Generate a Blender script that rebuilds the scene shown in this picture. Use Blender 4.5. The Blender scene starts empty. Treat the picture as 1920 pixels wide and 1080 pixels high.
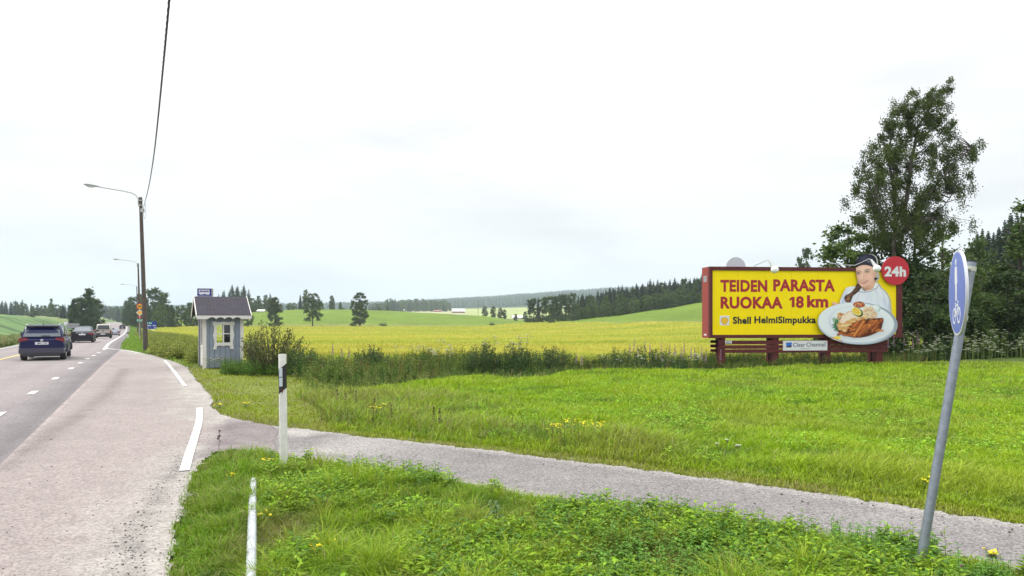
import bpy, math, random
import numpy as np
from mathutils import Vector, Matrix
R = math.radians
C = bpy.context.scene.collection
scene = bpy.context.scene
rnd = random.Random(7)
rng = np.random.default_rng(11)

# ---------------------------------------------------------------- camera, world, sun, exposure
F_ = 1333.0          # focal length in pixels of the 1920 wide photograph
HZ = 595.0           # row of the horizon
CH = 2.0             # eye height
cd = bpy.data.cameras.new('camera')
cd.sensor_width = 36.0
cd.lens = 36.0 * F_ / 1920.0
cd.shift_y = (HZ - 540.0) / 1920.0
cd.clip_start = 0.05
cd.clip_end = 12000.0
cam = bpy.data.objects.new('camera', cd)
cam.location = (0, 0, CH)
cam.rotation_euler = (R(90), 0, 0)
C.objects.link(cam)
scene.camera = cam
scene.view_settings.view_transform = 'Standard'
scene.view_settings.look = 'None'
scene.view_settings.exposure = 0.45
scene.view_settings.gamma = 1.0

SUN_EL, SUN_AZ = R(50), R(-75)      # azimuth measured clockwise from +Y (ahead)
w = bpy.data.worlds.new('World')
scene.world = w
w.use_nodes = True
nt = w.node_tree
nt.nodes.clear()
N = nt.nodes.new
out = N('ShaderNodeOutputWorld')
bg = N('ShaderNodeBackground')
bg.inputs['Strength'].default_value = 0.1
sky = N('ShaderNodeTexSky')
sky.sky_type = 'NISHITA'
sky.sun_disc = False
sky.sun_elevation = SUN_EL
sky.sun_rotation = SUN_AZ
tc = N('ShaderNodeTexCoord')
sep = N('ShaderNodeSeparateXYZ')
nt.links.new(tc.outputs['Generated'], sep.inputs[0])
# bright overcast: luminance rises from horizon to zenith as an overcast sky does
ramp = N('ShaderNodeValToRGB')
cr = ramp.color_ramp
cr.elements[0].position = 0.0
cr.elements[0].color = (0.66, 0.71, 0.75, 1)
cr.elements[1].position = 0.85
cr.elements[1].color = (1.9, 1.9, 1.95, 1)
for p, c in ((0.04, (0.69, 0.73, 0.77, 1)), (0.13, (0.75, 0.76, 0.78, 1)), (0.28, (0.86, 0.86, 0.87, 1))):
    e = cr.elements.new(p)
    e.color = c
nt.links.new(sep.outputs['Z'], ramp.inputs[0])
mp = N('ShaderNodeMapping')
mp.inputs['Scale'].default_value = (1, 1, 3.6)
nt.links.new(tc.outputs['Generated'], mp.inputs[0])
nz = N('ShaderNodeTexNoise')
nz.inputs['Scale'].default_value = 3.1
nz.inputs['Detail'].default_value = 6
nz.inputs['Roughness'].default_value = 0.5
nt.links.new(mp.outputs[0], nz.inputs[0])
cl = N('ShaderNodeMapRange')
cl.inputs[1].default_value = 0.47
cl.inputs[2].default_value = 0.72
cl.inputs[3].default_value = 1.0
cl.inputs[4].default_value = 0.84
nt.links.new(nz.outputs['Fac'], cl.inputs[0])
mul = N('ShaderNodeMix')
mul.data_type = 'RGBA'
mul.blend_type = 'MULTIPLY'
mul.inputs[0].default_value = 1
nt.links.new(ramp.outputs[0], mul.inputs[6])
nt.links.new(cl.outputs[0], mul.inputs[7])
sc10 = N('ShaderNodeVectorMath')
sc10.operation = 'SCALE'
sc10.inputs['Scale'].default_value = 10.0
nt.links.new(mul.outputs[2], sc10.inputs[0])
mx = N('ShaderNodeMix')
mx.data_type = 'RGBA'
mx.inputs[0].default_value = 0.93      # cloud cover
nt.links.new(sky.outputs[0], mx.inputs[6])
nt.links.new(sc10.outputs[0], mx.inputs[7])
nt.links.new(mx.outputs[2], bg.inputs[0])
nt.links.new(bg.outputs[0], out.inputs[0])

sl = bpy.data.lights.new('sun', 'SUN')
sl.energy = 1.5
sl.angle = R(12)
sl.color = (1.0, 0.95, 0.87)
so = bpy.data.objects.new('sun', sl)
d = Vector((math.sin(SUN_AZ) * math.cos(SUN_EL), math.cos(SUN_AZ) * math.cos(SUN_EL), math.sin(SUN_EL)))
so.rotation_euler = d.to_track_quat('Z', 'Y').to_euler()
so.location = (0, 0, 60)
C.objects.link(so)
scene.cycles.max_bounces = 6
scene.cycles.diffuse_bounces = 3
scene.cycles.glossy_bounces = 2
scene.cycles.transmission_bounces = 3
scene.cycles.transparent_max_bounces = 6
scene.cycles.volume_bounces = 1
scene.cycles.use_fast_gi = False
scene.cycles.caustics_reflective = False
scene.cycles.caustics_refractive = False

# ---------------------------------------------------------------- object helpers
def tag(o, label=None, cat=None, group=None, kind=None):
    if label: o['label'] = label
    if cat: o['category'] = cat
    if group: o['group'] = group
    if kind: o['kind'] = kind
    return o

def empty(name, loc=(0, 0, 0), rz=0.0, label=None, cat=None, group=None):
    o = bpy.data.objects.new(name, None)
    o.empty_display_size = 0.2
    o.location = loc
    o.rotation_euler = (0, 0, rz)
    C.objects.link(o)
    return tag(o, label, cat, group)

def link(name, me, parent=None, loc=None):
    o = bpy.data.objects.new(name, me)
    C.objects.link(o)
    if parent: o.parent = parent
    if loc: o.location = loc
    return o

def npmesh(name, V, faces, mats, midx=None, col=None, smooth=False):
    """faces: list of (n,k) int arrays; midx: list of per-array ints or arrays; col: (nv,3)"""
    me = bpy.data.meshes.new(name)
    V = np.asarray(V, dtype=np.float32)
    me.vertices.add(len(V))
    me.vertices.foreach_set('co', V.ravel())
    fl = [np.asarray(f, dtype=np.int32) for f in faces]
    nl = sum(f.size for f in fl)
    npoly = sum(len(f) for f in fl)
    me.loops.add(nl)
    me.loops.foreach_set('vertex_index', np.concatenate([f.ravel() for f in fl]))
    me.polygons.add(npoly)
    tot = np.concatenate([np.full(len(f), f.shape[1], dtype=np.int32) for f in fl])
    st = np.concatenate([[0], np.cumsum(tot)[:-1]]).astype(np.int32)
    me.polygons.foreach_set('loop_start', st)
    me.polygons.foreach_set('loop_total', tot)
    if midx is not None:
        mi = np.concatenate([np.full(len(f), m, dtype=np.int32) if np.isscalar(m) else np.asarray(m, dtype=np.int32)
                             for f, m in zip(fl, midx)])
        me.polygons.foreach_set('material_index', mi)
    if smooth:
        me.polygons.foreach_set('use_smooth', np.ones(npoly, dtype=bool))
    if col is not None:
        a = me.color_attributes.new('Col', 'FLOAT_COLOR', 'POINT')
        c4 = np.ones((len(V), 4), dtype=np.float32)
        c4[:, :3] = col
        a.data.foreach_set('color', c4.ravel())
    for m in (mats if isinstance(mats, (list, tuple)) else [mats]):
        me.materials.append(m)
    me.update()
    me.validate()
    return me

class MB:
    """collects boxes, tubes, plates into one mesh"""
    def __init__(s): s.v = []; s.f = []; s.m = []; s.sm = []
    def add(s, vs, fs, mi=0, smooth=False, M=None):
        b = len(s.v)
        for p in vs:
            p = Vector(p)
            s.v.append(M @ p if M else p)
        for f in fs:
            s.f.append([i + b for i in f]); s.m.append(mi); s.sm.append(smooth)
        return s
    def box(s, x0, x1, y0, y1, z0, z1, mi=0, M=None):
        vs = [(x0,y0,z0),(x1,y0,z0),(x1,y1,z0),(x0,y1,z0),(x0,y0,z1),(x1,y0,z1),(x1,y1,z1),(x0,y1,z1)]
        return s.add(vs, [(3,2,1,0),(4,5,6,7),(0,1,5,4),(1,2,6,5),(2,3,7,6),(3,0,4,7)], mi, False, M)
    def tube(s, pts, rad, n=10, mi=0, cap=True, M=None, smooth=True):
        pts = [Vector(p) for p in pts]
        if not hasattr(rad, '__len__'): rad = [rad] * len(pts)
        vs = []; fs = []
        up = None
        for i, p in enumerate(pts):
            a = pts[max(0, i-1)]; b = pts[min(len(pts)-1, i+1)]
            t = (b - a).normalized()
            if up is None:
                up = Vector((0,0,1)) if abs(t.z) < .9 else Vector((1,0,0))
            x = t.cross(up).normalized(); y = x.cross(t).normalized(); up = y
            for k in range(n):
                an = 2*math.pi*k/n
                vs.append(p + (x*math.cos(an) + y*math.sin(an))*rad[i])
        for i in range(len(pts)-1):
            for k in range(n):
                a = i*n+k; b = i*n+(k+1) % n
                fs.append((a, b, b+n, a+n))
        s.add(vs, fs, mi, smooth, M)
        if cap:
            s.add([vs[k] for k in range(n)], [tuple(range(n))[::-1]], mi, False, M)
            s.add([vs[len(vs)-n+k] for k in range(n)], [tuple(range(n))], mi, False, M)
        return s
    def plate(s, pts, y0, y1, mi=0, M=None):
        """polygon given in (x,z), thickness along y from y0 (front) to y1 (back)"""
        n = len(pts)
        area = sum(pts[i][0]*pts[(i+1) % n][1]-pts[(i+1) % n][0]*pts[i][1] for i in range(n))
        if area < 0: pts = pts[::-1]
        vs = [(p[0], y0, p[1]) for p in pts] + [(p[0], y1, p[1]) for p in pts]
        fs = [tuple(range(n)), tuple(range(2*n-1, n-1, -1))]
        fs += [(i+n, (i+1) % n + n, (i+1) % n, i) for i in range(n)]
        return s.add(vs, fs, mi, False, M)
    def build(s, name, mats, parent=None, loc=None):
        me = bpy.data.meshes.new(name)
        me.from_pydata([tuple(v) for v in s.v], [], s.f)
        me.polygons.foreach_set('material_index', s.m)
        me.polygons.foreach_set('use_smooth', s.sm)
        for m in (mats if isinstance(mats, (list, tuple)) else [mats]): me.materials.append(m)
        me.update()
        return link(name, me, parent, loc)

def ellipse(cx, cz, rx, rz, n=40, rot=0.0):
    r = []
    for k in range(n):
        a = 2*math.pi*k/n
        x, z = rx*math.cos(a), rz*math.sin(a)
        r.append((cx + x*math.cos(rot) - z*math.sin(rot), cz + x*math.sin(rot) + z*math.cos(rot)))
    return r

def spline(pts, sub=5):
    """closed Catmull-Rom through pts"""
    n = len(pts); o = []
    for i in range(n):
        p0, p1, p2, p3 = pts[i-1], pts[i], pts[(i+1) % n], pts[(i+2) % n]
        for k in range(sub):
            t = k/sub
            o.append(tuple(.5*((2*p1[j]) + (-p0[j]+p2[j])*t + (2*p0[j]-5*p1[j]+4*p2[j]-p3[j])*t*t + (-p0[j]+3*p1[j]-3*p2[j]+p3[j])*t**3) for j in (0, 1)))
    return o

def text(name, body, m, parent, x0, x1, z0, h, y, bold=0.0, thick=0.004, shear=0.0, space=1.0):
    """lettering on a plane facing -y; cap height h, squeezed to run from x0 to x1"""
    cu = bpy.data.curves.new(name, 'FONT')
    cu.body = body
    cu.size = 1.0
    cu.offset = bold
    cu.shear = shear
    cu.space_character = 1.0+bold*1.6
    cu.resolution_u = 4
    t = bpy.data.objects.new(name + '_tmp', cu)
    C.objects.link(t)
    dg = bpy.context.evaluated_depsgraph_get()
    me = bpy.data.meshes.new_from_object(t.evaluated_get(dg))
    bpy.data.objects.remove(t)
    n = len(me.vertices)
    co = np.zeros(n*3, dtype=np.float32)
    me.vertices.foreach_get('co', co)
    co = co.reshape(-1, 3)
    a, b = co[:, 0].min(), co[:, 0].max()
    capz = 0.69
    V = np.zeros((2*n, 3))
    V[:n, 0] = x0 + (co[:, 0]-a)/(b-a)*(x1-x0)
    V[:n, 2] = z0 + co[:, 1]*h/capz
    V[n:] = V[:n]
    V[:n, 1] = y - thick
    V[n:, 1] = y
    fs = [tuple(p.vertices) for p in me.polygons]
    # rim
    cnt = {}
    for f in fs:
        for i in range(len(f)):
            e = (f[i], f[(i+1) % len(f)])
            cnt[e] = 1
    rim = [(b_, a_, a_+n, b_+n) for (a_, b_) in cnt if (b_, a_) not in cnt]
    me2 = bpy.data.meshes.new(name)
    me2.from_pydata([tuple(v) for v in V], [], fs + rim)
    me2.materials.append(m)
    me2.update()
    return link(name, me2, parent)

# ---------------------------------------------------------------- materials
def mat(name, col, rough=0.6, metal=0.0, noise=0.0, nscale=8.0, bump=0.0, bscale=None, coat=0.0, spec=None, emit=None):
    m = bpy.data.materials.new(name)
    m.use_nodes = True
    t = m.node_tree
    b = t.nodes['Principled BSDF']
    b.inputs['Base Color'].default_value = (*col, 1)
    b.inputs['Roughness'].default_value = rough
    b.inputs['Metallic'].default_value = metal
    if coat: b.inputs['Coat Weight'].default_value = coat; b.inputs['Coat Roughness'].default_value = 0.05
    if spec is not None: b.inputs['Specular IOR Level'].default_value = spec
    if noise or bump:
        tc = t.nodes.new('ShaderNodeTexCoord')
        n = t.nodes.new('ShaderNodeTexNoise')
        n.inputs['Scale'].default_value = nscale
        n.inputs['Detail'].default_value = 6
        n.inputs['Roughness'].default_value = 0.65
        t.links.new(tc.outputs['Object'], n.inputs[0])
        if noise:
            mr = t.nodes.new('ShaderNodeMapRange')
            mr.inputs[1].default_value = .3; mr.inputs[2].default_value = .7
            mr.inputs[3].default_value = 1-noise; mr.inputs[4].default_value = 1+noise
            t.links.new(n.outputs['Fac'], mr.inputs[0])
            vm = t.nodes.new('ShaderNodeVectorMath'); vm.operation = 'SCALE'
            vm.inputs[0].default_value = col
            t.links.new(mr.outputs[0], vm.inputs['Scale'])
            t.links.new(vm.outputs[0], b.inputs['Base Color'])
        if bump:
            n2 = n
            if bscale:
                n2 = t.nodes.new('ShaderNodeTexNoise'); n2.inputs['Scale'].default_value = bscale
                n2.inputs['Detail'].default_value = 4
                t.links.new(tc.outputs['Object'], n2.inputs[0])
            bp = t.nodes.new('ShaderNodeBump')
            bp.inputs['Strength'].default_value = bump
            bp.inputs['Distance'].default_value = 0.02
            t.links.new(n2.outputs['Fac'], bp.inputs['Height'])
            t.links.new(bp.outputs[0], b.inputs['Normal'])
    return m

def leafmat(name, col, trans=0.35, var=0.25, rough=0.55):
    """foliage: vertex tint 'Col' x base colour, per-object variation, some light passing through"""
    m = bpy.data.materials.new(name)
    m.use_nodes = True
    t = m.node_tree
    b = t.nodes['Principled BSDF']
    b.inputs['Roughness'].default_value = rough
    b.inputs['Specular IOR Level'].default_value = 0.25
    at = t.nodes.new('ShaderNodeAttribute'); at.attribute_name = 'Col'
    oi = t.nodes.new('ShaderNodeObjectInfo')
    mr = t.nodes.new('ShaderNodeMapRange')
    mr.inputs[3].default_value = 1-var; mr.inputs[4].default_value = 1+var
    t.links.new(oi.outputs['Random'], mr.inputs[0])
    v1 = t.nodes.new('ShaderNodeVectorMath'); v1.operation = 'MULTIPLY'
    v1.inputs[1].default_value = col
    t.links.new(at.outputs['Color'], v1.inputs[0])
    v2 = t.nodes.new('ShaderNodeVectorMath'); v2.operation = 'SCALE'
    t.links.new(v1.outputs[0], v2.inputs[0]); t.links.new(mr.outputs[0], v2.inputs['Scale'])
    t.links.new(v2.outputs[0], b.inputs['Base Color'])
    tr = t.nodes.new('ShaderNodeBsdfTranslucent')
    t.links.new(v2.outputs[0], tr.inputs['Color'])
    ms = t.nodes.new('ShaderNodeMixShader'); ms.inputs[0].default_value = trans
    t.links.new(b.outputs[0], ms.inputs[1]); t.links.new(tr.outputs[0], ms.inputs[2])
    t.links.new(ms.outputs[0], t.nodes['Material Output'].inputs[0])
    return m

def groundmat(name, layers, rough=0.9, bump=0.5, bdist=0.02, bscale=40, tint=None):
    """vertex colour 'Col' modulated by noise layers [(scale, amount, stretchx, stretchy)]"""
    m = bpy.data.materials.new(name)
    m.use_nodes = True
    t = m.node_tree
    b = t.nodes['Principled BSDF']
    b.inputs['Roughness'].default_value = rough
    b.inputs['Specular IOR Level'].default_value = 0.2
    at = t.nodes.new('ShaderNodeAttribute'); at.attribute_name = 'Col'
    tc = t.nodes.new('ShaderNodeTexCoord')
    cur = at.outputs['Color']
    for (s, amt, sx, sy) in layers:
        mp = t.nodes.new('ShaderNodeMapping'); mp.inputs['Scale'].default_value = (sx, sy, 1)
        t.links.new(tc.outputs['Object'], mp.inputs[0])
        n = t.nodes.new('ShaderNodeTexNoise'); n.inputs['Scale'].default_value = s
        n.inputs['Detail'].default_value = 5; n.inputs['Roughness'].default_value = .6
        t.links.new(mp.outputs[0], n.inputs[0])
        mr = t.nodes.new('ShaderNodeMapRange')
        mr.inputs[1].default_value = .32; mr.inputs[2].default_value = .68
        mr.inputs[3].default_value = 1-amt; mr.inputs[4].default_value = 1+amt
        t.links.new(n.outputs['Fac'], mr.inputs[0])
        v = t.nodes.new('ShaderNodeVectorMath'); v.operation = 'SCALE'
        t.links.new(cur, v.inputs[0]); t.links.new(mr.outputs[0], v.inputs['Scale'])
        cur = v.outputs[0]
    t.links.new(cur, b.inputs['Base Color'])
    n = t.nodes.new('ShaderNodeTexNoise'); n.inputs['Scale'].default_value = bscale
    n.inputs['Detail'].default_value = 5
    t.links.new(tc.outputs['Object'], n.inputs[0])
    bp = t.nodes.new('ShaderNodeBump'); bp.inputs['Strength'].default_value = bump; bp.inputs['Distance'].default_value = bdist
    t.links.new(n.outputs['Fac'], bp.inputs['Height'])
    t.links.new(bp.outputs[0], b.inputs['Normal'])
    return m

def asphaltmat(name, stone=0.35, scale=55, bump=0.6):
    """aggregate showing through: cellular speckle over the vertex colour"""
    m = groundmat(name, [(0.35, .07, 1, 1), (3.0, .06, 1, 1), (22, .10, 1, 1)], bump=bump, bdist=0.01, bscale=70)
    t = m.node_tree
    b = t.nodes['Principled BSDF']
    src = b.inputs['Base Color'].links[0].from_socket
    tc = t.nodes.new('ShaderNodeTexCoord')
    vo = t.nodes.new('ShaderNodeTexVoronoi'); vo.inputs['Scale'].default_value = scale
    t.links.new(tc.outputs['Object'], vo.inputs[0])
    sp = t.nodes.new('ShaderNodeSeparateColor')
    t.links.new(vo.outputs['Color'], sp.inputs[0])
    mr = t.nodes.new('ShaderNodeMapRange')
    mr.inputs[3].default_value = 1-stone; mr.inputs[4].default_value = 1+stone
    t.links.new(sp.outputs[0], mr.inputs[0])
    v = t.nodes.new('ShaderNodeVectorMath'); v.operation = 'SCALE'
    t.links.new(src, v.inputs[0]); t.links.new(mr.outputs[0], v.inputs['Scale'])
    t.links.new(v.outputs[0], b.inputs['Base Color'])
    return m

M = {}
M['white_paint'] = mat('white_paint', (.66, .65, .62), .6, noise=.06, nscale=6)
M['white_plastic'] = mat('white_plastic', (.66, .66, .63), .5, noise=.13, nscale=11)
M['black_plastic'] = mat('black_plastic', (.018, .019, .024), .5)
M['rubber'] = mat('rubber', (.02, .02, .02), .85)
M['red_wood'] = mat('red_wood', (.095, .012, .014), .75, noise=.25, nscale=7)
M['yellow_print'] = mat('yellow_print', (.93, .72, .0), .55, noise=.04, nscale=2, spec=.2)
M['red_print'] = mat('red_print', (.36, .008, .018), .5)
M['black_print'] = mat('black_print', (.012, .012, .014), .5)
M['white_print'] = mat('white_print', (.68, .69, .72), .5)
M['sign_red'] = mat('sign_red', (.48, .006, .022), .45)
M['sign_blue'] = mat('sign_blue', (.012, .035, .30), .4)
M['sign_yellow'] = mat('sign_yellow', (.80, .42, .02), .45)
M['sign_green'] = mat('sign_green', (.02, .25, .16), .45)
M['sign_grey'] = mat('sign_grey', (.30, .31, .32), .5)
M['steel'] = mat('steel', (.24, .27, .31), .42, .6, noise=.18, nscale=22, bump=.1)
M['dull_steel'] = mat('dull_steel', (.45, .46, .46), .5, .5, noise=.15, nscale=12)
M['pole_wood'] = mat('pole_wood', (.085, .068, .058), .9, noise=.3, nscale=5, bump=.4, bscale=30)
M['bark'] = mat('bark', (.06, .05, .042), .95, noise=.35, nscale=4)
M['birch_bark'] = mat('birch_bark', (.085, .068, .06), .9, noise=.6, nscale=3)

# ---------------------------------------------------------------- terrain
_bY = [-50, 30, 60, 90, 160, 200, 250, 290, 340, 450, 520, 700, 1000, 2500, 9000]
_bZ = [0, 0, -.25, -.7, -2.0, -2.15, -2.2, -1.8, -1.5, -1.0, -2.5, -3, 1, 28, 30]
def base(Y): return np.interp(Y, _bY, _bZ)
_rY = [-60, 0, 46, 61, 91, 155, 224, 284, 340, 420, 480, 560]
_rX = [27.4, -3.0, -26.3, -34.5, -50.4, -84.8, -121.4, -153.7, -185, -232.7, -272, -332]
def RX(Y): return np.interp(Y, _rY, _rX)        # right edge line of the road

_px = [-1500, -400, 0, 60, 125, 180, 235, 290, 480, 560, 650, 720, 800, 900, 985, 1071, 1150, 1231, 1320, 1500, 1700, 1920, 3000]
_ty = [30, 60, 90, 160, 200, 290, 420, 480, 560, 700, 1000, 1500, 2500, 4200]
B = lambda y: float(base(y))
_tz = {
 30: [0]*23,
 60: [1.2, .8, .3, -.1]+[B(60)]*19,
 90: [3, 2.2, 1.0, .6, -.2]+[B(90)]*12+[-.6, -.4, .5, 1, 1, 1],
 160: [6, 5, 2.4, 1.5, .3, -1.6, -2, -2, -2, -2, -2, -2, -2, -2, -1.8, -1.5, -1.0, -.4, .3, 3.5, 4, 4, 4],
 200: [7, 6, 2.9, 2.0, 1.1, -1.2, -2.1, -2.1, -2.1, -2.1, -2.1, -2.1, -2.1, -2.1, -1.6, -1.1, -.4, 1, 2.4, 7, 8, 8, 8],
 290: [7, 6, 2.6, 1.8, 1.2, -.6, -1.8, -1.8, -1.7, -1.7, -1.7, -1.7, -1.7, -1.7, -.2, .7, 2.4, 5, 8.1, 12, 13, 13, 13],
 420: [8, 6, 3.2, 2.6, 1.8, .4, -1.2, -1, 5.2, 6.7, 6.7, 6.1, 4.6, 3, -.4, 2.5, 6.5, 9, 12, 15, 16, 16, 16],
 480: [9, 7, 3.6, 3, 2.2, 1, -1.8, -1, 5.3, 6.2, 6.2, 5.6, 4.4, 2.6, -.3, 3, 7.5, 10, 13, 16, 17, 17, 17],
 560: [9, 7, 4, 3.4, 2.6, 1, -3, -2, 4, 5, 5, 4, 3.6, 2.4, 0, 3.2, 8, 11, 14, 16, 17, 17, 17],
 700: [10, 8, 5, 4.4, 3.6, 2, -3, -2, 4, 5, 5, 4, 3.6, 3.4, 2.5, 4, 8, 11, 14, 16, 17, 17, 17],
 1000: [14, 12, 10, 9, 8, 5, 1, 2, 8, 9.5, 9.5, 9.5, 9.8, 9.8, 9, 9, 10, 13, 16, 20, 20, 20, 20],
 1500: [24, 22, 14, 13, 13, 10, 8, 9, 14, 15, 16, 17, 20, 24, 28, 32, 36, 40, 44, 48, 48, 48, 48],
 2500: [30, 30, 24, 24, 24, 24, 24, 26, 30, 32, 36, 40, 48, 58, 70, 82, 92, 96, 98, 100, 100, 100, 100],
 4200: [20]*23,
}
_T = np.array([_tz[y] for y in _ty], dtype=float)
_ly = np.log(np.array(_ty, dtype=float))
def H(X, Y, raw=False):
    X = np.asarray(X, dtype=float); Y = np.asarray(Y, dtype=float)
    X, Y = np.broadcast_arrays(X, Y)
    Yc = np.clip(Y, 30, 4199)
    px = np.clip(960 + F_*X/Yc, _px[0]+1e-3, _px[-1]-1e-3)
    pa = np.array(_px, dtype=float)
    j = np.clip(np.searchsorted(pa, px, side='right')-1, 0, len(pa)-2)
    fx = (px-pa[j])/(pa[j+1]-pa[j])
    fx = fx*fx*(3-2*fx)*.5 + fx*.5
    l = np.log(Yc)
    i = np.clip(np.searchsorted(_ly, l, side='right')-1, 0, len(_ly)-2)
    fy = (l-_ly[i])/(_ly[i+1]-_ly[i])
    Z = (_T[i, j]*(1-fx)+_T[i, j+1]*fx)*(1-fy) + (_T[i+1, j]*(1-fx)+_T[i+1, j+1]*fx)*fy
    # the road corridor keeps the road's own long profile
    s = X - RX(Y)
    d = np.maximum(np.maximum(-8.5 - s, s - 2.0), 0)
    k = np.clip((d-1)/14, 0, 1); k = k*k*(3-2*k)
    k = np.where(Y > 520, 1, k)
    return base(Y)*(1-k) + Z*k

def g(px, y):
    """ground point seen at a pixel of the photograph (near, road-level ground)"""
    Y = 30.0
    for _ in range(30):
        Y = .5*Y + .5*F_*(CH-float(base(Y)))/(y-HZ)
    return ((px-960)*Y/F_, Y)

def in_poly(X, Y, P):
    X = np.asarray(X); Y = np.asarray(Y)
    r = np.zeros(X.shape, dtype=bool)
    n = len(P)
    for i in range(n):
        x0, y0 = P[i]; x1, y1 = P[(i+1) % n]
        if y0 == y1: continue
        c = ((Y >= min(y0, y1)) & (Y < max(y0, y1)))
        xi = x0 + (Y-y0)*(x1-x0)/(y1-y0)
        r ^= c & (X < xi)
    return r
def dist_line(X, Y, P):
    r = np.full(np.shape(X), 1e9)
    for (x0, y0), (x1, y1) in zip(P[:-1], P[1:]):
        dx, dy = x1-x0, y1-y0
        t = np.clip(((X-x0)*dx+(Y-y0)*dy)/(dx*dx+dy*dy+1e-9), 0, 1)
        r = np.minimum(r, np.hypot(X-x0-t*dx, Y-y0-t*dy))
    return r
def vnoise(X, Y, s, seed=0):
    """smooth value noise 0..1"""
    X = np.asarray(X)*s + seed*17.3; Y = np.asarray(Y)*s + seed*5.1
    xi = np.floor(X).astype(np.int64); yi = np.floor(Y).astype(np.int64)
    fx = X-xi; fy = Y-yi
    fx = fx*fx*(3-2*fx); fy = fy*fy*(3-2*fy)
    def h(a, b):
        n = (a*374761393 + b*668265263 + seed*974711) & 0xffffffff
        n = ((n ^ (n >> 13))*1274126177) & 0xffffffff
        return ((n ^ (n >> 16)) & 0xffff)/65535.0
    return (h(xi, yi)*(1-fx)+h(xi+1, yi)*fx)*(1-fy)+(h(xi, yi+1)*(1-fx)+h(xi+1, yi+1)*fx)*fy
def fbm(X, Y, s, seed=0):
    return (vnoise(X, Y, s, seed)*.55+vnoise(X, Y, s*2.1, seed+1)*.28+vnoise(X, Y, s*4.3, seed+2)*.17)

EDGE_N = [g(*p) for p in [(208,651.5),(250,659),(290,667),(330,680),(352,690),(358,700),(372,718),(388,735),(400,752),(398,765),(416,778),(450,788),(500,798),
          (560,805),(700,822),(830,836),(960,851),(1130,872),(1300,895),(1500,922),(1700,952),(1920,986),(2300,1040),(2800,1108)]]
EDGE_S = [g(*p) for p in [(2800,1225),(2300,1140),(1920,1082),(1850,1062),(1700,1035),(1600,1018),(1450,1000),(1300,976),(1150,957),(1000,935),(880,912),(760,893),
          (650,876),(560,860),(500,849),(440,845),(402,850),(385,865),(368,885),(352,925),(340,965),(330,1010),(322,1080),(305,1200),(270,1500)]]
STRIP = 0.95
_sy = [2.5, 10, 20, 30, 40, 44, 46.5]
PAVE = EDGE_N + EDGE_S + [(float(RX(2.6))+1.2, 2.6)] + [(float(RX(y))+STRIP, y) for y in _sy]
def paved(X, Y):
    s = X-RX(Y)
    return in_poly(X, Y, PAVE) | ((s > -7.4) & (s < STRIP) & (Y < 540))

MEADOW = [g(*p) for p in [(600,742),(660,738),(760,722),(870,709),(980,712),(1060,701),(1150,695),(1340,695),(1500,688),(1660,681),(1920,668),(2400,650)]]
def meadow_far(X):     # distance at which the mown ground ends and the ditch weeds begin
    mx_ = np.array([p[0] for p in MEADOW]); my_ = np.array([p[1] for p in MEADOW])
    return np.interp(X, mx_, my_)
def crop_start(X): return np.maximum(meadow_far(X)+3.2, 28.5)
def crop_end(X, Y):
    px = 960+F_*X/np.maximum(Y, 1)
    return np.interp(px, [200, 985, 1071, 1150, 1320, 1500, 2500], [290, 290, 260, 215, 165, 150, 150])

def bumpz(X, Y):
    """small unevenness of unpaved ground"""
    k = np.clip(dist_line(X, Y, EDGE_N + EDGE_S)/1.2, 0, 1)
    b = (fbm(X, Y, .7, 3)-.5)*.16*k
    md = meadow_far(X)
    t = np.clip(1-np.abs(Y-(md+1.6))/1.9, 0, 1)
    dt = -.45*t*t*(3-2*t)*np.clip((X+7.5)/2.5, 0, 1)*np.clip((42-Y)/4, 0, 1)
    return np.where((Y > 2) & (Y < 60), b, 0) + dt

# column and row spacing grow with distance
tcol = np.concatenate([np.linspace(-2.2, -.82, 60), np.linspace(-.81, .81, 330), np.linspace(.83, 2.2, 60)])
rows = [-13.0]
while rows[-1] < 4150: rows.append(rows[-1] + max(.22, (rows[-1]+15)*.0165))
rows = np.array(rows)
TT, YY = np.meshgrid(tcol, rows)
XX = TT*(YY+np.minimum(15, 15))
ZZ = H(XX, YY)
pv = paved(XX, YY)
ZZ = np.where(pv, ZZ-.06-np.clip(YY-40, 0, 300)*.0006, ZZ+bumpz(XX, YY)*(~pv))
PX = 960+F_*XX/np.maximum(YY, 3)
S = XX-RX(YY)
cols = np.zeros(XX.shape+(3,))
cols[...] = (.10, .17, .035)                                     # rough grass
def setc(mask, c): cols[mask] = c
n1 = fbm(XX, YY, .5, 9)
near = YY < crop_start(XX)
setc(near, (.075, .085, .03))
setc(near & (YY > 8) & (XX > -6), (.085, .13, .022))
setc(near & (YY > 8.5) & (XX < -2.5+.0*YY) & (S > .8), (.15, .18, .035))
edge = dist_line(XX, YY, EDGE_N+EDGE_S)
setc(near & (edge < .35), (.15, .16, .07))
field = (YY >= crop_start(XX)) & (YY <= crop_end(XX, YY)) & (S > 5.5)
setc(field, (.30, .30, .045))
gr = (~field) & (YY > 100) & (PX > 240) & (YY < 600)
setc(gr, (.115, .185, .008))
setc((YY >= crop_end(XX, YY)) & (YY < crop_end(XX, YY)+7) & (PX > 260) & (PX < 2000), (.20, .19, .05))
setc((YY > 560) & (PX > 560) & (YY < 1250), (.34, .34, .17))
setc((YY > 600) & (PX > 870) & (YY < 1250) , (.30, .34, .12))
setc(YY > 1250, (.045, .075, .05))
left = (S < -13) & (YY < 300) & (PX < 240)
setc(left, (.115, .20, .065))
mk = left & (fbm(XX*.35, YY, .25, 33) > .66) & (YY > 60); setc(mk, (.06, .11, .04))
setc((S < -13) & (YY >= 215) & (PX < 240), (.16, .2, .07))
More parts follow.
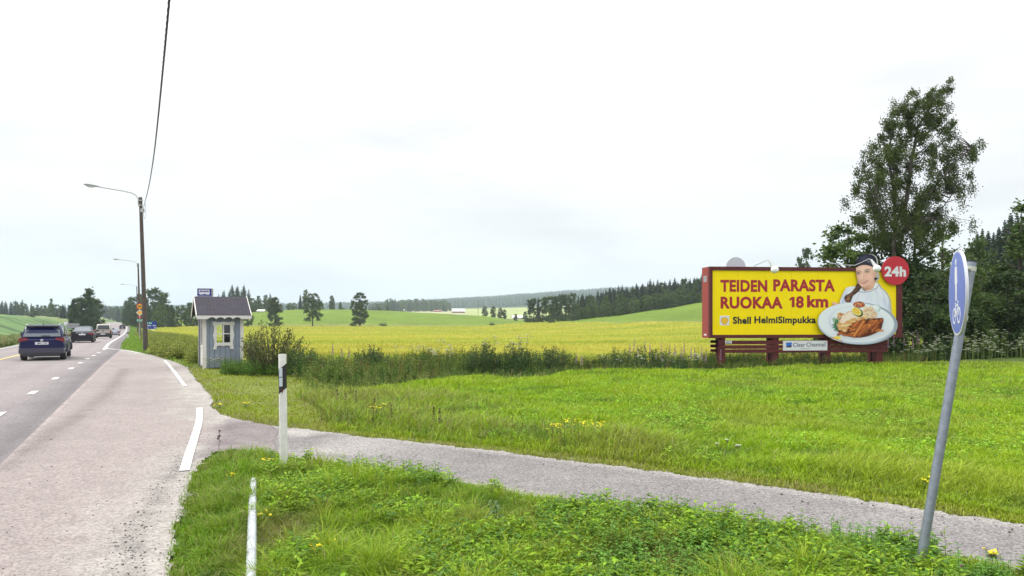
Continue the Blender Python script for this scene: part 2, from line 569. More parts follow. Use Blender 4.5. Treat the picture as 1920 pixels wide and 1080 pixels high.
# woodland floors
setc((YY > crop_end(XX, YY)+70) & (PX > 1000) & (YY < 700) & (YY > 292), (.05, .07, .03))
cols *= (1+.35*(n1-.5))[..., None]
nr, nc = XX.shape
idx = np.arange(nr*nc).reshape(nr, nc)
Fq = np.stack([idx[:-1, :-1], idx[:-1, 1:], idx[1:, 1:], idx[1:, :-1]], -1).reshape(-1, 4)
V = np.stack([XX, YY, ZZ], -1).reshape(-1, 3)
M['ground'] = groundmat('ground_cover', [(.05, .14, 1, .35), (.12, .14, .5, 2), (.6, .16, 1, 1), (7, .2, 1, 1)], bump=.6, bdist=.06, bscale=9)
tag(link('ground', npmesh('ground', V, [Fq], M['ground'], col=cols.reshape(-1, 3), smooth=True)), 'green verge, meadow, crop land and rising fields', 'ground', kind='structure')

# ---------------------------------------------------------------- paved surfaces
M['asphalt'] = asphaltmat('pink_grey_asphalt', .24, 48)
M['path'] = asphaltmat('weathered_path_asphalt', .42, 60, bump=.6)
def sheet(name, X, Y, keep, colf, m, dz, label):
    nr, nc = X.shape
    Z = H(X, Y) + dz
    idx = np.arange(nr*nc).reshape(nr, nc)
    F4 = np.stack([idx[:-1, :-1], idx[:-1, 1:], idx[1:, 1:], idx[1:, :-1]], -1).reshape(-1, 4)
    if keep is not None:
        cx = X.ravel()[F4].mean(1); cy = Y.ravel()[F4].mean(1)
        F4 = F4[keep(cx, cy)]
    col = colf(X, Y).reshape(-1, 3)
    used = np.unique(F4)
    rm = np.full(nr*nc, -1); rm[used] = np.arange(len(used))
    V = np.stack([X, Y, Z], -1).reshape(-1, 3)[used]
    return tag(link(name, npmesh(name, V, [rm[F4]], m, col=col[used], smooth=True)), label, None, kind='structure')
def stripXY(s0, s1, y0, y1, ns, dy=.5):
    ys = [y0]
    while ys[-1] < y1: ys.append(min(y1, ys[-1]+max(dy, ys[-1]*.012)))
    yy = np.array(ys)
    ss = np.linspace(s0, s1, ns)
    S_, Y_ = np.meshgrid(ss, yy)
    return S_+RX(Y_), Y_
def roadcol(X, Y):
    c = np.zeros(X.shape+(3,)); c[...] = (.275, .245, .238)
    s = X-RX(Y)
    c *= (1-.14*np.clip(1+s/.9, 0, 1))[..., None]
    for wt in (-1.35, -3.0, -5.0, -6.5):         # wheel-worn tracks
        c *= (1-.10*np.exp(-((s-wt)/.35)**2))[..., None]
    c *= (1+.12*(fbm(X, Y, .25, 5)-.5))[..., None]
    return c
X, Y = stripXY(-7.4, 0.0, -12, 540, 30)
sheet('road', X, Y, None, roadcol, M['asphalt'], .015, 'pale pinkish grey main road')
def stripcol(X, Y):
    c = np.zeros(X.shape+(3,)); c[...] = (.190, .172, .173)
    k = np.clip(1.1-(X-RX(Y))/.45, 0, 1)*(.5+.6*fbm(X, Y, .8, 19))
    c = c*(1-.75*k[..., None])+np.array((.245, .222, .222))*.75*k[..., None]
    c *= (1-.16*np.exp(-((X-RX(Y)-.72)/.16)**2))[..., None]
    return c*(1+.2*(fbm(X, Y, 1.2, 6)-.5))[..., None]
X, Y = stripXY(0.0, STRIP, -12, 540, 6)
sheet('road_shoulder', X, Y, None, stripcol, M['asphalt'], .015, 'darker grey asphalt strip along the main road')
SPLIT = [g(500, 790), g(522, 812), g(512, 830), g(522, 856)]
def is_path(X, Y):
    sx = np.interp(Y, [SPLIT[3][1], SPLIT[2][1], SPLIT[1][1], SPLIT[0][1]], [SPLIT[3][0], SPLIT[2][0], SPLIT[1][0], SPLIT[0][0]])
    sx = np.where(Y < 10.1, np.interp(Y, [4, 8, 10.1], [.6, -1.5, -3.35]), sx)
    return X > sx
MARK = [g(*p) for p in [(236,692),(205,735),(150,780),(60,838),(0,880)]]
INN = [g(*p) for p in [(300,672),(348,726),(372,768),(366,820),(345,885),(285,930),(250,1000),(232,1080),(200,1300)]]
def baycol(X, Y):
    c = np.zeros(X.shape+(3,)); c[...] = (.285, .246, .230)
    c *= (1+.10*(fbm(X, Y, .6, 8)-.5))[..., None]
    dm = dist_line(X, Y, MARK)
    k = np.exp(-(dm/.22)**2)*(.35+.65*fbm(X, Y, 3, 12))
    c = c*(1-.36*k)[..., None]
    # old repaired joint near the strip
    s = X-RX(Y)
    j = np.exp(-((s-STRIP-.03)/.05)**2)*(fbm(X, Y, 4, 4) > .42)
    c = c*(1+.25*j)[..., None]
    # dust and fine gravel washed to the outer side
    de = dist_line(X, Y, EDGE_N[:13]+EDGE_S[14:])
    dust = np.clip(1.35-de/.80+(fbm(X, Y, 2.2, 13)-.5)*1.3, 0, 1)*((X > np.interp(Y, [4, 9, 12, 46], [-6, -6, -9, -40])))
    dc = np.array((.335, .315, .285))*(1+.5*(fbm(X, Y, 5, 21)-.5))[..., None]
    c = c*(1-.85*dust[..., None])+dc*.85*dust[..., None]
    # darker coarse asphalt in the mouth of the path
    pm = np.clip((X-np.interp(Y, [9, 11, 14, 16], [-4.75, -4.9, -5.9, -7.2]))/.4, 0, 1)*np.clip((Y-9.6)/.6, 0, 1)*np.clip((14.6-Y)/1.2, 0, 1)
    pm = np.clip(pm*1.1-dust*.35, 0, 1)
    c = c*(1-pm[..., None]) + np.array((.165, .138, .140))*(1+.5*(fbm(X, Y, 6, 31)-.5))[..., None]*pm[..., None]
    # dark scuffed gravel line
    dl = dist_line(X, Y, [g(*p) for p in [(345,855),(300,930),(262,985),(245,1040),(235,1090)]])
    c *= (1-.38*np.exp(-(dl/.12)**2)*(fbm(X, Y, 7, 15)))[..., None]
    return c
yy = np.arange(2.6, 47, .09)
tt = np.linspace(0, 1, 150)
TT, YY = np.meshgrid(tt, yy)
XX = RX(YY)+STRIP + TT*np.interp(YY, [2.6, 9, 14, 20, 28, 47], [4.2, 6.5, 7.6, 7.2, 6.0, 2.6])
sheet('bus_bay', XX, YY, lambda x, y: in_poly(x+(fbm(x, y, 4, 61)-.5)*.16*np.clip((x-RX(y)-STRIP-.15)/.5, 0, 1), y+(fbm(x, y, 4, 63)-.5)*.16*np.clip((x-RX(y)-STRIP-.15)/.5, 0, 1), PAVE) & ~is_path(x, y), baycol, M['asphalt'], .015, 'pale pink asphalt bus bay beside the main road')
def pathcol(X, Y):
    c = np.zeros(X.shape+(3,)); c[...] = (.200, .188, .180)
    c *= (1+.30*(fbm(X, Y, .55, 41)-.5)+.22*(fbm(X, Y, 2.3, 42)-.5))[..., None]
    de = dist_line(X, Y, EDGE_N[12:]+[(99, 99)]+EDGE_S[:17])
    mid = np.clip(1.2-(X+4.2)/2.8, 0, 1)
    dust = np.clip((fbm(X, Y, 1.1, 43)-.36)*4, 0, 1)*mid
    dust = np.maximum(dust, np.clip(1.0-de/.28, 0, 1)*.7)
    dc = np.array((.38, .36, .33))
    return c*(1-.8*dust[..., None])+dc*.8*dust[..., None]
xx = np.arange(-5.5, 18, .06)
yy = np.arange(4.0, 14, .05)
XX, YY = np.meshgrid(xx, yy)
sheet('bike_path', XX, YY, lambda x, y: in_poly(x+(fbm(x, y, 3.5, 61)-.5)*.3, y+(fbm(x, y, 3.5, 63)-.5)*.22, PAVE) & is_path(x, y), pathcol, M['path'], .014, 'weathered grey asphalt cycle path')

# painted lines
M['line_paint'] = mat('worn_line_paint', (.60, .60, .57), .7, noise=.10, nscale=14)
_t = M['line_paint'].node_tree; _b = _t.nodes['Principled BSDF']; _src = _b.inputs['Base Color'].links[0].from_socket
_n = _t.nodes.new('ShaderNodeTexNoise'); _n.inputs['Scale'].default_value = 24; _n.inputs['Detail'].default_value = 7; _n.inputs['Roughness'].default_value = .7
_c = _t.nodes.new('ShaderNodeTexCoord'); _t.links.new(_c.outputs['Object'], _n.inputs[0])
_r = _t.nodes.new('ShaderNodeMapRange'); _r.inputs[1].default_value = .56; _r.inputs[2].default_value = .64; _t.links.new(_n.outputs['Fac'], _r.inputs[0])
_m = _t.nodes.new('ShaderNodeMix'); _m.data_type = 'RGBA'; _m.inputs[7].default_value = (.29, .25, .24, 1)
_t.links.new(_r.outputs[0], _m.inputs[0]); _t.links.new(_src, _m.inputs[6]); _t.links.new(_m.outputs[2], _b.inputs['Base Color'])
M['line_yellow'] = mat('yellow_line_paint', (.72, .55, .16), .7, noise=.15, nscale=5)
def ribbon(name, pts, wd, m, label, dz=.028, sub=6, ragged=0):
    P = []
    for i in range(len(pts)-1):
        for k in range(sub):
            t = k/sub
            P.append((pts[i][0]*(1-t)+pts[i+1][0]*t, pts[i][1]*(1-t)+pts[i+1][1]*t))
    P.append(pts[-1])
    P = np.array(P)
    T = np.gradient(P, axis=0); T /= np.linalg.norm(T, axis=1)[:, None]
    Nn = np.stack([T[:, 1], -T[:, 0]], -1)
    wv = np.full(len(P), wd/2) * (1+ragged*(rng.random(len(P))-.5))
    A = P-Nn*wv[:, None]; Bp = P+Nn*wv[:, None]
    V = np.concatenate([np.c_[A, H(A[:, 0], A[:, 1])+dz], np.c_[Bp, H(Bp[:, 0], Bp[:, 1])+dz]])
    n = len(P); i = np.arange(n-1)
    return tag(link(name, npmesh(name, V, [np.stack([i, i+n, i+n+1, i+1], -1)], m)), label, kind='structure')
def smoothline(pts, sub=8):
    o = []
    for i in range(len(pts)-1):
        p0 = pts[max(i-1, 0)]; p1 = pts[i]; p2 = pts[i+1]; p3 = pts[min(i+2, len(pts)-1)]
        for k in range(sub):
            t = k/sub
            o.append(tuple(.5*((2*p1[j]) + (-p0[j]+p2[j])*t + (2*p0[j]-5*p1[j]+4*p2[j]-p3[j])*t*t + (-p0[j]+3*p1[j]-3*p2[j]+p3[j])*t**3) for j in (0, 1)))
    o.append(pts[-1])
    return o
for yy_ in (659, 665, 672.3, 681, 692, 711, 738, 780, 846, 980):
    Yc = 2666/(yy_-HZ)
    dY = .87 if Yc < 40 else 1.0
    Ya, Yb = Yc-dY/2*.95, Yc+dY/2*.95
    ribbon('lane_dash', [(float(RX(Ya))-.12, Ya), (float(RX(Yb))-.12, Yb)], .17, M['line_paint'], 'white painted dash between the traffic lane and the bus bay', sub=2)['group'] = 'white dashes along the bus bay'
far = [(float(RX(y))-.1, y) for y in np.concatenate([np.arange(46.5, 100, 6), np.arange(100, 520, 14)])]
ribbon('edge_line', far, .22, M['line_paint'], 'white edge line of the main road beyond the bus bay', sub=1, dz=.03)
farl = [(float(RX(y))-7.1, y) for y in np.concatenate([np.arange(-10, 100, 6), np.arange(100, 520, 14)])]
ribbon('edge_line', farl, .14, M['line_paint'], 'white edge line on the far side of the main road', sub=1, dz=.03)
ribbon('centre_line', [(float(RX(y))-4.2, y) for y in np.arange(5, 190, 6)], .14, M['line_yellow'], 'yellow centre line of the main road', sub=1, dz=.03)
ribbon('bay_line', smoothline([g(*p) for p in [(194.5,652.5),(212,655.5),(238,658),(262,663)]]), .16, M['line_paint'], 'white line closing the far end of the bus bay', ragged=.3)
ribbon('bay_line', smoothline([g(*p) for p in [(309,677),(328,700),(347,726)]]), .11, M['line_paint'], 'straight white line on the outer side of the bus bay', ragged=.2)
ribbon('bay_line', smoothline([g(*p) for p in [(374,767),(373,792),(364,825),(353,860),(346,886)]]), .125, M['line_paint'], 'curved white line where the path joins the bus bay', ragged=.12)

# ---------------------------------------------------------------- grass, crops and weeds (nobody could count them)
M['grass'] = leafmat('grass_blades', (1.04, 1.04, 1), .26, 0, .55)
M['weed'] = leafmat('weed_leaves', (1, 1, 1), .3, 0, .55)
def blades(X, Y, Z, h, wd, lean, col, az=None, wind=.0):
    """bent two-segment blades; returns V, quads, tris, colours"""
    n = len(X)
    az = rng.random(n)*2*math.pi if az is None else az
    ori = rng.random(n)*2*math.pi
    dx, dy = np.cos(az)*lean*h + wind*h, np.sin(az)*lean*h
    sx, sy = np.cos(ori)*wd/2, np.sin(ori)*wd/2
    V = np.zeros((n, 5, 3))
    V[:, 0] = np.c_[X-sx, Y-sy, Z-.02]; V[:, 1] = np.c_[X+sx, Y+sy, Z-.02]
    mxx, myy, mz = X+dx*.35, Y+dy*.35, Z+h*.58
    V[:, 2] = np.c_[mxx+sx*.8, myy+sy*.8, mz]; V[:, 3] = np.c_[mxx-sx*.8, myy-sy*.8, mz]
    V[:, 4] = np.c_[X+dx, Y+dy, Z+h*(1-.25*np.minimum(lean, 1.5))]
    b = np.arange(n)*5
    q = np.stack([b, b+1, b+2, b+3], -1); t = np.stack([b+3, b+2, b+4], -1)
    c = np.repeat(col[:, None, :], 5, 1)
    c[:, 4] *= 1.12
    return V.reshape(-1, 3), q, t, c.reshape(-1, 3)
class Veg:
    def __init__(s): s.V = []; s.q = []; s.t = []; s.c = []; s.n = 0
    def add(s, V, q, t, c):
        s.V.append(V); s.c.append(c)
        if q is not None: s.q.append(q+s.n)
        if t is not None: s.t.append(t+s.n)
        s.n += len(V)
    def mesh(s, name, m):
        f = []
        if s.q: f.append(np.concatenate(s.q))
        if s.t: f.append(np.concatenate(s.t))
        return npmesh(name, np.concatenate(s.V), f, m, col=np.concatenate(s.c))
def jit(col, n, a=.18, hue=.08):
    c = np.array(col)[None, :]*(1+a*(rng.random((n, 1))*2-1))
    c = c*(1+hue*(rng.random((n, 3))*2-1))
    return c
def scatter(n, x0, x1, y0, y1):
    return x0+(x1-x0)*rng.random(n), y0+(y1-y0)*rng.random(n)
def frustum(n, y0, y1, p=-1.0, lo=-120, hi=2050):
    """points whose density falls with distance; uniform across the view"""
    u = rng.random(n)
    Y = y0*(y1/y0)**u if p == -1 else (y0**(1+p)+(y1**(1+p)-y0**(1+p))*u)**(1/(1+p))
    px = lo+(hi-lo)*rng.random(n)
    return (px-960)*Y/F_, Y
def gz(X, Y): return H(X, Y)+bumpz(X, Y)

GREEN = np.array((.205, .355, .014)); OLIVE = np.array((.25, .27, .045)); DRY = np.array((.34, .29, .12)); DARK = np.array((.07, .15, .022))
def mixc(a, b, k): return a*(1-k[:, None])+b*k[:, None]
edge_n = EDGE_N; edge_s = EDGE_S

# 1. foreground verge between the path, the bay and the camera
X, Y = frustum(330000, 4.3, 10.8, -1.6, 200, 2280)
ins = (~paved(X, Y)) & (Y < np.interp(X, [-4.6, -3, -1, 1, 3, 5.5, 8], [11.2, 10.9, 9.6, 8, 7, 6, 5.4])+.3)
de = dist_line(X, Y, edge_s)
ins |= paved(X, Y) & (de < .10*fbm(X, Y, 3, 51)) & (dist_line(X, Y, edge_s) < .12) & (rng.random(len(X)) < .35)
X, Y, de = X[ins], Y[ins], de[ins]
cl = fbm(X, Y, 1.3, 52); cl2 = fbm(X, Y, 3.1, 55)
railx = -3.06+(8.4-Y)*.37
leftside = X < railx
c3 = fbm(X, Y, 6, 57)
h = (.07+.20*cl*cl2*2+.16*np.clip(c3-.42, 0, 1))*np.clip(.35+de/.7, .35, 1)*(.5+.9*rng.random(len(X)))*(.55+.9*c3)
h = np.where(leftside, h*1.0, h)
k_dry = np.clip((cl2-.58)*3.2+.55*np.exp(-de/.22)+.25*leftside*(cl-.3), 0, 1)*rng.random(len(X))
col = jit(GREEN, len(X), .3)
col = mixc(col, OLIVE[None, :]*np.ones((len(X), 3)), np.clip(k_dry*1.5, 0, 1))
col = mixc(col, DRY[None, :]*np.ones((len(X), 3)), np.clip(k_dry*1.4-.75, 0, 1)*1.0)
col = mixc(col, DARK[None, :]*np.ones((len(X), 3)), np.clip((.46-cl)*4, 0, .75)*.6+np.clip((.45-c3)*5, 0, .8)*.7+.2*leftside*(cl > .35))
col = mixc(col, np.array((.36, .44, .03))[None, :]*np.ones((len(X), 3)), np.clip((c3-.55)*5, 0, .8)*rng.random(len(X))*(~leftside))
wd = .005+.009*rng.random(len(X))**2
b1 = g(1200, 985); b2 = g(520, 1010); b3_ = g(1250, 1060)
br = np.maximum(np.maximum(np.exp(-(((X-b1[0])/1.3)**2+((Y-b1[1])/.45)**2)), np.exp(-(((X-b2[0])/.30)**2+((Y-b2[1])/.8)**2))), .8*np.exp(-(((X-b3_[0])/.8)**2+((Y-b3_[1])/.3)**2)))*(.5+.9*c3)
col = mixc(col, np.array((.17, .13, .055))[None, :]*np.ones((len(X), 3)), np.clip(br*(.4+.8*rng.random(len(X))), 0, .85)); col = mixc(col, np.array((.38, .32, .15))[None, :]*np.ones((len(X), 3)), (rng.random(len(X)) < .06)*.85); h = h*(1-.35*np.clip(br, 0, 1))
col = col*.97
h = h*.86
h = h*np.clip(np.hypot(X-3.12, Y-5.35)/.8, .2, 1)*np.clip(np.hypot(X+3.1, Y-9.5)/.6, .3, 1)
vg = Veg()
vg.add(*blades(X, Y, gz(X, Y), h, wd, .2+1.2*rng.random(len(X)), col, wind=.05))
tag(link('tall_grass', vg.mesh('tall_grass', M['grass'])), 'mixed tall grass on the verge in the foreground', 'grass', kind='stuff')

# broad-leaved weeds in the foreground verge
def leafy(X, Y, Z, hh, nleaf, ls, col, wid=.35, spread=.5, stemr=.5, flat=.0, conic=.6):
    """stems with alternate pointed leaves: one quad (kite) per leaf, a thin quad for the stem"""
    n = len(X)
    lx = (rng.random(n)-.5)*.35*hh; ly = (rng.random(n)-.5)*.35*hh
    nl = nleaf
    t = (np.arange(nl)+rng.random((n, nl)))/nl
    t = .12+.88*t
    az = rng.random((n, 1))*6.28+np.arange(nl)[None, :]*2.4+rng.random((n, nl))*.6
    L = ls[:, None]*(1.15-conic*t)*(.7+.6*rng.random((n, nl)))
    bx = X[:, None]+lx[:, None]*t; by = Y[:, None]+ly[:, None]*t; bz = Z[:, None]+hh[:, None]*t
    el = (.55-flat)*(1-.3*t)+.6*(rng.random((n, nl))-.5)
    dx, dy, dz = np.cos(az)*np.cos(el), np.sin(az)*np.cos(el), np.sin(el)
    px_, py_ = -np.sin(az), np.cos(az)
    roll = (rng.random((n, nl))-.5)*1.2
    P0 = np.stack([bx, by, bz], -1)
    D = np.stack([dx, dy, dz], -1); Wv = np.stack([px_, py_, roll*.6], -1)
    P2 = P0+D*L[..., None]; P2[..., 2] -= L*.25
    Pm = P0+D*L[..., None]*.45
    W2 = Wv*(L*wid/2)[..., None]
    V = np.stack([P0, Pm+W2, P2, Pm-W2], 2).reshape(-1, 3)
    b = np.arange(n*nl)*4
    q = np.stack([b, b+1, b+2, b+3], -1)
    c = np.repeat(np.repeat(col[:, None, :], nl, 1)*(1+.3*(rng.random((n, nl, 1))-.5)), 4, 1) if False else None
    c = (col[:, None, None, :]*(1+.35*(rng.random((n, nl, 1, 1))-.5))*np.ones((1, 1, 4, 1))).reshape(-1, 3)
    # stem
    sw = .004*stemr*2
    Vs = np.stack([np.c_[X-sw, Y, Z-.02], np.c_[X+sw, Y, Z-.02], np.c_[X+lx+sw*.5, Y+ly, Z+hh], np.c_[X+lx-sw*.5, Y+ly, Z+hh]], 1).reshape(-1, 3)
    bs = np.arange(n)*4+len(V)
    q = np.concatenate([q, np.stack([bs, bs+1, bs+2, bs+3], -1)])
    cs = np.repeat(col*.8, 4, 0)
    return np.concatenate([V, Vs]), q, None, np.concatenate([c, cs])
vg = Veg()
X, Y = frustum(15000, 4.5, 10, -1.2, 420, 1950)
cl = fbm(X, Y, .9, 60)
ins = (~paved(X, Y)) & (Y < np.interp(X, [-4.6, -3, -1, 1, 3, 5.5, 8], [11, 10.3, 9.2, 7.6, 6.6, 5.8, 5.2])) & (cl > .47) & (X > -3.0+(8.4-Y)*.37+.05)
X, Y = X[ins], Y[ins]; n = len(X)
vg.add(*leafy(X, Y, gz(X, Y), .12+.14*rng.random(n), 9, .06+.07*rng.random(n), mixc(jit((.22, .36, .018), n, .35), np.array((.10, .22, .03))[None]*np.ones((n, 3)), (rng.random(n) < .3)*1.0), .36, stemr=.3))
X, Y = frustum(2500, 4.5, 6.6, -1.2, 1100, 1900)
ins = (~paved(X, Y)) & (fbm(X, Y, 1.2, 61) > .40)
ins &= np.hypot(X-3.12, Y-5.3) > .3
X, Y = X[ins], Y[ins]; n = len(X)
vg.add(*leafy(X, Y, gz(X, Y), .12+.14*rng.random(n), 12, .04+.03*rng.random(n), jit((.13, .27, .03), n, .35), .6, stemr=.3))
tag(link('verge_weeds', vg.mesh('verge_weeds', M['weed'])), 'low broad leaved weeds among the foreground grass', 'weeds', kind='stuff')

# 2. short verge beyond the bay edge and along the far side of the path
X, Y = frustum(300000, 5.6, 34, -1.5, 230, 2450)
md = meadow_far(X)
de = dist_line(X, Y, edge_n)
s = X-RX(Y)
pn = fbm(X, Y, .8, 70)
band = .75+.35*np.clip((X+2)/8, 0, 1)
mown = (~paved(X, Y)) & (s > STRIP) & (((X < np.interp(Y, [8, 12, 15, 18, 24, 30, 40], [-3.0, -3.0, -3.9, -4.5, -6.8, -9.9, -14])) | (de < band*(.55+.9*pn))))
notfore = ~(Y < np.interp(X, [-4.6, -3, -1, 1, 3, 5.5, 8, 12], [11.2, 10.9, 9.6, 8, 7, 6.2, 5.4, 4.5])+.15)
mown &= notfore
Xm, Ym = X[mown], Y[mown]; n = len(Xm); dm = de[mown]
h = (.025+.05*fbm(Xm, Ym, 2, 71))*(.6+.8*rng.random(n))*(1+.8*np.exp(-((dm-.35)/.25)**2)*(Xm < -3))
k = np.clip((fbm(Xm, Ym, 1.6, 72)-.42)*3+.6*np.exp(-dm/.15), 0, 1)*rng.random(n)
col = mixc(jit((.27, .34, .025), n, .25), np.array((.30, .27, .10))[None]*np.ones((n, 3)), k)
vg = Veg()
vg.add(*blades(Xm, Ym, gz(Xm, Ym), h, .008+.0007*Ym, .3+.8*rng.random(n), col))
tag(link('short_grass', vg.mesh('short_grass', M['grass'])), 'short yellowish grass beside the bay and the path', 'grass', kind='stuff')

# 3. meadow
X, Y = frustum(560000, 6.2, 31, -1.25, 420, 2450)
md = meadow_far(X); de = dist_line(X, Y, edge_n)
ok = (~paved(X, Y)) & (X > np.interp(Y, [8, 12, 15, 18, 24, 30, 40], [-3.0, -3.0, -4.0, -5.4, -8, -11, -15])) & (Y < md+.5+.8*(fbm(X, Y, .9, 73)-.5)) & (de > .35)
ok &= ~(Y < np.interp(X, [-4.6, -3, -1, 1, 3, 5.5, 8, 12], [11.2, 10.9, 9.6, 8, 7, 6.2, 5.4, 4.5])+.15)
X, Y, de, md = X[ok], Y[ok], de[ok], md[ok]; n = len(X)
# rough strip with taller, dry stalks nearer the path and the bay
rough = np.clip(1.25-np.hypot((X+3.6)/4.2, (Y-15.0)/4.6), 0, 1)
rough = np.maximum(rough, np.clip(1.1-dist_line(X, Y, [g(*p) for p in [(640,752),(760,800),(900,812),(1080,830),(1200,860)]])/1.3, 0, 1)*.9)
rough = np.clip(rough*1.2*(.4+1.2*fbm(X, Y, .8, 75)), 0, 1)
cl = fbm(X, Y, .55, 74); c2 = fbm(X, Y, 1.9, 79); c4 = fbm(X, Y, 4.5, 80)
h = (.04+.09*cl+.06*c2+.14*np.clip(c4-.5, 0, 1))*(.5+.9*rng.random(n))*np.clip(.5+(de-.5)/.9, .5, 1)*(1+.45*np.exp(-((de-1.5)/1.1)**2))
h *= 1+rough*(1.1*rng.random(n))
col = jit((.275, .42, .012), n, .22)
col = mixc(col, np.array((.13, .24, .02))[None]*np.ones((n, 3)), np.clip(np.clip((.45-c2)*4.5, 0, .8)+np.clip((.42-c4)*4, 0, .6), 0, .88))
pt = fbm(X, Y, .28, 130)
col = mixc(col, np.array((.25, .29, .05))[None]*np.ones((n, 3)), np.clip((pt-.50)*4, 0, .4)); col = mixc(col, np.array((.36, .32, .14))[None]*np.ones((n, 3)), (rng.random(n) < .05)*.8)
col = mixc(col, np.array((.38, .46, .03))[None]*np.ones((n, 3)), np.clip((cl-.5)*3, 0, .7)*rng.random(n))
col = mixc(col, np.array((.27, .24, .10))[None]*np.ones((n, 3)), np.clip(rough*1.1*rng.random(n)-.15, 0, .8))
vg = Veg()
vg.add(*blades(X, Y, gz(X, Y), h, .007+.0009*Y, .25+.7*rng.random(n), col, wind=.12))
# leafy clumps in the meadow
X, Y = frustum(9000, 8, 22, -1.3, 700, 2050)
ok = (~paved(X, Y)) & (dist_line(X, Y, edge_n) > .7) & (Y < meadow_far(X)-.5) & (fbm(X, Y, .6, 77) > .52) & (X > -3) & ~(Y < np.interp(X, [-4.6, -3, -1, 1, 3, 5.5, 8, 12], [11.2, 10.9, 9.6, 8, 7, 6.2, 5.4, 4.5])+.4)
X, Y = X[ok], Y[ok]; n = len(X)
vg.add(*leafy(X, Y, gz(X, Y), .10+.10*rng.random(n), 7, .07+.07*rng.random(n), jit((.24, .42, .03), n, .3), .35, stemr=.3))
tag(link('meadow_grass', vg.mesh('meadow_grass', M['grass'])), 'bright green meadow grass beyond the path', 'grass', kind='stuff')

# dry stalks and seed heads in the rough strip
vg = Veg()
X, Y = frustum(5200, 10.5, 22, -1.1, 560, 1330)
c = dist_line(X, Y, [g(*p) for p in [(590,735),(680,770),(760,800),(900,815),(1080,835),(1200,860)]])
ok = (c < 3.2*(fbm(X, Y, .7, 81)-.25)*(.3+.9*rng.random(len(X)))) & (~paved(X, Y)) & (dist_line(X, Y, edge_n) > .55)
X, Y = X[ok], Y[ok]; n = len(X)
vg.add(*blades(X, Y, gz(X, Y), .14+.30*rng.random(n)**1.5, .008*np.ones(n), .15+.8*rng.random(n), mixc(jit((.30, .26, .10), n, .3), np.array((.20, .30, .04))[None]*np.ones((n, 3)), (rng.random(n) > .6)*1.0), wind=.1))
X2, Y2 = X[::6], Y[::6]; n = len(X2)
vg.add(*leafy(X2, Y2, gz(X2, Y2), .18+.25*rng.random(n), 14, .05+.04*rng.random(n), mixc(jit((.12, .22, .03), n, .3), np.array((.20, .13, .05))[None]*np.ones((n, 3)), (rng.random(n) > .6)*.8), .3, stemr=.6))
tag(link('dry_stalks', vg.mesh('dry_stalks', M['grass'])), 'dry stalks and seed heads between short verge and meadow', 'dry grass', kind='stuff')

# 4. weeds of the ditch and of the roadside
vg = Veg()
X, Y = scatter(44000, -26, 40, 17, 42)
md = meadow_far(X)
inside = (Y > md+.1) & (Y < np.maximum(md+3.3, 28.6)+1.0*(X > -6)) & (X > np.interp(Y, [17, 22, 26, 30, 34, 40], [-4.4, -6.4, -8.6, -10, -12, -16])) & (np.abs(X) < 1.1*Y)
inside &= (X > np.interp(Y, [26.9, 31], [-10.2, -10.0])) | (Y < 26)
X, Y = X[inside], Y[inside]; n = len(X); md = meadow_far(X)
dens = fbm(X, Y, .35, 90); tall = fbm(X, Y, .8, 91)
hh = (.24+.66*tall*(.5+dens))*(.6+.5*rng.random(n))*np.clip(.45+(Y-md)/1.6, .45, 1)
hh *= np.where((X > 1) & (X < 7), .85, 1)*(1+.45*np.clip((X-16.5)/2, 0, 1))
col = jit((.085, .16, .022), n, .35)
col = mixc(col, np.array((.035, .085, .02))[None]*np.ones((n, 3)), np.clip((dens-.48)*5, 0, 1)*.9)
col = mixc(col, np.array((.19, .23, .05))[None]*np.ones((n, 3)), ((rng.random(n) < .40)*(dens < .58))*.9)
col = mixc(col, np.array((.18, .085, .04))[None]*np.ones((n, 3)), ((rng.random(n) < .12)*(fbm(X, Y, .5, 95) > .5))*.8)
vg.add(*leafy(X, Y, gz(X, Y), hh, 16, .10+.10*rng.random(n), col, .26, stemr=1.0))
X, Y = scatter(700, -11.0, -7.6, 24.3, 26.9); ok = (fbm(X, Y, 1.2, 120) > .38) & (X > -10.9+(26.9-Y)*.35); X, Y = X[ok], Y[ok]; n = len(X)
vg.add(*leafy(X, Y, gz(X, Y), .22+.32*rng.random(n), 14, .09+.08*rng.random(n), jit((.10, .19, .025), n, .35), .22, stemr=.8))
n2 = 34000
X, Y = scatter(n2, -26, 34, 17, 33); md = meadow_far(X)
ok = (Y > md-.2) & (Y < md+4) & (X > np.interp(Y, [17, 22, 26, 30, 34, 40], [-4.6, -6.6, -8.8, -10, -12, -16])) & (np.abs(X) < 1.1*Y)
X, Y = X[ok], Y[ok]; n = len(X)
vg.add(*blades(X, Y, gz(X, Y), .18+.36*rng.random(n), .018*np.ones(n), .2+.8*rng.random(n), mixc(jit((.12, .20, .03), n, .3), np.array((.27, .24, .09))[None]*np.ones((n, 3)), (rng.random(n) < .3)*.8)))
tag(link('ditch_weeds', vg.mesh('ditch_weeds', M['weed'])), 'tangled green weeds filling the ditch between meadow and field', 'weeds', kind='stuff')
